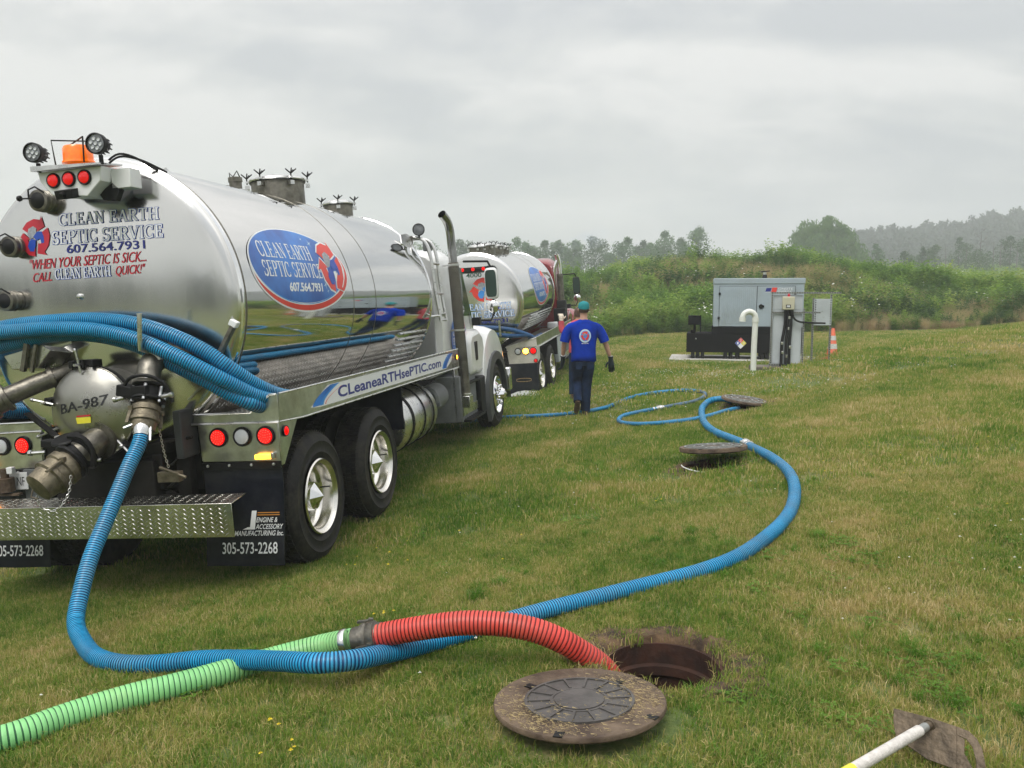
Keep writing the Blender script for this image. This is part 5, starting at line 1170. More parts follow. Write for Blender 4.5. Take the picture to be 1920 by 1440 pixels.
            mb.prism([(-.70, 1.21), (-.40, 1.195), (-.66, .905), (-.70, .905)], lambda u, v, w: Vector((1.27*s-s*w, u, v)), .006)
            mb.box(min(.648*s, .656*s), max(.648*s, .656*s), yb+.008, -.45, .95, 1.21)
            bx = P('lamp_panel', mb, 'fender', bev=.002)
            for xx, ln, led in ((.803, 'redlamp', True), (.988, 'clearlens', False), (1.167, 'redlamp', True)):
                lamp(root, (xx*s, yb-.004, 1.118), .055, (0, -1, 0), ln, 'tail_lamp' if led else 'reversing_lamp', led, 'lit red tail lamp of LED points' if led else 'unlit white reversing lamp')
            lamp(root, (1.272*s, -.62, 1.135), .032, (s, 0, 0), 'redlamp', 'side_marker')
            mb = MB(); mb.cbox((1.145*s, yb-.022, .972), .125, .03, .034); ab = P('amber_strobe', mb, 'amber', bev=.006)
            mb = MB(); mb.cbox((1.215*s, yb-.02, .978), .022, .032, .04); mb.build('strobe_housing', 'alu', ab, bev=.004)
            mb = MB(); mb.box(min(.655*s, 1.262*s), max(.655*s, 1.262*s), yb-.008, yb+.02, .885, .936); fb_ = P('flap_bracket', mb, 'black')
            mb = MB()
            for xx in (.70, .87, 1.04, 1.21): mb.mark(); mb.lathe([(.011, 0), (.010, .008), (.001, .011)], (xx*s, yb-.008, .915), (0, -1, 0), 10)
            pieces(mb, 'bracket_bolt', 'alu', fb_)
            mb = MB(); n_ = 12; ring = []
            fx0, fx1 = (.655, 1.262) if s > 0 else (-1.262, -.655)
            rows = []
            for i in range(9):
                z = .90-.72*i/8; rows.append([Vector((fx0+(fx1-fx0)*k/10-.045*(i/8.), yb+.006+.012*math.sin(i*.6)+.006*math.sin(k*.9), z)) for k in range(11)])
            for i in range(8):
                for k in range(10): pass
            front = [p for r__ in rows for p in r__]; back = [p+Vector((0, .008, 0)) for p in front]; fs = []
            for i in range(8):
                for k in range(10):
                    a = i*11+k; fs += [(a, a+1, a+12, a+11), (99+a, 99+a+11, 99+a+12, 99+a+1)]
            for k in range(10): fs += [(88+k, 89+k, 99+89+k, 99+88+k), (k, 99+k, 100+k, k+1)]
            for i in range(8): fs += [(i*11, i*11+11, 99+i*11+11, 99+i*11), (i*11+10, 99+i*11+10, 99+i*11+21, i*11+21)]
            mb.add(front+back, fs); flp = P('mud_flap', mb, 'flap', angle=60)
            def ff(u, v, w):  # u,v in flap coordinates 0..1
                i = (.90-v)/.72*8; return Vector((u-.045*(i/8.), yb+.006+.012*math.sin(i*.6)-.009-w, v))
            bx0 = fx0
            m1 = MB(); put_text(m1, '305-573-2268', bx0+.13, bx0+.56, .27, .355, ff, 0, offset=.01); m1.mark()
            put_text(m1, 'MANUFACTURING Inc.', bx0+.225, bx0+.605, .40, .437, ff, 0, shear=.3, offset=.012)
            put_text(m1, 'ACCESSORY', bx0+.39, bx0+.605, .447, .483, ff, 0, shear=.3, offset=.012); put_text(m1, 'ENGINE &', bx0+.395, bx0+.56, .495, .531, ff, 0, shear=.3, offset=.012)
            m1.add([ff(bx0+.345, .445, 0), ff(bx0+.385, .445, 0), ff(bx0+.400, .58, 0), ff(bx0+.363, .58, 0)], [(0, 1, 2, 3)])
            m1.add([ff(bx0+.29, .445, 0), ff(bx0+.35, .445, 0), ff(bx0+.352, .462, 0), ff(bx0+.33, .462, 0)], [(0, 1, 2, 3)])
            pieces(m1, 'flap_lettering', 'whiteprint', flp, recalc=False)
            m1 = MB()
            for (a, b, z) in ((.405, .575, .561), (.403, .575, .545), (.10, .215, .432), (.10, .215, .416)): m1.add([ff(bx0+a, z, 0), ff(bx0+b, z, 0), ff(bx0+b+.003, z+.007, 0), ff(bx0+a+.003, z+.007, 0)], [(0, 1, 2, 3)])
            m1.build('flap_stripes', 'orangeprint', flp, recalc=False)
        else:
            mb = MB(); poly = [(.62*s, 1.225), (1.285*s, 1.405), (1.29*s, 1.215), (.60*s, 1.205)]
            mb.prism(poly, lambda u, v, w: Vector((u, yb-.012+w, v)), .012); up = P('rear_trim', mb, 'tailpanel')
            lp = MB(); lp.tube([(.60*s, yb-.02, 1.228), (1.285*s, yb-.02, 1.408)], .009, 6); lp.build('trim_lip', 'alu', up)
            mb = MB(); mb.prism([(.61*s, 1.205), (1.28*s, 1.205), (1.28*s, .86), (.65*s, .86)], lambda u, v, w: Vector((u, yb+w, v)), .01)
            mb.prism([(-.70, 1.21), (-.40, 1.195), (-.42, .92), (-.70, .88)], lambda u, v, w: Vector((1.285*s-s*w, u, v)), .01); P('lamp_panel', mb, 'tailpanel')
            for xx, ln in ((.865, 'clearlens'), (1.035, 'amberhot'), (1.20, 'redlamp')): lamp(root, (xx*s, yb-.004, 1.125), .060, (0, -1, 0), ln, 'tail_lamp', False)
            lamp(root, (1.24*s, yb-.004, .91), .036, (0, -1, 0), 'redlens', 'reflector')
            mb = MB(); mb.box(min(.63*s, 1.27*s), max(.63*s, 1.27*s), yb, yb+.01, .19, .855); flp = P('mud_flap', mb, 'flap')
            m1 = MB(); pts = []
            for k in range(40):
                a = 2*PI*k/40; pts.append((.95*s+.16*max(-1, min(1, 1.25*math.cos(a))), yb-.006, .50+.035*math.sin(a)))
            m1.tube(pts, .006, 5, closed=True); m1.build('flap_emblem', 'gold', flp)
            m1 = MB(); m1.prism([(.64*s, .15), (1.27*s, .15), (1.27*s, .24), (.95*s, .27), (.78*s, .25), (.64*s, .20)], lambda u, v, w: Vector((u, yb-.014+w, v)), .006); m1.build('flap_weight', 'white2', flp)
            m1 = MB(); m1.box(min(1.272*s, 1.284*s), max(1.272*s, 1.284*s), -.68, 1.9, 1.175, 1.20); m1.build('white_edge', 'white2', up)
    # decal strip on the right rail
    if near:
        X_ = 1.272
        g = lambda u, v, w: Vector((X_+w, u, v))
        m1 = MB(); m1.prism([(-.16, 1.236), (-.02, 1.30), (.18, 1.375), (3.72, 1.373), (4.02, 1.362), (3.95, 1.27), (3.70, 1.196), (.0, 1.222)], lambda u, v, w: Vector((X_-.001+w, u, v)), .001); strip = m1.build('white_strip', 'white2', root)
        def sweep(mb, u0, du, w0, w1, z0, z1, ww, n=10):
            for i in range(n):
                a, b = i/n, (i+1)/n; ca = (a**1.7 if du > 0 else 1-(1-a)**1.7); cb = (b**1.7 if du > 0 else 1-(1-b)**1.7); ha = w0+(w1-w0)*a; hb = w0+(w1-w0)*b
                mb.add([g(u0+du*ca, z0+(z1-z0)*a, ww), g(u0+du*ca+ha, z0+(z1-z0)*a, ww), g(u0+du*cb+hb, z0+(z1-z0)*b, ww), g(u0+du*cb, z0+(z1-z0)*b, ww)], [(0, 1, 2, 3)])
        m1 = MB(); sweep(m1, -.13, .36, .14, .17, 1.235, 1.372, .001); sweep(m1, 3.58, .30, .13, .17, 1.205, 1.365, .001); m1.build('blue_swoosh', 'ovalblue', strip, recalc=False)
        m1 = MB(); sweep(m1, .01, .36, .06, .05, 1.232, 1.372, .0014); sweep(m1, 3.52, .30, .06, .05, 1.205, 1.365, .0014); m1.build('light_blue_swoosh', 'skyprint', strip, recalc=False)
        m1 = MB(); sweep(m1, .10, .36, .014, .010, 1.232, 1.345, .0018); m1.build('thin_red_line', 'oredprint', strip, recalc=False)
        m1 = MB(); put_text(m1, 'CLeaneaRTHsePTIC.com', .37, 3.47, 1.247, 1.345, lambda u, v, w: g(u, v-.008*(u/3.4), w), .0012, offset=.024); m1.build('web_address', 'navyprint', strip, recalc=False)
        lamp(root, (1.272, 4.18, 1.30), .028, (1, 0, 0), 'amber', 'side_marker')
        m1 = MB(); put_text(m1, 'B-257', 3.98, 4.24, 1.18, 1.225, g, .001); m1.build('rail_number', 'blackprint', root, recalc=False)
        # ---- rear bumper of tread plate
        mb = MB(); b0, b1 = -1.085, 1.085; mb.prism([(-1.10, .735), (-.90, .758), (-.90, .752), (-1.094, .728), (-1.094, .508), (-1.10, .505)], lambda u, v, w: Vector((b0+w, u, v)), b1-b0); bump_ = P('rear_bumper', mb, 'tread', bev=.002)
        mb = MB()
        for i in range(66):
            for j in range(7):
                x = b0+.025+i*.0327; z = .525+j*.031+(.0155 if i % 2 else 0)
                if z > .725 or x > b1-.02: continue
                q_ = Matrix.Rotation(R(38 if (i % 2) else -38), 3, 'Y'); mb.add([Vector((x, -1.1002, z))+q_ @ Vector(p) for p in ((-.0175, 0, 0), (0, 0, -.0042), (.0175, 0, 0), (0, 0, .0042), (0, -.0026, 0))], [(0, 1, 4), (1, 2, 4), (2, 3, 4), (3, 0, 4)])
        for i in range(66):
            for j in range(6):
                x = b0+.025+i*.0327; y = -1.08+j*.031+(.0155 if i % 2 else 0)
                if x > b1-.02 or y > -.91: continue
                z = .7385+(y+1.1)*.115; q_ = Matrix.Rotation(R(38 if (i % 2) else -38), 3, 'Z'); mb.add([Vector((x, y, z))+q_ @ Vector(p) for p in ((-.0175, 0, 0), (0, -.0042, 0), (.0175, 0, 0), (0, .0042, 0), (0, 0, .0026))], [(0, 1, 4), (1, 2, 4), (2, 3, 4), (3, 0, 4)])
        mb.build('raised_diamonds', 'tread', bump_, kind='stuff', smooth=False)
        mb = MB(); mb.box(-.86, -.78, -.9, -.6, .62, .70); mb.mark(); mb.box(.78, .86, -.9, -.6, .62, .70); mb.mark(); mb.box(-.25, -.17, -1.09, -.6, .60, .66); mb.mark(); mb.box(.17, .25, -1.09, -.6, .60, .66); pieces(mb, 'bumper_arm', 'black', root)
        # plate holder, licence plate, tow socket at the far left
        mb = MB(); mb.box(-.80, -.60, -.74, -.72, .62, .94); P('plate_bracket', mb, 'greyplastic')
        mb = MB(); mb.box(-.97, -.73, -.785, -.78, .80, .93); pl = P('licence_plate', mb, 'white2', bev=.004)
        m1 = MB(); put_text(m1, 'NF', -.82, -.755, .83, .895, lambda u, v, w: Vector((u, -.7865-w, v)), 0); m1.build('plate_letters', 'blackprint', pl, recalc=False)
        mb = MB(); mb.cyl((-.87, -.84, .80), (-.87, -.84, .90), .06, n=16); mb.cyl((-.87, -.84, .90), (-.87, -.84, .97), .03, n=12); mb.box(-.92, -.75, -.86, -.82, .77, .785); P('electric_socket', mb, 'rust')
        mb = MB(); mb.cbox((-.82, -.83, .955), .05, .04, .05); P('plate_lamp', mb, 'white2', bev=.005)
    # ---- chassis
    mb = MB()
    for s in (1, -1):
        mb.box(.40*s-.04, .40*s+.04, -.85, 7.6, .78, 1.04)
        mb.box(.40*s-.08, .40*s+.08, -.85, 4.3, 1.04, 1.12)
    for yy in (-.84, .0, .68, 1.37, 2.3, 3.6, 5.2): mb.box(-.40, .40, yy-.06, yy+.06, .72, 1.0)
    P('frame_rails', mb, 'dirt', bev=.01)
    mb = MB()
    for yy in (0., 1.37):
        mb.mark(); mb.cyl((-1.0, yy, .515), (1.0, yy, .515), .085, n=16); mb.lathe([(.05, -.3), (.16, -.22), (.21, -.05), (.21, .05), (.16, .2), (.06, .3)], (0, yy, .54), (1, 0, 0), 20)
        mb.lathe([(.2, -.02), (.17, -.12), (.10, -.18), (.001, -.2)], (0, yy, .54), (0, 1, 0), 18)
        for s in (1, -1): mb.cyl((.55*s, yy-.10, .60), (.55*s, yy-.36, .62), .075, n=14); mb.box(.48*s-.05, .48*s+.05, yy-.4, yy+.4, .70, .77)
    mb.mark(); mb.cyl((-.95, 6.83, .50), (.95, 6.83, .50), .06, n=12)
    pieces(mb, 'axle', 'dirt', root)
    mb = MB(); r_ = random.Random(2)
    for i in range(16):
        x = r_.uniform(-.5, .5); z = r_.uniform(.68, 1.12); mb.tube(cat_rom([(x, -.80, z), (x+r_.uniform(-.2, .2), -.83, z-r_.uniform(.0, .12)), (x+r_.uniform(-.3, .3), -.8, z+r_.uniform(-.1, .1))], .04), r_.uniform(.008, .016), 6)
    mb.box(-.45, .5, -.72, -.70, .66, .72); mb.box(.50, .60, -.78, -.7, .62, 1.0); mb.box(-.60, .62, -.66, -.60, .74, 1.16); P('air_lines', mb, 'dirt')
    mb = MB(); mb.box(.33, .48, -.845, -.82, .63, .75); mb.box(-.2, .05, -.84, -.82, .70, .82); P('crossmember_box', mb, 'dirt', bev=.01)
    for s in (1, -1):
        wheel(root, 1.22*s, 0., s); wheel(root, 1.22*s, 1.37, s); wheel(root, (1.22-.33)*s, 0., s, outer=False); wheel(root, (1.22-.33)*s, 1.37, s, outer=False)
        wheel(root, 1.20*s, 6.83, s, front=True)
    # quarter flap ahead of the tandem, fuel tank, air tank
    for s in (1, -1):
        mb = MB(); mb.box(min(.66*s, 1.25*s), max(.66*s, 1.25*s), 2.02, 2.035, .72, 1.22); P('quarter_flap', mb, 'flap')
        if near:
            mb = MB(); c = Vector((.93*s, 0, .76)); mb.lathe([(.001, 2.06), (.20, 2.06), (.315, 2.08), (.335, 2.12), (.335, 3.20), (.315, 3.24), (.22, 3.26), (.001, 3.26)], c, (0, 1, 0), 48); ft_ = P('fuel_tank', mb, 'alu')
            mb = MB()
            for yy in (2.28, 2.32, 2.72, 3.05): mb.mark(); mb.lathe([(.336, -.012), (.345, -.01), (.345, .01), (.336, .012)], c+Vector((0, yy, 0)), (0, 1, 0), 48, caps=False)
            pieces(mb, 'tank_strap', 'black', ft_)
            mb = MB(); mb.lathe([(.001, 3.85), (.14, 3.86), (.17, 3.89), (.17, 4.35), (.14, 4.4), (.001, 4.41)], (.92*s, 0, .80), (0, 1, 0), 28); mb.cbox((.92*s+.16, 3.9, .74), .05, .08, .05); P('air_tank', mb, 'greyplastic')
    mb = MB(); mb.box(.45, 1.0, 2.1, 2.3, 1.09, 1.16); mb.box(.5, .6, 3.4, 4.3, .9, 1.1)
    for i in range(8): mb.tube([(.6+.05*i, 3.3, 1.05-.03*i), (.8, 3.8, 1.06-.02*i), (.62+.04*i, 4.4, 1.0)], .014, 6)
    P('piping_under_deck', mb, 'dirt')
    if not near:
        mb = MB(); mb.box(1.0, 1.25, 2.15, 3.3, .50, 1.13); mb.mark(); mb.box(-1.25, -1.0, 2.15, 3.3, .50, 1.13); pieces(mb, 'tool_box', 'cabinet2', root, bev=.01)
    # ---- cab
    pw = paint
    if near:
        y1, y2 = 4.62, 5.95; zt = 2.68
    else: y1, y2 = 3.72, 5.1; zt = 3.0
    dy = y1-4.62
    mb = MB(); rings = []
    for (yy, zz_, wx) in [(y1, zt-.02, 1.0), (y1+.05, zt+.02, 1.02), (y1+.8, zt+.10, 1.02), (y2-.15, zt+.02, 1.02), (y2+.05, zt-.25, 1.02), (y2+.38, 1.78, 1.04), (y2+.40, 1.1, 1.04)]:
        ring = []
        for k in range(28):
            a = 2*PI*k/28; cx_ = math.copysign(abs(math.cos(a))**.28, math.cos(a))*wx; sz = math.copysign(abs(math.sin(a))**.28, math.sin(a)); zlo = .98; ring.append(Vector((cx_*(1-.05*max(0, sz)), yy, (zz_+zlo)/2+sz*(zz_-zlo)/2)))
        rings.append(ring)
    mb.loft(rings); cabo = P('cab', mb, pw, angle=38)
    g2 = MB(); g2.prism([(y1+.55, 1.80), (y1+.60, 2.50), (y2-.12, 2.50), (y2+.25, 1.80)], lambda u, v, w: Vector((1.008-w*1.0+(2.5-v)*.02, u, v)), .02); g2.build('side_window', 'glass', cabo)
    g2 = MB(); g2.prism([(-.85, 1.95), (.85, 1.95), (.85, 2.42), (-.85, 2.42)], lambda u, v, w: Vector((u, y1-.004+w, v)), .01); g2.build('rear_window', 'glass', cabo)
    g2 = MB(); g2.box(1.018, 1.026, y1+.5, y1+.508, 1.1, 2.5); g2.box(1.018, 1.026, y2+.1, y2+.108, 1.1, 1.85); g2.box(1.018, 1.03, y1+.5, y2+.1, 1.09, 1.10); g2.box(.52, .53, y1-.006, y1, 1.0, 2.6); g2.box(.1, .9, y1-.006, y1, 1.28, 1.29); g2.build('panel_seams', 'greyplastic', cabo)
    g2 = MB(); g2.box(1.02, 1.05, y1+.62, y1+.78, 1.60, 1.64); g2.build('door_handle', 'black', cabo, bev=.005)
    if near:  # door decal: blue oval with red edge
        m1 = MB(); m1.prism([(5.35+.42*math.cos(2*PI*k/40), 1.48+.34*math.sin(2*PI*k/40)) for k in range(40)], lambda u, v, w: Vector((1.027+w, u, v)), .002); dd = m1.build('door_decal', 'ovalblue', cabo)
        wh, rd, gy, bl = MB(), MB(), MB(), MB(); recycle((wh, rd, gy, bl), 5.60, 1.48, .15, .24, lambda u, v, w: Vector((1.031+w, u, v)), .0)
        wh.build('arrow_outline', 'whiteprint', dd, recalc=False); rd.build('red_arrows', 'oredprint', dd, recalc=False); gy.build('grey_figure', 'greyprint', dd, recalc=False); bl.build('blue_figure', 'blueprint', dd, recalc=False)
        m1 = MB(); put_serif(m1, 'CLEAN EARTH', 5.0, 5.42, 1.55, 1.64, lambda u, v, w: Vector((1.031+w, u, v)), .0, grow=.02); put_serif(m1, 'SEPTIC SERVICE', 5.0, 5.42, 1.42, 1.51, lambda u, v, w: Vector((1.031+w, u, v)), .0, grow=.02); pieces(m1, 'serif_lettering', 'whiteprint', dd, recalc=False)
        # aerodynamic side fairing, white, behind the cab
        m1 = MB(); m1.prism([(4.30, 1.30), (4.34, 2.20), (4.48, 2.45), (4.60, 2.45), (4.62, 1.30)], lambda u, v, w: Vector((.99-w, u, v)), .02); m1.build('side_extender', pw, cabo)
    # hood and fenders
    hy0 = y2+.36
    mb = MB(); rings = []
    for (yy, zz_, wx) in [(hy0, 1.74, .86), (hy0+.4, 1.70, .82), (hy0+1.0, 1.60, .72), (hy0+1.5, 1.48, .62), (hy0+1.62, 1.30, .56), (hy0+1.64, .95, .52)]:
        ring = []
        for k in range(24):
            a = 2*PI*k/24; cx_ = math.copysign(abs(math.cos(a))**.45, math.cos(a))*wx; sz = math.copysign(abs(math.sin(a))**.45, math.sin(a)); ring.append(Vector((cx_, yy, (zz_+.8)/2+sz*(zz_-.8)/2)))
        rings.append(ring)
    mb.loft(rings); P('hood', mb, pw, angle=50)
    for s in (1, -1):
        mb = MB(); yc_ = 6.83+dy; rings = []
        # fender: arch over the wheel, lofted round the wheel centre
        for i in range(19):
            a = R(188-(188-12)*i/18); ro_ = .70+.36*max(0, math.sin(a))**1.3*.62+(.10 if a > R(120) else 0)*0; c = Vector((0, yc_, .52)); d = Vector((0, math.cos(a), math.sin(a))); ri = .60
            rings.append([c+d*ri+Vector((s*1.21, 0, 0)), c+d*(ri+.10)+Vector((s*1.225, 0, 0)), c+d*(ro_+.10)+Vector((s*1.18, 0, 0)), c+d*(ro_+.16)+Vector((s*1.05, 0, 0)), c+d*(ro_+.20)+Vector((s*.80, 0, 0)), c+d*(ro_+.14)+Vector((s*.5, 0, 0)), c+d*ri+Vector((s*.5, 0, 0))])
        mb.loft(rings); fd_ = P('front_fender', mb, pw, angle=45)
        mb = MB(); rings = []
        for i in range(15):
            a = R(205-(205-0)*i/14); c = Vector((0, yc_, .52)); d = Vector((0, math.cos(a), math.sin(a))); ww_ = .10+.10*max(0, -math.cos(a)); rings.append([c+d*.56+Vector((s*1.12, 0, 0)), c+d*.56+Vector((s*1.245, 0, 0)), c+d*(.58+ww_)+Vector((s*1.245, 0, 0)), c+d*(.62+ww_)+Vector((s*1.19, 0, 0))])
        mb.loft(rings); mb.build('wheel_arch_trim', 'archgrey', fd_, angle=50)
        # side panel between cab and wheel with dark vent
        mb = MB(); mb.prism([(yc_-1.46, 1.44), (yc_-1.30, 1.56), (yc_-.86, 1.60), (yc_-.60, 1.50), (yc_-.52, 1.18), (yc_-.60, .93), (yc_-1.46, .95)], lambda u, v, w: Vector((s*(1.17-w), u, v)), .45); sp = P('hood_side_panel', mb, pw, bev=.07)
        mb = MB(); mb.prism([(yc_-1.20, 1.42), (yc_-1.02, 1.42), (yc_-1.04, 1.15), (yc_-1.17, 1.15)], lambda u, v, w: Vector((s*(1.176-w), u, v)), .03); mb.build('vent_slot', 'black', sp)
        mb = MB(); mb.box(min(s*.7, s*1.19), max(s*.7, s*1.19), yc_-1.10, yc_-.60, .35, .90); P('lower_skirt', mb, 'black', bev=.03)
        # step box
        mb = MB(); mb.box(min(s*.6, s*1.13), max(s*.6, s*1.13), yc_-2.0, yc_-1.12, .36, 1.0); sb_ = P('step_box', mb, 'greyplastic', bev=.015)
        mb = MB(); mb.box(min(s*.8, s*1.24), max(s*.8, s*1.24), yc_-1.95, yc_-1.08, .36, .39); mb.box(min(s*.95, s*1.20), max(s*.95, s*1.20), yc_-1.9, yc_-1.1, .86, .885)
        for k in range(7): mb.box(min(s*1.12, s*1.24), max(s*1.12, s*1.24), yc_-1.9+k*.12, yc_-1.85+k*.12, .39, .40)
        mb.build('step_tread', 'black', sb_); mb = MB(); mb.box(min(s*1.13, s*1.145), max(s*1.13, s*1.145), yc_-1.98, yc_-1.14, .45, .56); mb.build('step_trim', 'alu', sb_)
        # mirror
        mb = MB(); hx_ = s*1.30; my = yc_-.45
        mb.tube([(s*1.0, my-.35, 2.60), (hx_*.97, my+.1, 2.60), (hx_, my+.16, 2.50)], .017, 8)
        mb.tube([(s*1.02, my-.1, 1.72), (hx_*.97, my+.08, 1.70), (hx_, my+.16, 1.80), (hx_, my+.16, 2.50)], .017, 8); mb.cbox((s*1.08, my-.12, 1.70), .12, .12, .12); ma = P('mirror_arm', mb, 'black')
        mb = MB(); ring = lambda sc, y: [Vector((hx_+(.10*sc*math.copysign(abs(math.cos(a))**.4, math.cos(a))), y, 2.26+.24*sc*math.copysign(abs(math.sin(a))**.4, math.sin(a)))) for a in [2*PI*k/24 for k in range(24)]]
        mb.loft([ring(.9, my+.07), ring(1.0, my+.09), ring(1., my+.15), ring(.7, my+.20)]); mb.build('mirror_head', 'white' if near else 'black', ma, angle=45)
        mb = MB(); mb.add([p+Vector((0, -.024, 0)) for p in ring(.86, my+.09)], [tuple(range(24))]); mb.build('mirror_glass', 'mirrorg', ma)
        mb = MB(); mb.lathe([(.09, .06), (.10, .0), (.085, -.03), (.05, -.05), (.001, -.055)], (hx_, my+.13, 1.91), (0, 1, 0), 20); mb.build('convex_mirror', 'chrome', ma)
    mb = MB(); mb.box(-1.2, 1.2, hy0+1.62, hy0+1.78, .45, .85); P('front_bumper', mb, 'chrome', bev=.03)
    mb = MB(); mb.box(-.48, .48, hy0+1.635, hy0+1.66, .92, 1.36)
    P('grille', mb, 'chrome', bev=.02)
    for s in (1, -1):
        lamp(root, (s*.88, hy0+1.30, 1.05), .10, (0, 1, 0), 'clearlens', 'headlamp')
    # ---- exhaust
    if near:
        ex, ey = 1.166, 4.93; lean = lambda z: ex-.034*(z-.72)/1.8
        mb = MB(); mb.tube([(lean(.72), ey, .72), (lean(2.53), ey, 2.53)], .072, 28); mf = P('exhaust_guard', mb, 'dullsteel')
        k = MB()   # rows of punched slots on the guard
        for i in range(66):
            for j in range(12):
                a = 2*PI*(j+.5*(i % 2))/12; z = 1.0+i*.0225; c = Vector((lean(z)+.0725*math.cos(a), ey+.0725*math.sin(a), z)); k.cbox(c, .004, .017, .0105, Matrix.Rotation(a, 3, 'Z'))
        k.build('guard_slots', 'black', mf, kind='stuff', smooth=False)
        k = MB()
        for z in (.74, 2.50, 1.62):
            k.mark(); k.lathe([(.072, -.015), (.080, -.01), (.080, .01), (.072, .015)], (lean(z), ey, z), (0, 0, 1), 24)
            if z > 1: k.bar((lean(z)-.05, ey, z), (.98, ey+.02, z), .03, .02)
        pieces(k, 'guard_clamp', 'alu', mf)
        k = MB(); k.box(1.06, 1.24, ey-.08, ey+.12, .56, .72); k.box(1.03, 1.06, ey-.1, ey+.2, .4, 1.1); k.build('exhaust_foot', 'alu', mf, bev=.006)
        pth = cat_rom([(lean(2.5), ey, 2.50), (lean(2.85), ey, 2.82), (1.122, ey-.02, 2.98), (1.105, ey-.07, 3.09), (1.07, ey-.17, 3.17)], .03)
        mb = MB(); mb.tube(pth, .058, 24, caps=False); mb.tube(pth, .053, 24, caps=False, mi=1); P('exhaust_pipe', mb, ['darkchrome', 'black'])
        # ladder beside the front of the tank
        mb = MB()
        for yy in (4.16, 4.42):
            lx = 1.05; mb.mark(); mb.tube(cat_rom([(.66, yy, 2.84), (.84, yy, 2.845), (.98, yy+.0, 2.80), (lx-.01, yy, 2.66), (lx+.02, yy, 2.2), (lx+.07, yy, 1.76)], .05), .020, 10)
        ld = pieces(mb, 'ladder_rail', 'alu', root)[0]
        for z in (2.50, 2.12, 1.86, 1.78):
            xr_ = 1.05+.07*(2.7-z)/.94; mb = MB(); mb.tube([(xr_, 4.15, z), (xr_, 4.43, z)], .016, 8); mb.build('rung', 'alu', ld)
        mb = MB(); mb.tube([(1.12, 4.16, 1.84), (.92, 4.05, 1.83), (.80, 3.98, 1.9)], .016, 8); mb.tube([(1.12, 4.42, 1.84), (.95, 4.3, 1.83), (.80, 4.0, 1.85)], .016, 8); mb.build('ladder_stay', 'alu', ld)
        mb = MB(); mb.prism([(3.66, 2.74), (3.74, 2.85), (3.98, 2.88), (4.10, 2.87), (4.12, 2.58), (3.86, 2.68)], lambda u, v, w: Vector((.80-w+(2.9-v)*.30, u, v)), .012); P('ladder_gusset', mb, 'alu')
        mb = MB(); mb.box(.66, .84, 4.12, 4.135, 2.58, 2.86); P('front_gusset', mb, 'dullsteel')
        wl = MB(); c = Vector((.93, 4.12, 2.93)); d = Vector((.25, -1, 0)).normalized(); wl.lathe([(.03, -.09), (.05, -.08), (.075, -.03), (.078, .01), (.068, .014), (.066, .0)], c, d, 24); wl.bar(c-Vector((0, 0, .07)), c-Vector((0, 0, .10)), .02); wo_ = P('work_lamp', wl, 'black'); le = MB(); le.lathe([(.066, .002), (.001, .004)], c, d, 20); le.build('lamp_glass', 'ledglass', wo_)
        mb = MB(); mb.cbox((.93, 4.45, 2.74), .10, .08, .12); mb.tube([(.93, 4.45, 2.68), (.95, 4.5, 2.55)], .012, 6); P('cab_marker', mb, 'greyplastic', bev=.01)
    else:
        ex, ey = 1.08, 3.9
        mb = MB(); mb.box(ex-.16, ex+.16, ey-.2, ey+.15, .9, 1.75); mb.cyl((ex, ey, 1.7), (ex, ey, 1.95), .17, n=20); P('exhaust_housing', mb, 'black', bev=.02)
        mb = MB(); mb.tube([(ex+.04, ey, 1.9), (ex+.04, ey, 2.65)], .085, 18); P('exhaust_muffler', mb, 'dullsteel')
        mb = MB(); mb.tube(cat_rom([(ex+.04, ey, 2.6), (ex+.04, ey, 2.9), (ex+.03, ey-.02, 3.0), (ex+.0, ey-.06, 3.16)], .04), .06, 16, caps=False); mb.tube(cat_rom([(ex-.10, ey-.05, 1.75), (ex-.10, ey-.05, 2.75), (ex-.02, ey-.03, 2.95), (ex+.03, ey-.02, 3.05)], .05), .05, 14); P('exhaust_pipe', mb, 'chrome')
        mb = MB(); mb.cbox((.98, 3.1, 1.36), .26, .22, .16); P('deck_tank', mb, 'white2', bev=.03)
    return root
truckA = tanker('near silver septic tanker with blue oval sign, its rear facing the viewer', MA, True)
truckB = tanker('farther silver tanker with maroon cab and 4000 GA lettering', MBt, False, Rt=1.05, zc=2.24, yF=3.3, paint='maroon')
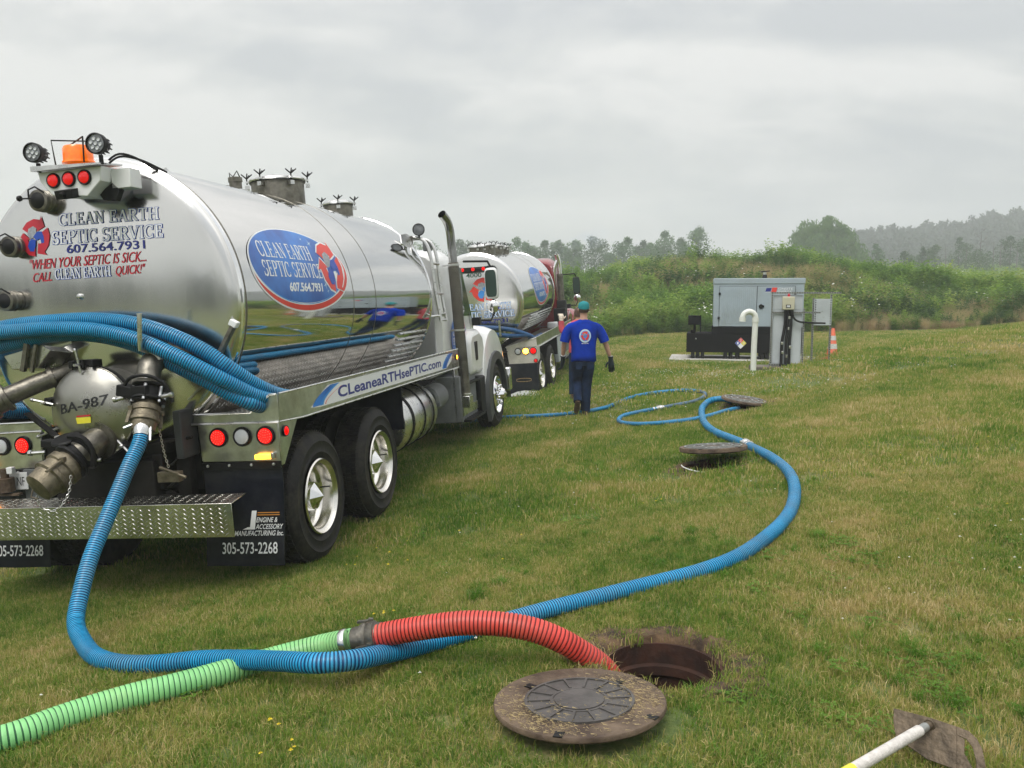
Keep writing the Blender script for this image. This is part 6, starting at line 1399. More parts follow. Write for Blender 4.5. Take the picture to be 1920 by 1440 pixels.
# ------------------------------------------------------------------ hoses
def hose(name, label, pts, r, pitch, mats, group=None, n=18, depth=.10, gap=.56):
    B = cat_rom(pts, .02); d = np.r_[0, np.cumsum(np.linalg.norm(np.diff(B, axis=0), axis=1))]; Lt = d[-1]
    ss = []; rr = []; mi = []
    k = 0
    while k*pitch < Lt-pitch:
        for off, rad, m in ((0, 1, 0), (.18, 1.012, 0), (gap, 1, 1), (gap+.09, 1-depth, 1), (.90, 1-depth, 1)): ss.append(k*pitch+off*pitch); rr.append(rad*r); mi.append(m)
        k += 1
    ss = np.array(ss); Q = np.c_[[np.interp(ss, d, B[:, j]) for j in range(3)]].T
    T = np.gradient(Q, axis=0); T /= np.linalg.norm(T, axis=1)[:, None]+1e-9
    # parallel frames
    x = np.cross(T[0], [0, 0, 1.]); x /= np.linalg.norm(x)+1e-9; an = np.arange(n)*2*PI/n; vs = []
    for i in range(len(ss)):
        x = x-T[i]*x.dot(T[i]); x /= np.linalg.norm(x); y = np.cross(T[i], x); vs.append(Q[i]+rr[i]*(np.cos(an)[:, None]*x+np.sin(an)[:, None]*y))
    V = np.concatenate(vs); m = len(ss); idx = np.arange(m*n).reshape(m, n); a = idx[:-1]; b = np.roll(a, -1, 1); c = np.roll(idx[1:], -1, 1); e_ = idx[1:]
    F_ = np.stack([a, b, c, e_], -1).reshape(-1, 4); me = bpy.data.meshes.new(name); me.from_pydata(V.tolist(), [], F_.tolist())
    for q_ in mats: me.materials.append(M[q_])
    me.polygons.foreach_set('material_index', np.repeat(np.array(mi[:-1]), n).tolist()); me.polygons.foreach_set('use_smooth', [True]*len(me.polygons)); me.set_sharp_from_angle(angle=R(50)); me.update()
    root = thing(name, label, 'hose', (0, 0, 0), 0, group)
    o = bpy.data.objects.new('hose_wall', me); COL.objects.link(o); o.parent = root
    return root, Q, T
def coupling(root, p, d, r, L=.16, m='dullsteel'):
    p = Vector(p); d = Vector(d).normalized(); mb = MB()
    mb.lathe([(r*1.02, -L*.5), (r*1.06, -L*.45), (r*1.08, -L*.2), (r*1.22, -L*.18), (r*1.25, -L*.05), (r*1.15, .0), (r*1.28, L*.06), (r*1.30, L*.26), (r*1.12, L*.3), (r*1.06, L*.5)], p, d, 28)
    u = d.orthogonal().normalized()
    for a in (.4, 2.5, 4.4):
        w_ = (u*math.cos(a)+d.cross(u)*math.sin(a)); mb.bar(p+w_*r*1.33+d*L*.1, p+w_*r*1.40-d*L*.30, .018, .01); mb.cbox(p+w_*r*1.3+d*L*.14, .022, .022, .022)
    mb.lathe([(r*1.04, -L*.9), (r*1.08, -L*.88), (r*1.08, -L*.72), (r*1.04, -L*.7)], p, d, 24, mi=1)
    return mb.build('cam_coupling', [m, 'alu'], root, angle=40)
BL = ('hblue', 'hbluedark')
rt, Q, T = hose('suction_hose', 'long blue ribbed hose from the tanker valve over the green hose and up the lawn', [tuple(p) for p in HOSE_MAIN], .046, .0155, BL, n=20)
mb = MB(); p0 = Vector(Q[0]); d0 = Vector(T[0]); mb.lathe([(.048, -.02), (.052, -.015), (.056, .0), (.056, .045), (.050, .06), (.048, .07)], p0, d0, 24); mb.tube([p0+Vector((.05, 0, .02)), p0+d0*.10+Vector((.065, -.01, 0))], .009, 6); mb.tube([p0+Vector((-.05, -.02, .02)), p0+d0*.04+Vector((-.11, -.02, .03))], .008, 6); mb.build('hose_clamp', 'alu', rt)
e0 = Vector(Q[-1]); d0 = Vector(T[-1]); coupling(rt, e0+d0*.03, d0, .046, .15, 'alu')
hose('suction_hose', 'blue hose section curling from the coupling to the far open manhole cover', [tuple(p) for p in HOSE_MID], .046, .0155, BL, n=16)
rt, Q, T = hose('suction_hose', 'thin blue hose running out from under the far manhole cover into the loop', [tuple(p) for p in HOSE_FAR], .031, .016, BL, n=14, depth=.06)
coupling(rt, Q[-1], T[-1], .031, .14, 'alu')
i_ = next(i for i, p in enumerate(HOSE_FAR2) if p[0] > 3.12)
hose('suction_hose', 'short greyish blue hose closing the right side of the loop', [tuple(p) for p in HOSE_FAR2[:i_+2]], .031, .016, ('hgrey', 'hbluedark'), n=14, depth=.06)
hose('suction_hose', 'pale blue hose from the loop past the walking man to the near truck wheel', [tuple(p) for p in HOSE_FAR2[i_+1:]], .031, .016, BL, n=14, depth=.06)
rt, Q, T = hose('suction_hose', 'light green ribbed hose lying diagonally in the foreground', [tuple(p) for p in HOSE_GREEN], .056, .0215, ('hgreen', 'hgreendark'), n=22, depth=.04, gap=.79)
gp_, gt_ = Vector(Q[-1]), Vector(T[-1])
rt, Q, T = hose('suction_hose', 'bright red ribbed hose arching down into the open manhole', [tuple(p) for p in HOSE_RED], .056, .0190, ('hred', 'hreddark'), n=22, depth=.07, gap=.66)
coupling(rt, (gp_+Vector(Q[0]))/2, Vector(T[0]), .056, .15)
def wl(P): return [tuple(MA @ Vector(p)) for p in P]
G3 = 'blue hoses slung over the rear of the near tanker'
Rr = lambda x, z: [(x, -.45, z), (x, -.1, z-.02), (x, .8, z-.02), (x, 4.0, z-.02)]
tails = [[(1.19, -.45, 1.37), (1.19, -.1, 1.33), (1.19, .6, 1.31), (1.19, 3.9, 1.31)], [(1.20, -.55, 1.345), (1.10, -.1, 1.315), (1.08, .0, 1.31), (1.07, .25, 1.31)], [(1.13, -.6, 1.315), (1.05, -.35, 1.31), (1.0, -.1, 1.31), (.98, .2, 1.31)]]
lefts = [[(-1.19, 3.5, 1.31), (-1.19, .2, 1.31), (-1.30, -.45, 1.40), (-1.42, -.9, 1.72)], [(-1.07, 3.5, 1.31), (-1.07, .2, 1.31), (-1.25, -.5, 1.4), (-1.36, -.95, 1.75)], [(-.95, 3.5, 1.31), (-.95, .2, 1.31), (-1.15, -.5, 1.36), (-1.38, -.9, 1.60)]]
for P_, tl, lf, lab in ((TH1, tails[0], lefts[0], 'uppermost blue hose slung across the tank head, behind the hook'), (TH2, tails[1], lefts[1], 'front blue hose slung across the tank head, over the hook'), (TH3, tails[2], lefts[2], 'lowest blue hose slung across the tank head')):
    hose('slung_hose', lab, wl(lf+[tuple(p) for p in P_]+tl), .052, .0165, BL, G3, n=18, depth=.09)
# hoses on the far tanker's deck
def wlB(P): return [tuple(MBt @ Vector(p)) for p in P]
for k, lab in enumerate(('upper dark blue hose lying over the rear of the far tanker', 'lower dark blue hose lying over the rear of the far tanker')):
    z = 1.70-.13*k
    hose('slung_hose', lab, wlB([(-1.1, .4, 1.35), (-1.15, -.6, 1.5), (-.9, -1.0-.05*k, z-.02), (-.3, -1.02-.05*k, z+.03), (.3, -1.02-.05*k, z), (.8, -.95, z-.08), (1.12, -.7, 1.46), (1.18-.1*k, -.3, 1.34), (1.18-.1*k, 1.0, 1.31)]), .052, .03, ('hbluedark', 'hbluedark'), 'hoses on the far tanker', n=12)

# ------------------------------------------------------------------ manhole covers and open shafts
def shaft(cx, cy, r, name_label, depth=1.1, liner='rustdark'):
    z0 = hz1(cx, cy); t = thing('manhole_shaft', name_label, 'manhole', (cx, cy, z0))
    mb = MB(); mb.lathe([(r+.0, -.02), (r-.012, -.02), (r-.014, -.12), (r-.04, -.125), (r-.04, -.17), (r-.02, -.18), (r-.02, -.45), (r-.01, -depth), (.001, -depth)], (0, 0, 0), (0, 0, 1), 56, caps=False); mb.build('shaft_wall', liner, t, angle=40, recalc=False)
    return t
shaft(*HOLES[0], 'open manhole shaft with rusty brown wall, red hose going in')
sh3 = shaft(*HOLES[1], 'dark manhole opening under the tilted middle cover')
mb = MB(); c3 = HOLES[1]
mb.tube([(math.cos(a)*(c3[2]+.012), math.sin(a)*(c3[2]+.012), .012+.010*math.sin(a)) for a in np.linspace(R(175), R(262), 16)], .006, 6); mb.build('white_rim_strip', 'pvc', sh3)
sh2 = shaft(*HOLES[2], 'dark manhole opening under the far cover with blue hoses')
def cover(label, c, r, th, mw, straw, style=0, group='round manhole covers'):
    t = thing('manhole_cover', label, 'manhole cover', group=group, mw=mw)
    mb = MB(); n = 72; prof = [(r*.93, 0), (r*.985, .006), (r, .012), (r, th-.006), (r*.99, th), (r*.95, th+.001), (r*.72, th-.003), (r*.70, th-.008), (r*.67, th-.008), (r*.655, th-.002), (.001, th-.002)]
    mb.lathe(prof, (0, 0, 0), (0, 0, 1), n); pl = mb.build('cover_plate', 'rust', t, angle=30)
    if style == 0:
        cc_ = MB(); cc_.lathe([(r*.645, th-.003), (r*.645, th+.0005), (.001, th+.0005)], (0, 0, 0), (0, 0, 1), 56); cc_.build('cover_centre', 'castgrey', pl)
    pt = MB()
    if style == 0:
        pt.lathe([(r*.64, th-.004), (r*.64, th+.006), (r*.61, th+.006), (r*.61, th-.004)], (0, 0, 0), (0, 0, 1), 64)
        pt.lathe([(r*.29, th-.004), (r*.29, th+.005), (.001, th+.005)], (0, 0, 0), (0, 0, 1), 40); pt.lathe([(r*.34, th-.004), (r*.34, th+.003), (r*.31, th+.003), (r*.31, th-.004)], (0, 0, 0), (0, 0, 1), 40)
        for k in range(14):
            a = 2*PI*k/14+.15; d = Vector((math.cos(a), math.sin(a), 0)); pt.bar(d*r*.34+Vector((0, 0, th)), d*r*.61+Vector((0, 0, th)), r*.028, .012)
    else:
        for rr in (.86, .60, .34):
            pt.lathe([(r*rr, th-.004), (r*rr, th+.008), (r*(rr-.05), th+.008), (r*(rr-.05), th-.004)], (0, 0, 0), (0, 0, 1), 56)
        for k in range(12):
            a = 2*PI*k/12; d = Vector((math.cos(a), math.sin(a), 0)); pt.bar(d*r*.60+Vector((0, 0, th)), d*r*.82+Vector((0, 0, th)), r*.05, .014)
        for k in range(6):
            a = 2*PI*k/6+.2; d = Vector((math.cos(a), math.sin(a), 0)); pt.bar(d*r*.32+Vector((0, 0, th)), d*r*.57+Vector((0, 0, th)), r*.07, .014)
    pt.build('raised_pattern', 'castgrey' if style == 0 else 'strut', pl, angle=30)
    nb = MB()
    for a in (.45, 2.15, 4.1, 5.35): d = Vector((math.cos(a), math.sin(a), 0)); nb.cbox(d*r*(.93 if a > 4 else .72)+Vector((0, 0, th+.0005)), .045, .035, .004, Matrix.Rotation(a, 3, 'Z'))
    nb.build('pick_slots', 'black', pl, kind='stuff')
    if straw:
        mb = MB(); rn = random.Random(4)
        for _ in range(1700):
            a = rn.gauss(3.5, .55) if rn.random() < .5 else rn.gauss(.25 if rn.random() < .5 else -.6, .35); q_ = r*rn.uniform(.60, .97) if rn.random() < .85 else r*rn.uniform(.2, .7); x, y = q_*math.cos(a), q_*math.sin(a); b = rn.uniform(0, PI); l = rn.uniform(.003, .014); dx, dy = math.cos(b)*l, math.sin(b)*l; z = th+rn.uniform(.001, .006)
            mb.add([(x-dx, y-dy, z), (x+dx, y+dy, z+rn.uniform(0, .004)), (x+dx-dy*.08, y+dy+dx*.08, z)], [(0, 1, 2)])
        mb.build('dry_clippings', 'straw', t, kind='stuff', smooth=False)
    return t
c = Vector(P_COVER1)+Vector((0, -.045, 0))
nrm = Vector((-.04, .082, 1)).normalized(); rq = Vector((0, 0, 1)).rotation_difference(nrm).to_matrix().to_4x4()
cover('large rusty cover lying in the foreground beside the open manhole, strewn with dry clippings', c, .345, .030, Matrix.Translation(c+Vector((0, 0, .040))) @ rq @ Matrix.Rotation(.3, 4, 'Z'), True)
c = Vector((P_COVER3[0], P_COVER3[1], hz1(P_COVER3[0], P_COVER3[1])))
nrm = Vector((-.055, .10, 1)).normalized(); rq = Vector((0, 0, 1)).rotation_difference(nrm).to_matrix().to_4x4()
cover('brown cover propped above its dark opening in the middle of the lawn', c, .335, .05, Matrix.Translation(c+Vector((.03, .04, .115))) @ rq, False, 1)
c = Vector((P_COVER2[0], P_COVER2[1], hz1(P_COVER2[0], P_COVER2[1])))
nrm = Vector((.10, -.06, 1)).normalized(); rq = Vector((0, 0, 1)).rotation_difference(nrm).to_matrix().to_4x4()
cover('far patterned cover tilted on two blue hoses by the loop', c, .345, .04, Matrix.Translation(c+Vector((.03, .03, .085))) @ rq, False, 1)
# collar ring under the middle cover
mb = MB(); mb.lathe([(.29, .0), (.30, .07), (.26, .075), (.255, .0)], (HOLES[1][0]+.03, HOLES[1][1]+.14, c3 and hz1(HOLES[1][0], HOLES[1][1])), (0, 0, 1), 40)
# ------------------------------------------------------------------ scraper hoe, bottom right
H_ = [Vector(p) for p in P_HOE]
t = thing('scraper', 'muddy steel hoe with pale round handle lying in the grass at the bottom right', 'hoe', tuple(H_[3]))
o0 = H_[3]
def rel(v): return v-o0+Vector((0, 0, .018))
A_, B_, C_, D_ = rel(H_[0]), rel(H_[1]), rel(H_[2]), Vector((0, 0, 0))
# blade: plate standing on the grass, seen almost edge on from above
ux = (B_-A_).normalized(); dn = Vector((-.045, -.10, -.13)).normalized(); up_ = Vector((0, 0, 1))
L1 = (B_-A_).length*1.12
def bl(u, v, w): return A_+ux*u+dn*v+ux.cross(dn).normalized()*w
out = [(0, .0), (L1*.55, -.004), (L1, .0), (L1+.035, .012), (L1+.065, .05), (L1+.075, .12), (L1+.075, .155), (L1*.75, .15), (L1*.45, .145), (.012, .10), (0, .05)]
mb = MB(); hole = [(L1+.012, .040), (L1+.034, .065), (L1+.040, .115), (L1+.010, .085)]
mb.prism([(0, 0), (L1*.55, -.004), (L1-.02, 0), (L1-.02, .15), (L1*.5, .145), (.012, .105), (0, .05)], bl, .006)
mb.prism([(L1-.02, 0), (L1+.02, .004), (L1+.045, .022), (L1+.062, .052), (L1+.070, .10), (L1+.072, .155), (L1+.04, .155), (L1+.042, .10), (L1+.030, .055), (L1+.010, .035), (L1-.02, .03)], bl, .006)
mb.prism([(L1-.02, .03), (L1+.006, .036), (L1+.004, .085), (L1+.03, .125), (L1+.035, .155), (L1-.02, .155)], bl, .006)
mb.build('blade', 'rakesteel', t, bev=.0015, angle=30)
hd0 = (A_+B_)/2+ux*.025+dn*.018; hd1 = rel(H_[4]); hd2 = rel(H_[5])
dd = (hd1-hd0).normalized()
mb = MB(); mb.tube([hd0, hd0+dd*.045], [.0135, .0145], 20); mb.lathe([(.018, 0), (.020, .006), (.018, .012)], hd0, dd, 20); mb.build('socket', 'rakesteel', t)
mb = MB(); mb.tube([hd0+dd*.04, hd0+dd*.095], [.0155, .0165], 22); mb.build('ferrule', 'strut', t)
mb = MB(); mb.tube([hd0+dd*.09, hd0+dd*.22, hd0+dd*.9], .0195, 24); hdl = mb.build('handle', 'handle', t)
lb_ = (hd1-hd0).length; mb = MB(); mb.tube([hd0+dd*(lb_+.075), hd0+dd*(lb_+.16)], .0207, 24); mb.build('yellow_band', 'yellowprint', hdl)

# ------------------------------------------------------------------ standby generator and its pads
gz_ = hz1(6.2, 21.0)-.02
TH = R(-13)
pad = thing('generator_pad', 'weathered concrete pad under the grey-blue generator', 'concrete pad', (6.1, 21.0, gz_), TH)
MB().box(-2.05, 1.9, -.85, .95, -.25, .05).build('slab', 'concrete', pad, bev=.02)
g = thing('generator', 'grey-blue standby generator enclosure on a long black base tank', 'generator', mw=Matrix.Translation((6.2, 20.95, gz_+.05)) @ Matrix.Rotation(TH, 4, 'Z') @ Matrix.Translation((-6.2, -.45, 0)))
X0, X1 = 5.10, 7.24; D0, D1 = 0.0, 1.1
mb = MB(); mb.box(4.46, X1+.02, -.05, D1+.05, .16, .63); mb.box(5.08, X1+.02, -.05, D1+.05, .63, .80); bt = mb.build('base_tank', 'tankblack', g, bev=.012)
mb = MB(); mb.prism([(5.96, .40), (6.10, .54), (6.24, .40), (6.10, .26)], lambda u, v, w: Vector((u-.32, -.058+w, v)), .006); dm = mb.build('hazard_diamond', 'whiteprint', bt)
def dia(cx, cz, s, m, nm):
    mb = MB(); mb.prism([(cx-s, cz), (cx, cz+s), (cx+s, cz), (cx, cz-s)], lambda u, v, w: Vector((u-.32, -.061+w, v)), .003); mb.build(nm, m, dm)
dia(6.10, .470, .066, 'oredprint', 'red_quarter'); dia(6.03, .40, .066, 'blueprint', 'blue_quarter'); dia(6.17, .40, .066, 'yellowprint', 'yellow_quarter')
mb = MB()
for tx_, x, z in (('2', 5.78, .47), ('1', 5.71, .40), ('0', 5.85, .40)): put_text(mb, tx_, x-.02, x+.02, z-.03, z+.03, lambda u, v, w: Vector((u, -.064-w, v)), 0, offset=.02)
mb.build('diamond_numbers', 'whiteprint', dm, recalc=False)
mb = MB(); mb.lathe([(.018, 0), (.02, .01), (.001, .012)], (4.69, -.055, .50), (0, -1, 0), 12); mb.build('tank_plug', 'alu', bt)
mb = MB()
for xx in (4.62, 4.74, 4.86, 5.42, 5.55, 5.72, 6.3, 6.42, 6.95): mb.mark(); mb.box(xx-.045, xx+.045, -.02, .12, .0, .17); mb.box(xx-.03, xx+.03, .9, 1.0, .0, .17)
pieces(mb, 'base_foot', 'black', g, bev=.006)
mb = MB(); mb.box(X0, X1, D0, D1, .80, 1.99); body = mb.build('enclosure', 'cabinet', g, bev=.012)
mb = MB(); mb.box(X0-.012, X1+.02, D0-.015, D1+.015, 1.86, 2.0); mb.build('roof_cap', 'cabinet', body, bev=.012)
for (a, b, nm) in ((5.245, 6.13, 'louvre_door'), (6.145, 7.03, 'control_door')):
    mb = MB(); mb.box(a, b, -.018, .002, .815, 1.80)
    dr = mb.build(nm, 'cabinet', g, bev=.004)
    if nm == 'louvre_door':
        mb = MB()
        for k in range(17): mb.mark(); mb.box(a+.06+k*.047, a+.082+k*.047, -.024, -.016, .88, 1.74)
        pieces(mb, 'pressed_rib', 'cabinet', dr, bev=.003)
mb = MB(); mb.box(5.236, 5.244, -.012, .001, .81, 1.81); mb.box(6.132, 6.143, -.012, .001, .81, 1.81); mb.box(7.032, 7.04, -.012, .001, .81, 1.81); mb.box(5.236, 7.04, -.012, .001, 1.801, 1.811); mb.build('door_gaps', 'black', body)
mb = MB()
for x, z in ((5.245, 1.62), (5.235, 1.02), (7.03, 1.62), (7.03, 1.02)): mb.mark(); mb.box(x-.026, x+.026, -.045, -.018, z-.03, z+.03)
pieces(mb, 'hinge', 'black', g, bev=.005)
mb = MB(); mb.lathe([(.055, 0), (.055, .02), (.04, .035), (.001, .036)], (6.24, -.018, 1.31), (0, -1, 0), 20); mb.box(6.24, 6.31, -.045, -.02, 1.285, 1.335); mb.build('door_latch', 'black', g)
mb = MB(); mb.prism([(6.33, 1.67), (6.45, 1.67), (6.475, 1.76), (6.355, 1.76)], lambda u, v, w: Vector((u, -.022+w, v)), .004); lg = mb.build('logo_navy', 'navyprint', g)
mb = MB(); mb.prism([(6.465, 1.655), (6.585, 1.655), (6.61, 1.77), (6.49, 1.77)], lambda u, v, w: Vector((u, -.022+w, v)), .004); mb.build('logo_red', 'oredprint', g)
mb = MB(); mb.box(6.33, 6.45, -.021, -.0195, 1.655, 1.665); mb.build('logo_underline', 'whiteprint', g)
mb = MB(); put_text(mb, 'ONSITE', 6.63, 6.97, 1.715, 1.765, lambda u, v, w: Vector((u, -.0205-w, v)), 0); put_text(mb, 'ENERGY', 6.62, 6.95, 1.655, 1.70, lambda u, v, w: Vector((u, -.0205-w, v)), 0); mb.build('logo_text', 'whiteprint', g, recalc=False)
mb = MB(); mb.cyl((6.34, .5, 2.0), (6.34, .5, 2.10), .065, .05, 16, mi=0); mb.cyl((6.34, .5, 2.08), (6.34, .5, 2.16), .04, n=14, mi=1); mb.prism([(-.09, 0), (.11, .02), (.12, .045), (-.09, .03)], lambda u, v, w: Vector((6.34+u, .42+w, 2.155+v)), .16, mi=0); mb.build('exhaust_cap', ['black', 'alu'], g, bev=.004)
mb = MB(); mb.box(4.49, 4.80, .1, .5, .84, 1.07); mb.box(4.62, 4.68, .25, .32, .62, .86); mb.box(4.56, 4.62, .22, .36, .63, .70); mb.box(4.785, 4.81, .2, .45, .64, 1.08); mb.build('fill_box', 'tankblack', g, bev=.008)
# ------------------------------------------------------------------ control rack in front of it
rz = hz1(5.8, 17.9); 
pd = thing('rack_pad', 'small damp concrete block under the grey control cabinet', 'concrete block', (5.95, 18.0, rz))
MB().box(-.70, .55, -.28, .32, -.2, .09).build('block', 'concdark', pd, bev=.015)
pd2 = thing('side_pad', 'pale concrete slab right of the control cabinet', 'concrete slab', (6.75, 18.5, rz))
MB().box(-.35, .38, -.55, .55, -.2, .04).build('slab', 'concrete', pd2, bev=.01)
k_ = thing('control_cabinet', 'tall light grey electrical cabinet with black cable ducts on strut frame', 'electrical cabinet', mw=Matrix.Translation((5.95, 17.95, rz+.09)) @ Matrix.Rotation(R(-12), 4, 'Z') @ Matrix.Translation((-5.95, -.05, 0)))
xa, xb = 5.62, 6.30; H0 = 1.60
mb = MB(); mb.box(xa+.03, xb-.05, .04, .26, .02, H0-.06); cbd = mb.build('cabinet_body', 'cabinet2', k_, bev=.008)
mb = MB(); mb.box(xa+.05, xa+.27, .034, .04, .05, 1.12); mb.mark(); mb.box(xa+.40, xb-.08, .034, .04, .05, 1.12); mb.mark(); mb.box(xa+.05, xb-.08, .034, .04, 1.22, H0-.09); pieces(mb, 'door_panel', 'cabinet2', cbd, bev=.003)
def strut(x0, z0, x1, z1, y=0., w_=.035, nm='strut_channel', parent=None):
    mb = MB(); mb.bar((x0, y, z0), (x1, y, z1), w_, w_); s_ = mb.build(nm, 'strut', parent or k_)
    q_ = MB(); L = math.hypot(x1-x0, z1-z0); n = int(L/.05)
    for i in range(n):
        t_ = (i+.5)/n; x = x0+(x1-x0)*t_; z = z0+(z1-z0)*t_; ver = abs(z1-z0) > abs(x1-x0)
        q_.box(x-(.007 if ver else .014), x+(.007 if ver else .014), y-.0185, y-.0175, z-(.014 if ver else .007), z+(.014 if ver else .007))
    q_.build('strut_slots', 'black', s_, kind='stuff')
strut(xa, .0, xa, H0); strut(xb-.02, -.08, xb-.02, H0-.35, .0); strut(xa-.02, H0-.02, 7.02, H0-.02, -.001); strut(xa, 1.16, 6.62, 1.16, -.001); strut(xa-.04, .03, xb, .03, -.02)
mb = MB(); mb.box(5.82, 6.07, -.16, -.03, 1.22, 1.50); bb = mb.build('beige_box', 'beige', k_, bev=.015)
mb = MB(); mb.box(5.89, 5.99, -.167, -.16, 1.26, 1.33); mb.build('box_window', 'black', bb, bev=.003)
mb = MB(); mb.box(5.905, 5.975, -.170, -.166, 1.275, 1.315); put_text(mb, '0417', 5.91, 5.97, 1.28, 1.305, lambda u, v, w: Vector((u, -.171, v)), 0); mb.build('counter_face', 'clearlens', bb)
mb = MB(); mb.cyl((5.95, -.09, 1.50), (5.95, -.09, 1.545), .026, n=12); mb.lathe([(.026, 0), (.02, .015), (.001, .02)], (5.95, -.09, 1.545), (0, 0, 1), 12); mb.build('red_alarm_lamp', 'redprint', k_)
mb = MB()
for x0, x1, y in ((5.90, 5.84, -.05), (5.955, 5.93, -.06), (6.02, 6.00, -.05)): mb.tube([(x0, y, 1.24), (x0-.003, y, .9), (x1, y, .5), (x1, y, -.10)], .031, 14)
mb.box(5.80, 6.05, -.12, .02, -.10, .05)
mb.tube(cat_rom([(6.04, -.07, 1.22), (6.06, -.08, 1.05), (6.16, -.08, .97), (6.4, -.06, .945), (6.72, -.04, .935)], .04), .020, 10); mb.build('cable_ducts', 'black', k_)
mb = MB()
for x, z in ((5.96, .82), (5.845, .50), (6.01, .42), (5.94, .22), (5.86, .30), (5.975, 1.05)): mb.mark(); mb.box(x-.02, x+.025, -.09, -.07, z-.03, z+.03)
pieces(mb, 'duct_fitting', 'alu', k_, bev=.004)
k2 = thing('sign_frame', 'slotted strut frame carrying a blank grey plate right of the control cabinet', 'frame', (0, 18.05, rz+.04))
strut(6.54, .0, 6.54, 1.52, 0, .035, 'post', k2); strut(6.93, .12, 6.93, 1.60, .02, .035, 'post', k2); strut(6.3, .02, 6.9, .02, -.01, .03, 'foot_channel', k2)
mb = MB(); mb.box(6.55, 6.93, -.035, -.02, .93, 1.50); pl_ = mb.build('blank_plate', 'cabinet2', k2, bev=.004)
mb = MB()
for i in range(11):
    for x in (6.575, 6.905): mb.box(x-.012, x+.012, -.037, -.0345, .96+i*.05, .985+i*.05)
mb.build('plate_slots', 'black', pl_, kind='stuff')
mb = MB()
for x, z in ((6.74, 1.46), (6.72, 1.23), (6.75, 1.10), (6.70, .98)): mb.box(x-.012, x+.012, -.038, -.034, z-.004, z+.004)
mb.build('plate_marks', 'alu', pl_, kind='stuff')
# ------------------------------------------------------------------ vent pipe
pz = hz1(P_PIPE[0], P_PIPE[1])
v = thing('vent_pipe', 'white gooseneck vent pipe standing in the lawn before the generator', 'vent pipe', (P_PIPE[0], P_PIPE[1], pz))
r0 = .055; mb = MB(); mb.tube([(0, 0, -.2), (0, 0, .6), (.012, 0, 1.11)], r0, 24); mb.build('riser', 'pvc', v)
mb = MB(); R1 = .125; top = 1.14
arc = [(.012-R1+R1*math.cos(a), 0, top+R1*math.sin(a)) for a in np.linspace(0, PI, 17)]; mb.tube([(.012, 0, 1.10)]+arc+[(.012-2*R1-.004, 0, 1.09)], r0*1.0, 24, caps=False)
mb.tube([(.012, 0, 1.06), (.012, 0, 1.145)], r0*1.16, 24); mb.tube([(.012-2*R1, 0, 1.155), (.012-2*R1-.004, 0, 1.075)], r0*1.16, 24, caps=False); mb.tube([(.012-R1-.012, 0, top+R1), (.012-R1+.012, 0, top+R1)], r0*1.07, 24)
mb.tube([(.012-2*R1, 0, 1.155), (.012-2*R1-.004, 0, 1.08)], r0*.98, 24, caps=False); mb.build('gooseneck', 'pvc', v)
# ------------------------------------------------------------------ traffic cone
cz_ = hz1(P_CONE[0], P_CONE[1]); c = thing('traffic_cone', 'faded orange traffic cone with worn white collars right of the cabinet', 'traffic cone', (P_CONE[0], P_CONE[1], cz_-.02))
s = 1.02
mb = MB(); mb.box(-.17*s, .17*s, -.17*s, .17*s, 0, .035*s); mb.lathe([(.145*s, .03*s), (.13*s, .05*s), (.034*s, .70*s), (.026*s, .71*s), (.024*s, .69*s)], (0, 0, 0), (0, 0, 1), 28); cb_ = mb.build('cone_body', 'cone', c, bev=.004)
for z0, z1 in ((.25, .36), (.44, .54)):
    f = lambda z: (.13+(.034-.13)*(z-.05)/.65)*s+.002
    mb = MB(); mb.lathe([(f(z0), z0*s), (f(z1), z1*s)], (0, 0, 0), (0, 0, 1), 28); mb.build('reflective_collar', 'reflect', cb_)
mb = MB(); put_text(mb, '18', -.04, .04, .12, .18, lambda u, v, w: Vector((u, -.118*s-.002-w+.02*(v-.12), v)), 0); mb.build('cone_number', 'blackprint', cb_, recalc=False)

# ------------------------------------------------------------------ the walking man, seen from behind
def skin_obj(name, nodes, edges, m, parent, sub=2, root=0, label=None):
    """nodes: [(pos, rx, ry)]"""
    me = bpy.data.meshes.new(name); me.from_pydata([n_[0] for n_ in nodes], edges, []); o = bpy.data.objects.new(name, me); COL.objects.link(o); o.parent = parent
    md = o.modifiers.new('skin', 'SKIN'); md.use_smooth_shade = True
    lay = me.skin_vertices[0].data if len(me.skin_vertices) else None
    if lay is None:
        bpy.context.view_layer.objects.active = o; lay = me.skin_vertices[0].data
    for i, n_ in enumerate(nodes): lay[i].radius = (n_[1], n_[2] if len(n_) > 2 else n_[1]); lay[i].use_root = (i == root)
    s_ = o.modifiers.new('sub', 'SUBSURF'); s_.levels = sub; s_.render_levels = sub; me.materials.append(M[m])
    return tag(o, label)
def tubes_human(mb, path, rads, n=14):
    """elliptic cross sections: rads (rx, ry) in world x and y"""
    P = cat_rom(path, .03); d = np.r_[0, np.cumsum(np.linalg.norm(np.diff(P, axis=0), axis=1))]
    src_ = np.array(path, float); ds = [d[np.argmin(np.linalg.norm(P-p, axis=1))] for p in src_]
    rx = np.interp(d, ds, [a for a, b in rads]); ry = np.interp(d, ds, [b for a, b in rads])
    rings = []; x = Vector((1, 0, 0))
    for i in range(len(P)):
        t_ = Vector(P[min(i+1, len(P)-1)]-P[max(i-1, 0)]).normalized(); x = (x-t_*x.dot(t_)).normalized(); y = t_.cross(x)
        rings.append([Vector(P[i])+x*math.cos(2*PI*k/n)*rx[i]+y*math.sin(2*PI*k/n)*ry[i] for k in range(n)])
    mb.loft(rings); return rings
mz = hz1(P_MAN[0], P_MAN[1])
man = thing('person', 'man in blue T-shirt and teal cap walking away beside the trucks', 'person', (P_MAN[0], P_MAN[1], mz), R(4))
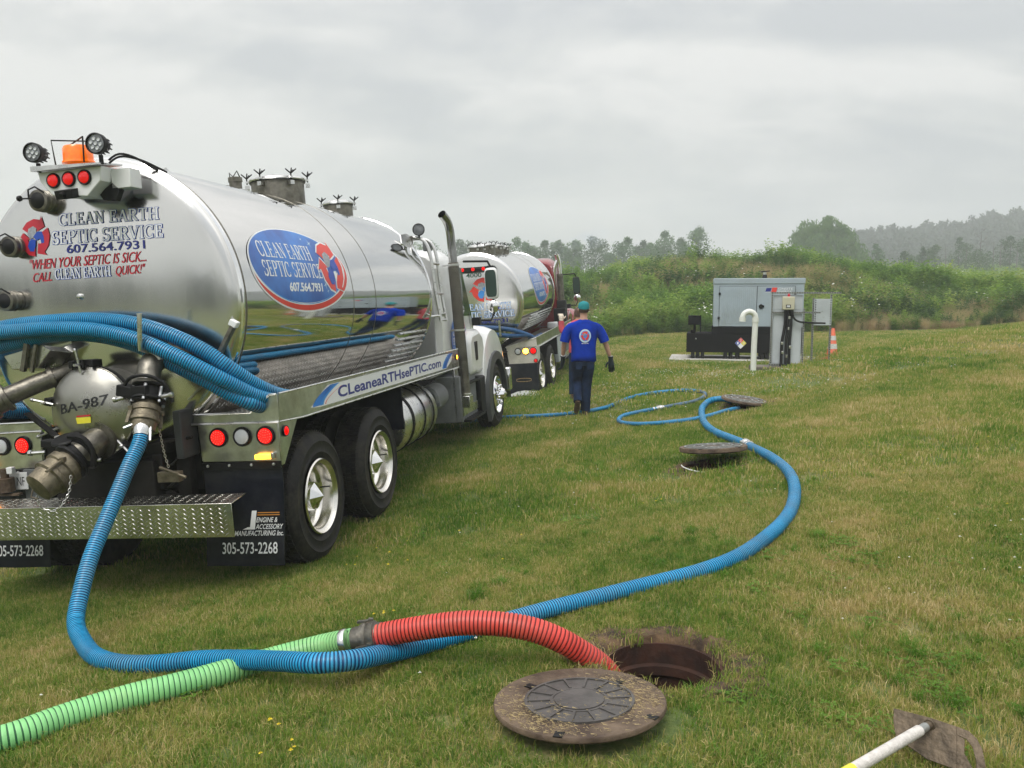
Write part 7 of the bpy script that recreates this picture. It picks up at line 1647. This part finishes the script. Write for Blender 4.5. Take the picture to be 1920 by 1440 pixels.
# walking: left foot (image left) behind lifted at the heel, right leg forward carrying the weight; y is away from the viewer
hipL, hipR = (-.09, .0, .93), (.09, .0, .93)
kneeL, kneeR = (-.075, .10, .52), (.06, .03, .50)
ankL, ankR = (-.105, -.15, .25), (.035, .02, .09)
# one continuous body: legs, torso, arms, neck, head (the skin beneath the clothes)
nodes = [((0, 0, .97), .15, .11), ((0, .01, 1.12), .15, .11), ((0, .01, 1.28), .16, .10), ((0, 0, 1.38), .13, .07), ((0, .005, 1.53), .06, .06), ((0, .02, 1.60), .062, .065), ((0, .02, 1.69), .075, .092), ((0, .02, 1.77), .05, .065),
         (hipL, .085), (kneeL, .06), (ankL, .04), ((-.105, -.06, .19), .035), (hipR, .085), (kneeR, .06), (ankR, .04), ((.035, .13, .04), .035),
         ((-.20, 0, 1.37), .055), ((-.305, .02, 1.16), .047), ((-.315, .10, .94), .034), ((.20, 0, 1.37), .055), ((.345, -.01, 1.16), .047), ((.43, .03, .93), .034)]
edges = [(0, 1), (1, 2), (2, 3), (3, 4), (4, 5), (5, 6), (6, 7), (0, 8), (8, 9), (9, 10), (10, 11), (0, 12), (12, 13), (13, 14), (14, 15), (3, 16), (16, 17), (17, 18), (3, 19), (19, 20), (20, 21)]
body = skin_obj('body', nodes, edges, 'skin', man, 2, 0)
mb = MB()   # ears, nose
for sx in (-1, 1): mb.mark(); mb.lathe([(.001, 0), (.018, .003), (.024, .010), (.016, .018), (.001, .02)], (sx*.076, .02, 1.675), (sx, 0, 0), 12)
pieces(mb, 'ear', 'skin', man)
# T-shirt: body shell with short sleeves, loose hem
mb = MB(); rings = []; n = 40
prof = [(.87, .195, .145, .0), (.875, .202, .155, .0), (.96, .196, .152, .0), (1.08, .192, .150, .005), (1.18, .203, .153, .008), (1.28, .222, .156, .01), (1.36, .238, .15, .008), (1.42, .240, .128, .004), (1.455, .205, .108, .0), (1.485, .150, .088, .0), (1.51, .088, .072, .003), (1.52, .070, .064, .004)]
for z, rx, ry, cy in prof:
    rings.append([Vector((rx*math.copysign(abs(math.cos(a))**.85, math.cos(a)), cy+ry*math.copysign(abs(math.sin(a))**.85, math.sin(a)), z+(.012*math.sin(3*a+1) if z < .95 else 0)+.006*math.sin(5*a+z*30))) for a in [2*PI*k/n for k in range(n)]])
mb.loft(rings); sh = mb.build('t_shirt', 'shirt', man, angle=70)
mb = MB(); tubes_human(mb, [(-.12, 0, 1.405), (-.215, .0, 1.375), (-.285, .008, 1.25), (-.302, .012, 1.17)], [(.085, .085), (.090, .088), (.080, .082), (.076, .080)]); mb.mark(); tubes_human(mb, [(.12, 0, 1.405), (.215, -.002, 1.375), (.305, -.006, 1.25), (.338, -.008, 1.17)], [(.085, .085), (.090, .088), (.080, .082), (.076, .080)]); pieces(mb, 'sleeve', 'shirt', sh, angle=70)
# round print on the back
def bk(u, v, w): 
    i = np.interp(v, [p[0] for p in prof], [p[1] for p in prof]); ry = np.interp(v, [p[0] for p in prof], [p[2] for p in prof]); cy = np.interp(v, [p[0] for p in prof], [p[3] for p in prof])
    cs = min(.999, abs(u)/i)**(1/.85); sn = math.sqrt(max(0, 1-cs*cs))**.85; return Vector((u, cy-ry*sn-.007-w, v))
def bdisc(mb, cu, cv, a_, b_, w, n=36):
    rr_ = [[bk(cu+a_*t*math.cos(2*PI*k/n), cv+b_*t*math.sin(2*PI*k/n), w) for k in range(n)] for t in (.01, .5, 1.)]; mb.loft(rr_, caps=False)
mb = MB(); bdisc(mb, .0, 1.27, .093, .105, 0); pr = mb.build('back_print', 'paleprint', sh, recalc=False)
mb = MB(); bdisc(mb, .0, 1.27, .072, .082, .001); mb.build('print_centre', 'skyprint', sh, recalc=False)
rd, gy, bl = MB(), MB(), MB(); recycle((None, rd, gy, bl), 0, 1.27, .062, .072, bk, .002); rd.build('print_arrows', 'oredprint', sh, recalc=False); gy.build('print_figure', 'greyprint', sh, recalc=False)
mb = MB(); put_text(mb, '607.564.7931', -.055, .055, 1.145, 1.16, bk, .0, offset=.02); mb.build('print_number', 'whiteprint', sh, recalc=False)
# jeans
mb = MB(); rings = []
for z, rx, ry in [(.80, .170, .13), (.86, .185, .138), (.92, .188, .138), (.98, .18, .13)]: rings.append([Vector((rx*math.cos(a), ry*math.sin(a), z)) for a in [2*PI*k/28 for k in range(28)]])
mb.loft(rings)
tubes_human(mb, [(-.078, .0, .94), (-.078, .04, .76), kneeL, (-.09, -.02, .38), (-.105, -.135, .23)], [(.105, .125), (.104, .116), (.078, .084), (.072, .076), (.068, .070)], 20)
tubes_human(mb, [(.080, .0, .94), (.075, .025, .76), kneeR, (.048, .02, .28), (.036, .01, .07)], [(.105, .125), (.104, .116), (.080, .086), (.076, .080), (.078, .084)], 20)
jn = mb.build('jeans', 'jeans', man, angle=70)
mb = MB(); mb.cbox((-.09, -.132, .80), .10, .008, .12); mb.mark(); mb.cbox((.09, -.132, .80), .10, .008, .12); pieces(mb, 'back_pocket', 'jeans', jn, bev=.004)
# boots
for (ax_, ay_, az_, pitch_) in ((.035, .02, 0.0, 0.), (-.105, -.14, .17, -.9)):
    mb = MB(); m_ = Matrix.Translation((ax_, ay_, az_)) @ Matrix.Rotation(pitch_, 4, 'X'); rings = []
    for y, rx, z1 in [(-.085, .022, .06), (-.07, .040, .085), (-.02, .044, .10), (.04, .044, .085), (.10, .050, .06), (.16, .047, .05), (.19, .030, .035)]:
        rings.append([m_ @ Vector((rx*math.cos(a), y, max(.0, z1/2+z1/2*math.sin(a)))) for a in [2*PI*k/14 for k in range(14)]])
    mb.loft(rings); mb.build('boot', 'boot', man, angle=60)
# hair and cap
mb = MB(); mb.lathe([(.070, -.035), (.082, -.01), (.085, .02), (.083, .05)], (0, .018, 1.665), (0, 0, 1), 28); 
for i in range(len(mb.v)): vv = mb.v[i]; mb.v[i] = (vv[0]*.95, .018+(vv[1]-.018)*1.12, vv[2]+(.02 if vv[1] > .05 else 0))
mb.build('hair', 'hair', man)
mb = MB(); rings = []
for z, s_ in [(1.70, 1.0), (1.73, 1.01), (1.76, .96), (1.785, .82), (1.80, .60), (1.808, .30), (1.811, .05)]: rings.append([Vector((.088*s_*math.cos(a), .02+.105*s_*math.sin(a), z-(.018*max(0, -math.sin(a)) if z < 1.72 else 0))) for a in [2*PI*k/32 for k in range(32)]])
mb.loft(rings); cp_ = mb.build('cap', 'teal', man, angle=60)
mb = MB(); mb.lathe([(.012, 0), (.009, .006), (.001, .008)], (0, .02, 1.808), (0, 0, 1), 10); mb.build('cap_button', 'teal', cp_)
mb = MB(); mb.prism([(-.07, .09), (.07, .09), (.06, .15), (.03, .185), (-.03, .185), (-.06, .15)], lambda u, v, w: Vector((u, v+.02, 1.705+w-(v-.09)*.15)), .006); mb.build('cap_brim', 'teal', cp_)
mb = MB(); mb.prism([(-.032, 0), (.032, 0), (.028, .022), (.0, .034), (-.028, .022)], lambda u, v, w: Vector((u, -.079+w-.006*abs(u)/.03*0+u*u*6, 1.700+v-.016)), .008); mb.build('cap_opening', 'hair', cp_)
# gloved hands: palm, four fingers, thumb
def hand(wrist, d, side, curl, nm='gloved_hand', k=1.2, acr=(0, 1, 0)):
    w0 = Vector(wrist); d = Vector(d).normalized(); acr = Vector(acr); acr = (acr-d*acr.dot(d)).normalized(); nr = d.cross(acr)*side
    N = [(w0-d*.03, .033, .028), (w0+d*.02, .036, .024), (w0+d*.065, .040, .022)]; E_ = [(0, 1), (1, 2)]
    mb = MB()
    mbp = []
    rings = []
    for t_, a_, b_ in ((-.05, .034, .032), (-.02, .032, .028), (.02, .036, .024), (.06, .043, .023), (.09, .042, .020), (.10, .036, .014)):
        rings.append([w0+d*t_+acr*math.cos(2*PI*k/14)*a_+nr*math.sin(2*PI*k/14)*b_ for k in range(14)])
    mb.loft(rings)
    for i, (off, L, r_) in enumerate(((.032, .078, .0115), (.011, .088, .012), (-.011, .082, .0115), (-.031, .064, .0105))):
        p = w0+d*.085+acr*off; q1 = p+d*L*.42+nr*curl*L*.12; q2 = q1+d*L*.32*(1-curl*.3)+nr*curl*L*.28; q3 = q2+d*L*.22*(1-curl*.6)+nr*curl*L*.26
        mb.tube([p, q1, q2, q3, q3+(q3-q2)*.15], [r_*1.05, r_, r_*.92, r_*.8, r_*.3], 10)
    p = w0+d*.02+acr*.032; q1 = p+d*.035+acr*.034+nr*.008; q2 = q1+d*.035+acr*.010+nr*.014; mb.tube([p-acr*.01, p+acr*.012+d*.01, q1, q2, q2+(q2-q1)*.2], [.016, .016, .0135, .011, .004], 10)
    mb.tube([w0-d*.055, w0-d*.04], [.038, .038], 14)
    mb.v = [tuple(w0+(Vector(q_)-w0)*k) for q_ in mb.v]; h = mb.build(nm, 'glove', man, angle=60)
    c_ = MB(); c_.tube([w0-d*.068, w0-d*.05], [.037, .038], 14); c_.build('glove_cuff', 'reflect', h)
hand((-.315, .115, .88), (-.03, .25, -1), -1, 1.0, acr=(.5, .85, 0))
hand((.447, .035, .87), (.10, .02, -1), 1, .35, acr=(-1, .35, 0))
mb = MB(); mb.tube(cat_rom([(-.30, .12, .88), (-.23, .16, .94), (-.20, .18, .98)], .01), .004, 6); mb.build('glove_strap', 'reflect', man)
# second worker mostly hidden behind him: raised arm in pink sleeve and pale glove
sx_, sy_ = 1.20, 14.9; sz_ = hz1(sx_, sy_)
p2 = thing('person', 'worker almost hidden behind the walking man, red sleeve and pale glove reaching to the truck', 'person', (sx_, sy_, sz_), 0)
nodes = [((0, 0, .93), .13, .10), ((0, 0, 1.10), .13, .10), ((0, 0, 1.26), .14, .10), ((0, 0, 1.36), .12, .08), ((0, .0, 1.45), .05, .05), ((0, .02, 1.54), .07, .085), ((0, .02, 1.62), .05, .06),
         ((-.09, 0, .86), .08), ((-.10, .03, .47), .055), ((-.10, 0, .08), .04), ((-.10, .12, .04), .035), ((.09, 0, .86), .08), ((.10, .03, .47), .055), ((.10, 0, .08), .04), ((.10, .12, .04), .035),
         ((-.18, 0, 1.36), .05), ((-.27, .02, 1.22), .042), ((-.30, .03, 1.44), .033), ((.18, 0, 1.36), .05), ((.24, .05, 1.12), .042), ((.20, .2, .98), .03)]
edges = [(0, 1), (1, 2), (2, 3), (3, 4), (4, 5), (5, 6), (0, 7), (7, 8), (8, 9), (9, 10), (0, 11), (11, 12), (12, 13), (13, 14), (3, 15), (15, 16), (16, 17), (3, 18), (18, 19), (19, 20)]
skin_obj('body', nodes, edges, 'skin', p2, 2, 0)
M['pink'] = mat('faded_red_cloth', (.45, .06, .08), .85, 0, .2, 12); M['paleglove'] = mat('pale_work_glove', (.62, .55, .45), .8, 0, .2, 20)
mb = MB(); mb.loft([[Vector((rx*math.cos(a), ry*math.sin(a), z)) for a in [2*PI*k/24 for k in range(24)]] for z, rx, ry in [(.86, .18, .13), (1.05, .175, .13), (1.25, .195, .13), (1.37, .20, .11), (1.42, .13, .085), (1.45, .07, .065)]]); s2 = mb.build('shirt', 'pink', p2, angle=70)
mb = MB(); tubes_human(mb, [(-.13, 0, 1.36), (-.25, .01, 1.22), (-.30, .02, 1.26), (-.312, .03, 1.42)], [(.07, .07), (.062, .062), (.058, .058), (.048, .048)]); mb.mark(); tubes_human(mb, [(.13, 0, 1.36), (.23, .04, 1.15), (.24, .09, 1.08)], [(.07, .07), (.06, .06), (.055, .055)]); pieces(mb, 'sleeve', 'pink', s2, angle=70)
mb = MB(); mb.loft([[Vector((rx*math.cos(a), .12*math.sin(a), z)) for a in [2*PI*k/24 for k in range(24)]] for z, rx in [(.76, .16), (.86, .172), (.94, .165)]]); tubes_human(mb, [(-.08, 0, .90), (-.10, .03, .47), (-.10, 0, .10)], [(.09, .1), (.07, .07), (.065, .065)]); tubes_human(mb, [(.08, 0, .90), (.10, .03, .47), (.10, 0, .10)], [(.09, .1), (.07, .07), (.065, .065)]); mb.build('jeans', 'jeans', p2, angle=70)
mb = MB(); w0 = Vector((-.312, .03, 1.43)); mb.loft([[w0+Vector((a_*math.cos(t_), b_*math.sin(t_), h_)) for t_ in [2*PI*k/14 for k in range(14)]] for h_, a_, b_ in ((0, .035, .032), (.03, .042, .03), (.07, .048, .028), (.09, .04, .02))])
for i in range(4): p = w0+Vector((-.034+.022*i, 0, .08)); mb.tube([p, p+Vector((-.01, .03, .035)), p+Vector((-.02, .065, .03)), p+Vector((-.02, .075, .01))], [.012, .0115, .010, .006], 8)
p = w0+Vector((.03, .0, .03)); mb.tube([p, p+Vector((.035, .01, .03)), p+Vector((.05, .03, .05))], [.015, .013, .008], 8); mb.build('work_glove', 'paleglove', p2, angle=60)
for q_ in (-.10, .10): mb = MB(); mb.loft([[Vector((q_+rx*math.cos(a), y, z1/2+z1/2*math.sin(a))) for a in [2*PI*k/12 for k in range(12)]] for y, rx, z1 in [(-.08, .03, .08), (.0, .045, .10), (.10, .05, .06), (.18, .03, .04)]]); mb.build('boot', 'boot', p2, angle=60)
mb = MB(); mb.loft([[Vector((.082*s_*math.cos(a), .02+.098*s_*math.sin(a), z)) for a in [2*PI*k/20 for k in range(20)]] for z, s_ in [(1.50, .9), (1.55, 1.02), (1.60, 1.02), (1.65, .8), (1.675, .3)]]); mb.build('hair', 'hair', p2, angle=70)
# exhaust smoke drifting off the far truck's stack
sm = bpy.data.materials.new('exhaust_smoke'); sm.use_nodes = True; t = sm.node_tree; t.nodes.clear(); o_ = t.nodes.new('ShaderNodeOutputMaterial'); pv = t.nodes.new('ShaderNodeVolumePrincipled'); pv.inputs['Color'].default_value = (.75, .85, 1, 1)
tx = t.nodes.new('ShaderNodeTexCoord'); nz = t.nodes.new('ShaderNodeTexNoise'); nz.inputs['Scale'].default_value = 2.6; nz.inputs['Detail'].default_value = 4; t.links.new(tx.outputs['Object'], nz.inputs['Vector'])
mr = t.nodes.new('ShaderNodeMapRange'); mr.inputs['From Min'].default_value = .46; mr.inputs['From Max'].default_value = .72; mr.inputs['To Max'].default_value = .9; t.links.new(nz.outputs['Fac'], mr.inputs[0]); t.links.new(mr.outputs[0], pv.inputs['Density']); t.links.new(pv.outputs[0], o_.inputs['Volume'])
tip = MBt @ Vector((1.08, 3.84, 3.2)); mb = MB(); rings = []
for i in range(9):
    f_ = i/8; c_ = tip+Vector((f_*1.5, f_*.8, .55*f_**.7)); r_s = .06+.30*f_**.9*(1-.65*max(0, f_-.75)*4)
    rings.append([c_+Vector((math.cos(a)*r_s*.7, math.sin(a)*r_s, 0)).cross(Vector((0, 0, 0)))+Vector((-.35*math.cos(a)*r_s, math.cos(a)*0+math.sin(a)*r_s, math.cos(a)*r_s)) for a in [2*PI*k/16 for k in range(16)]])
mb.loft(rings); o = mb.build('exhaust_smoke', sm, kind='stuff', smooth=False, label='thin bluish exhaust smoke drifting from the far truck stack')
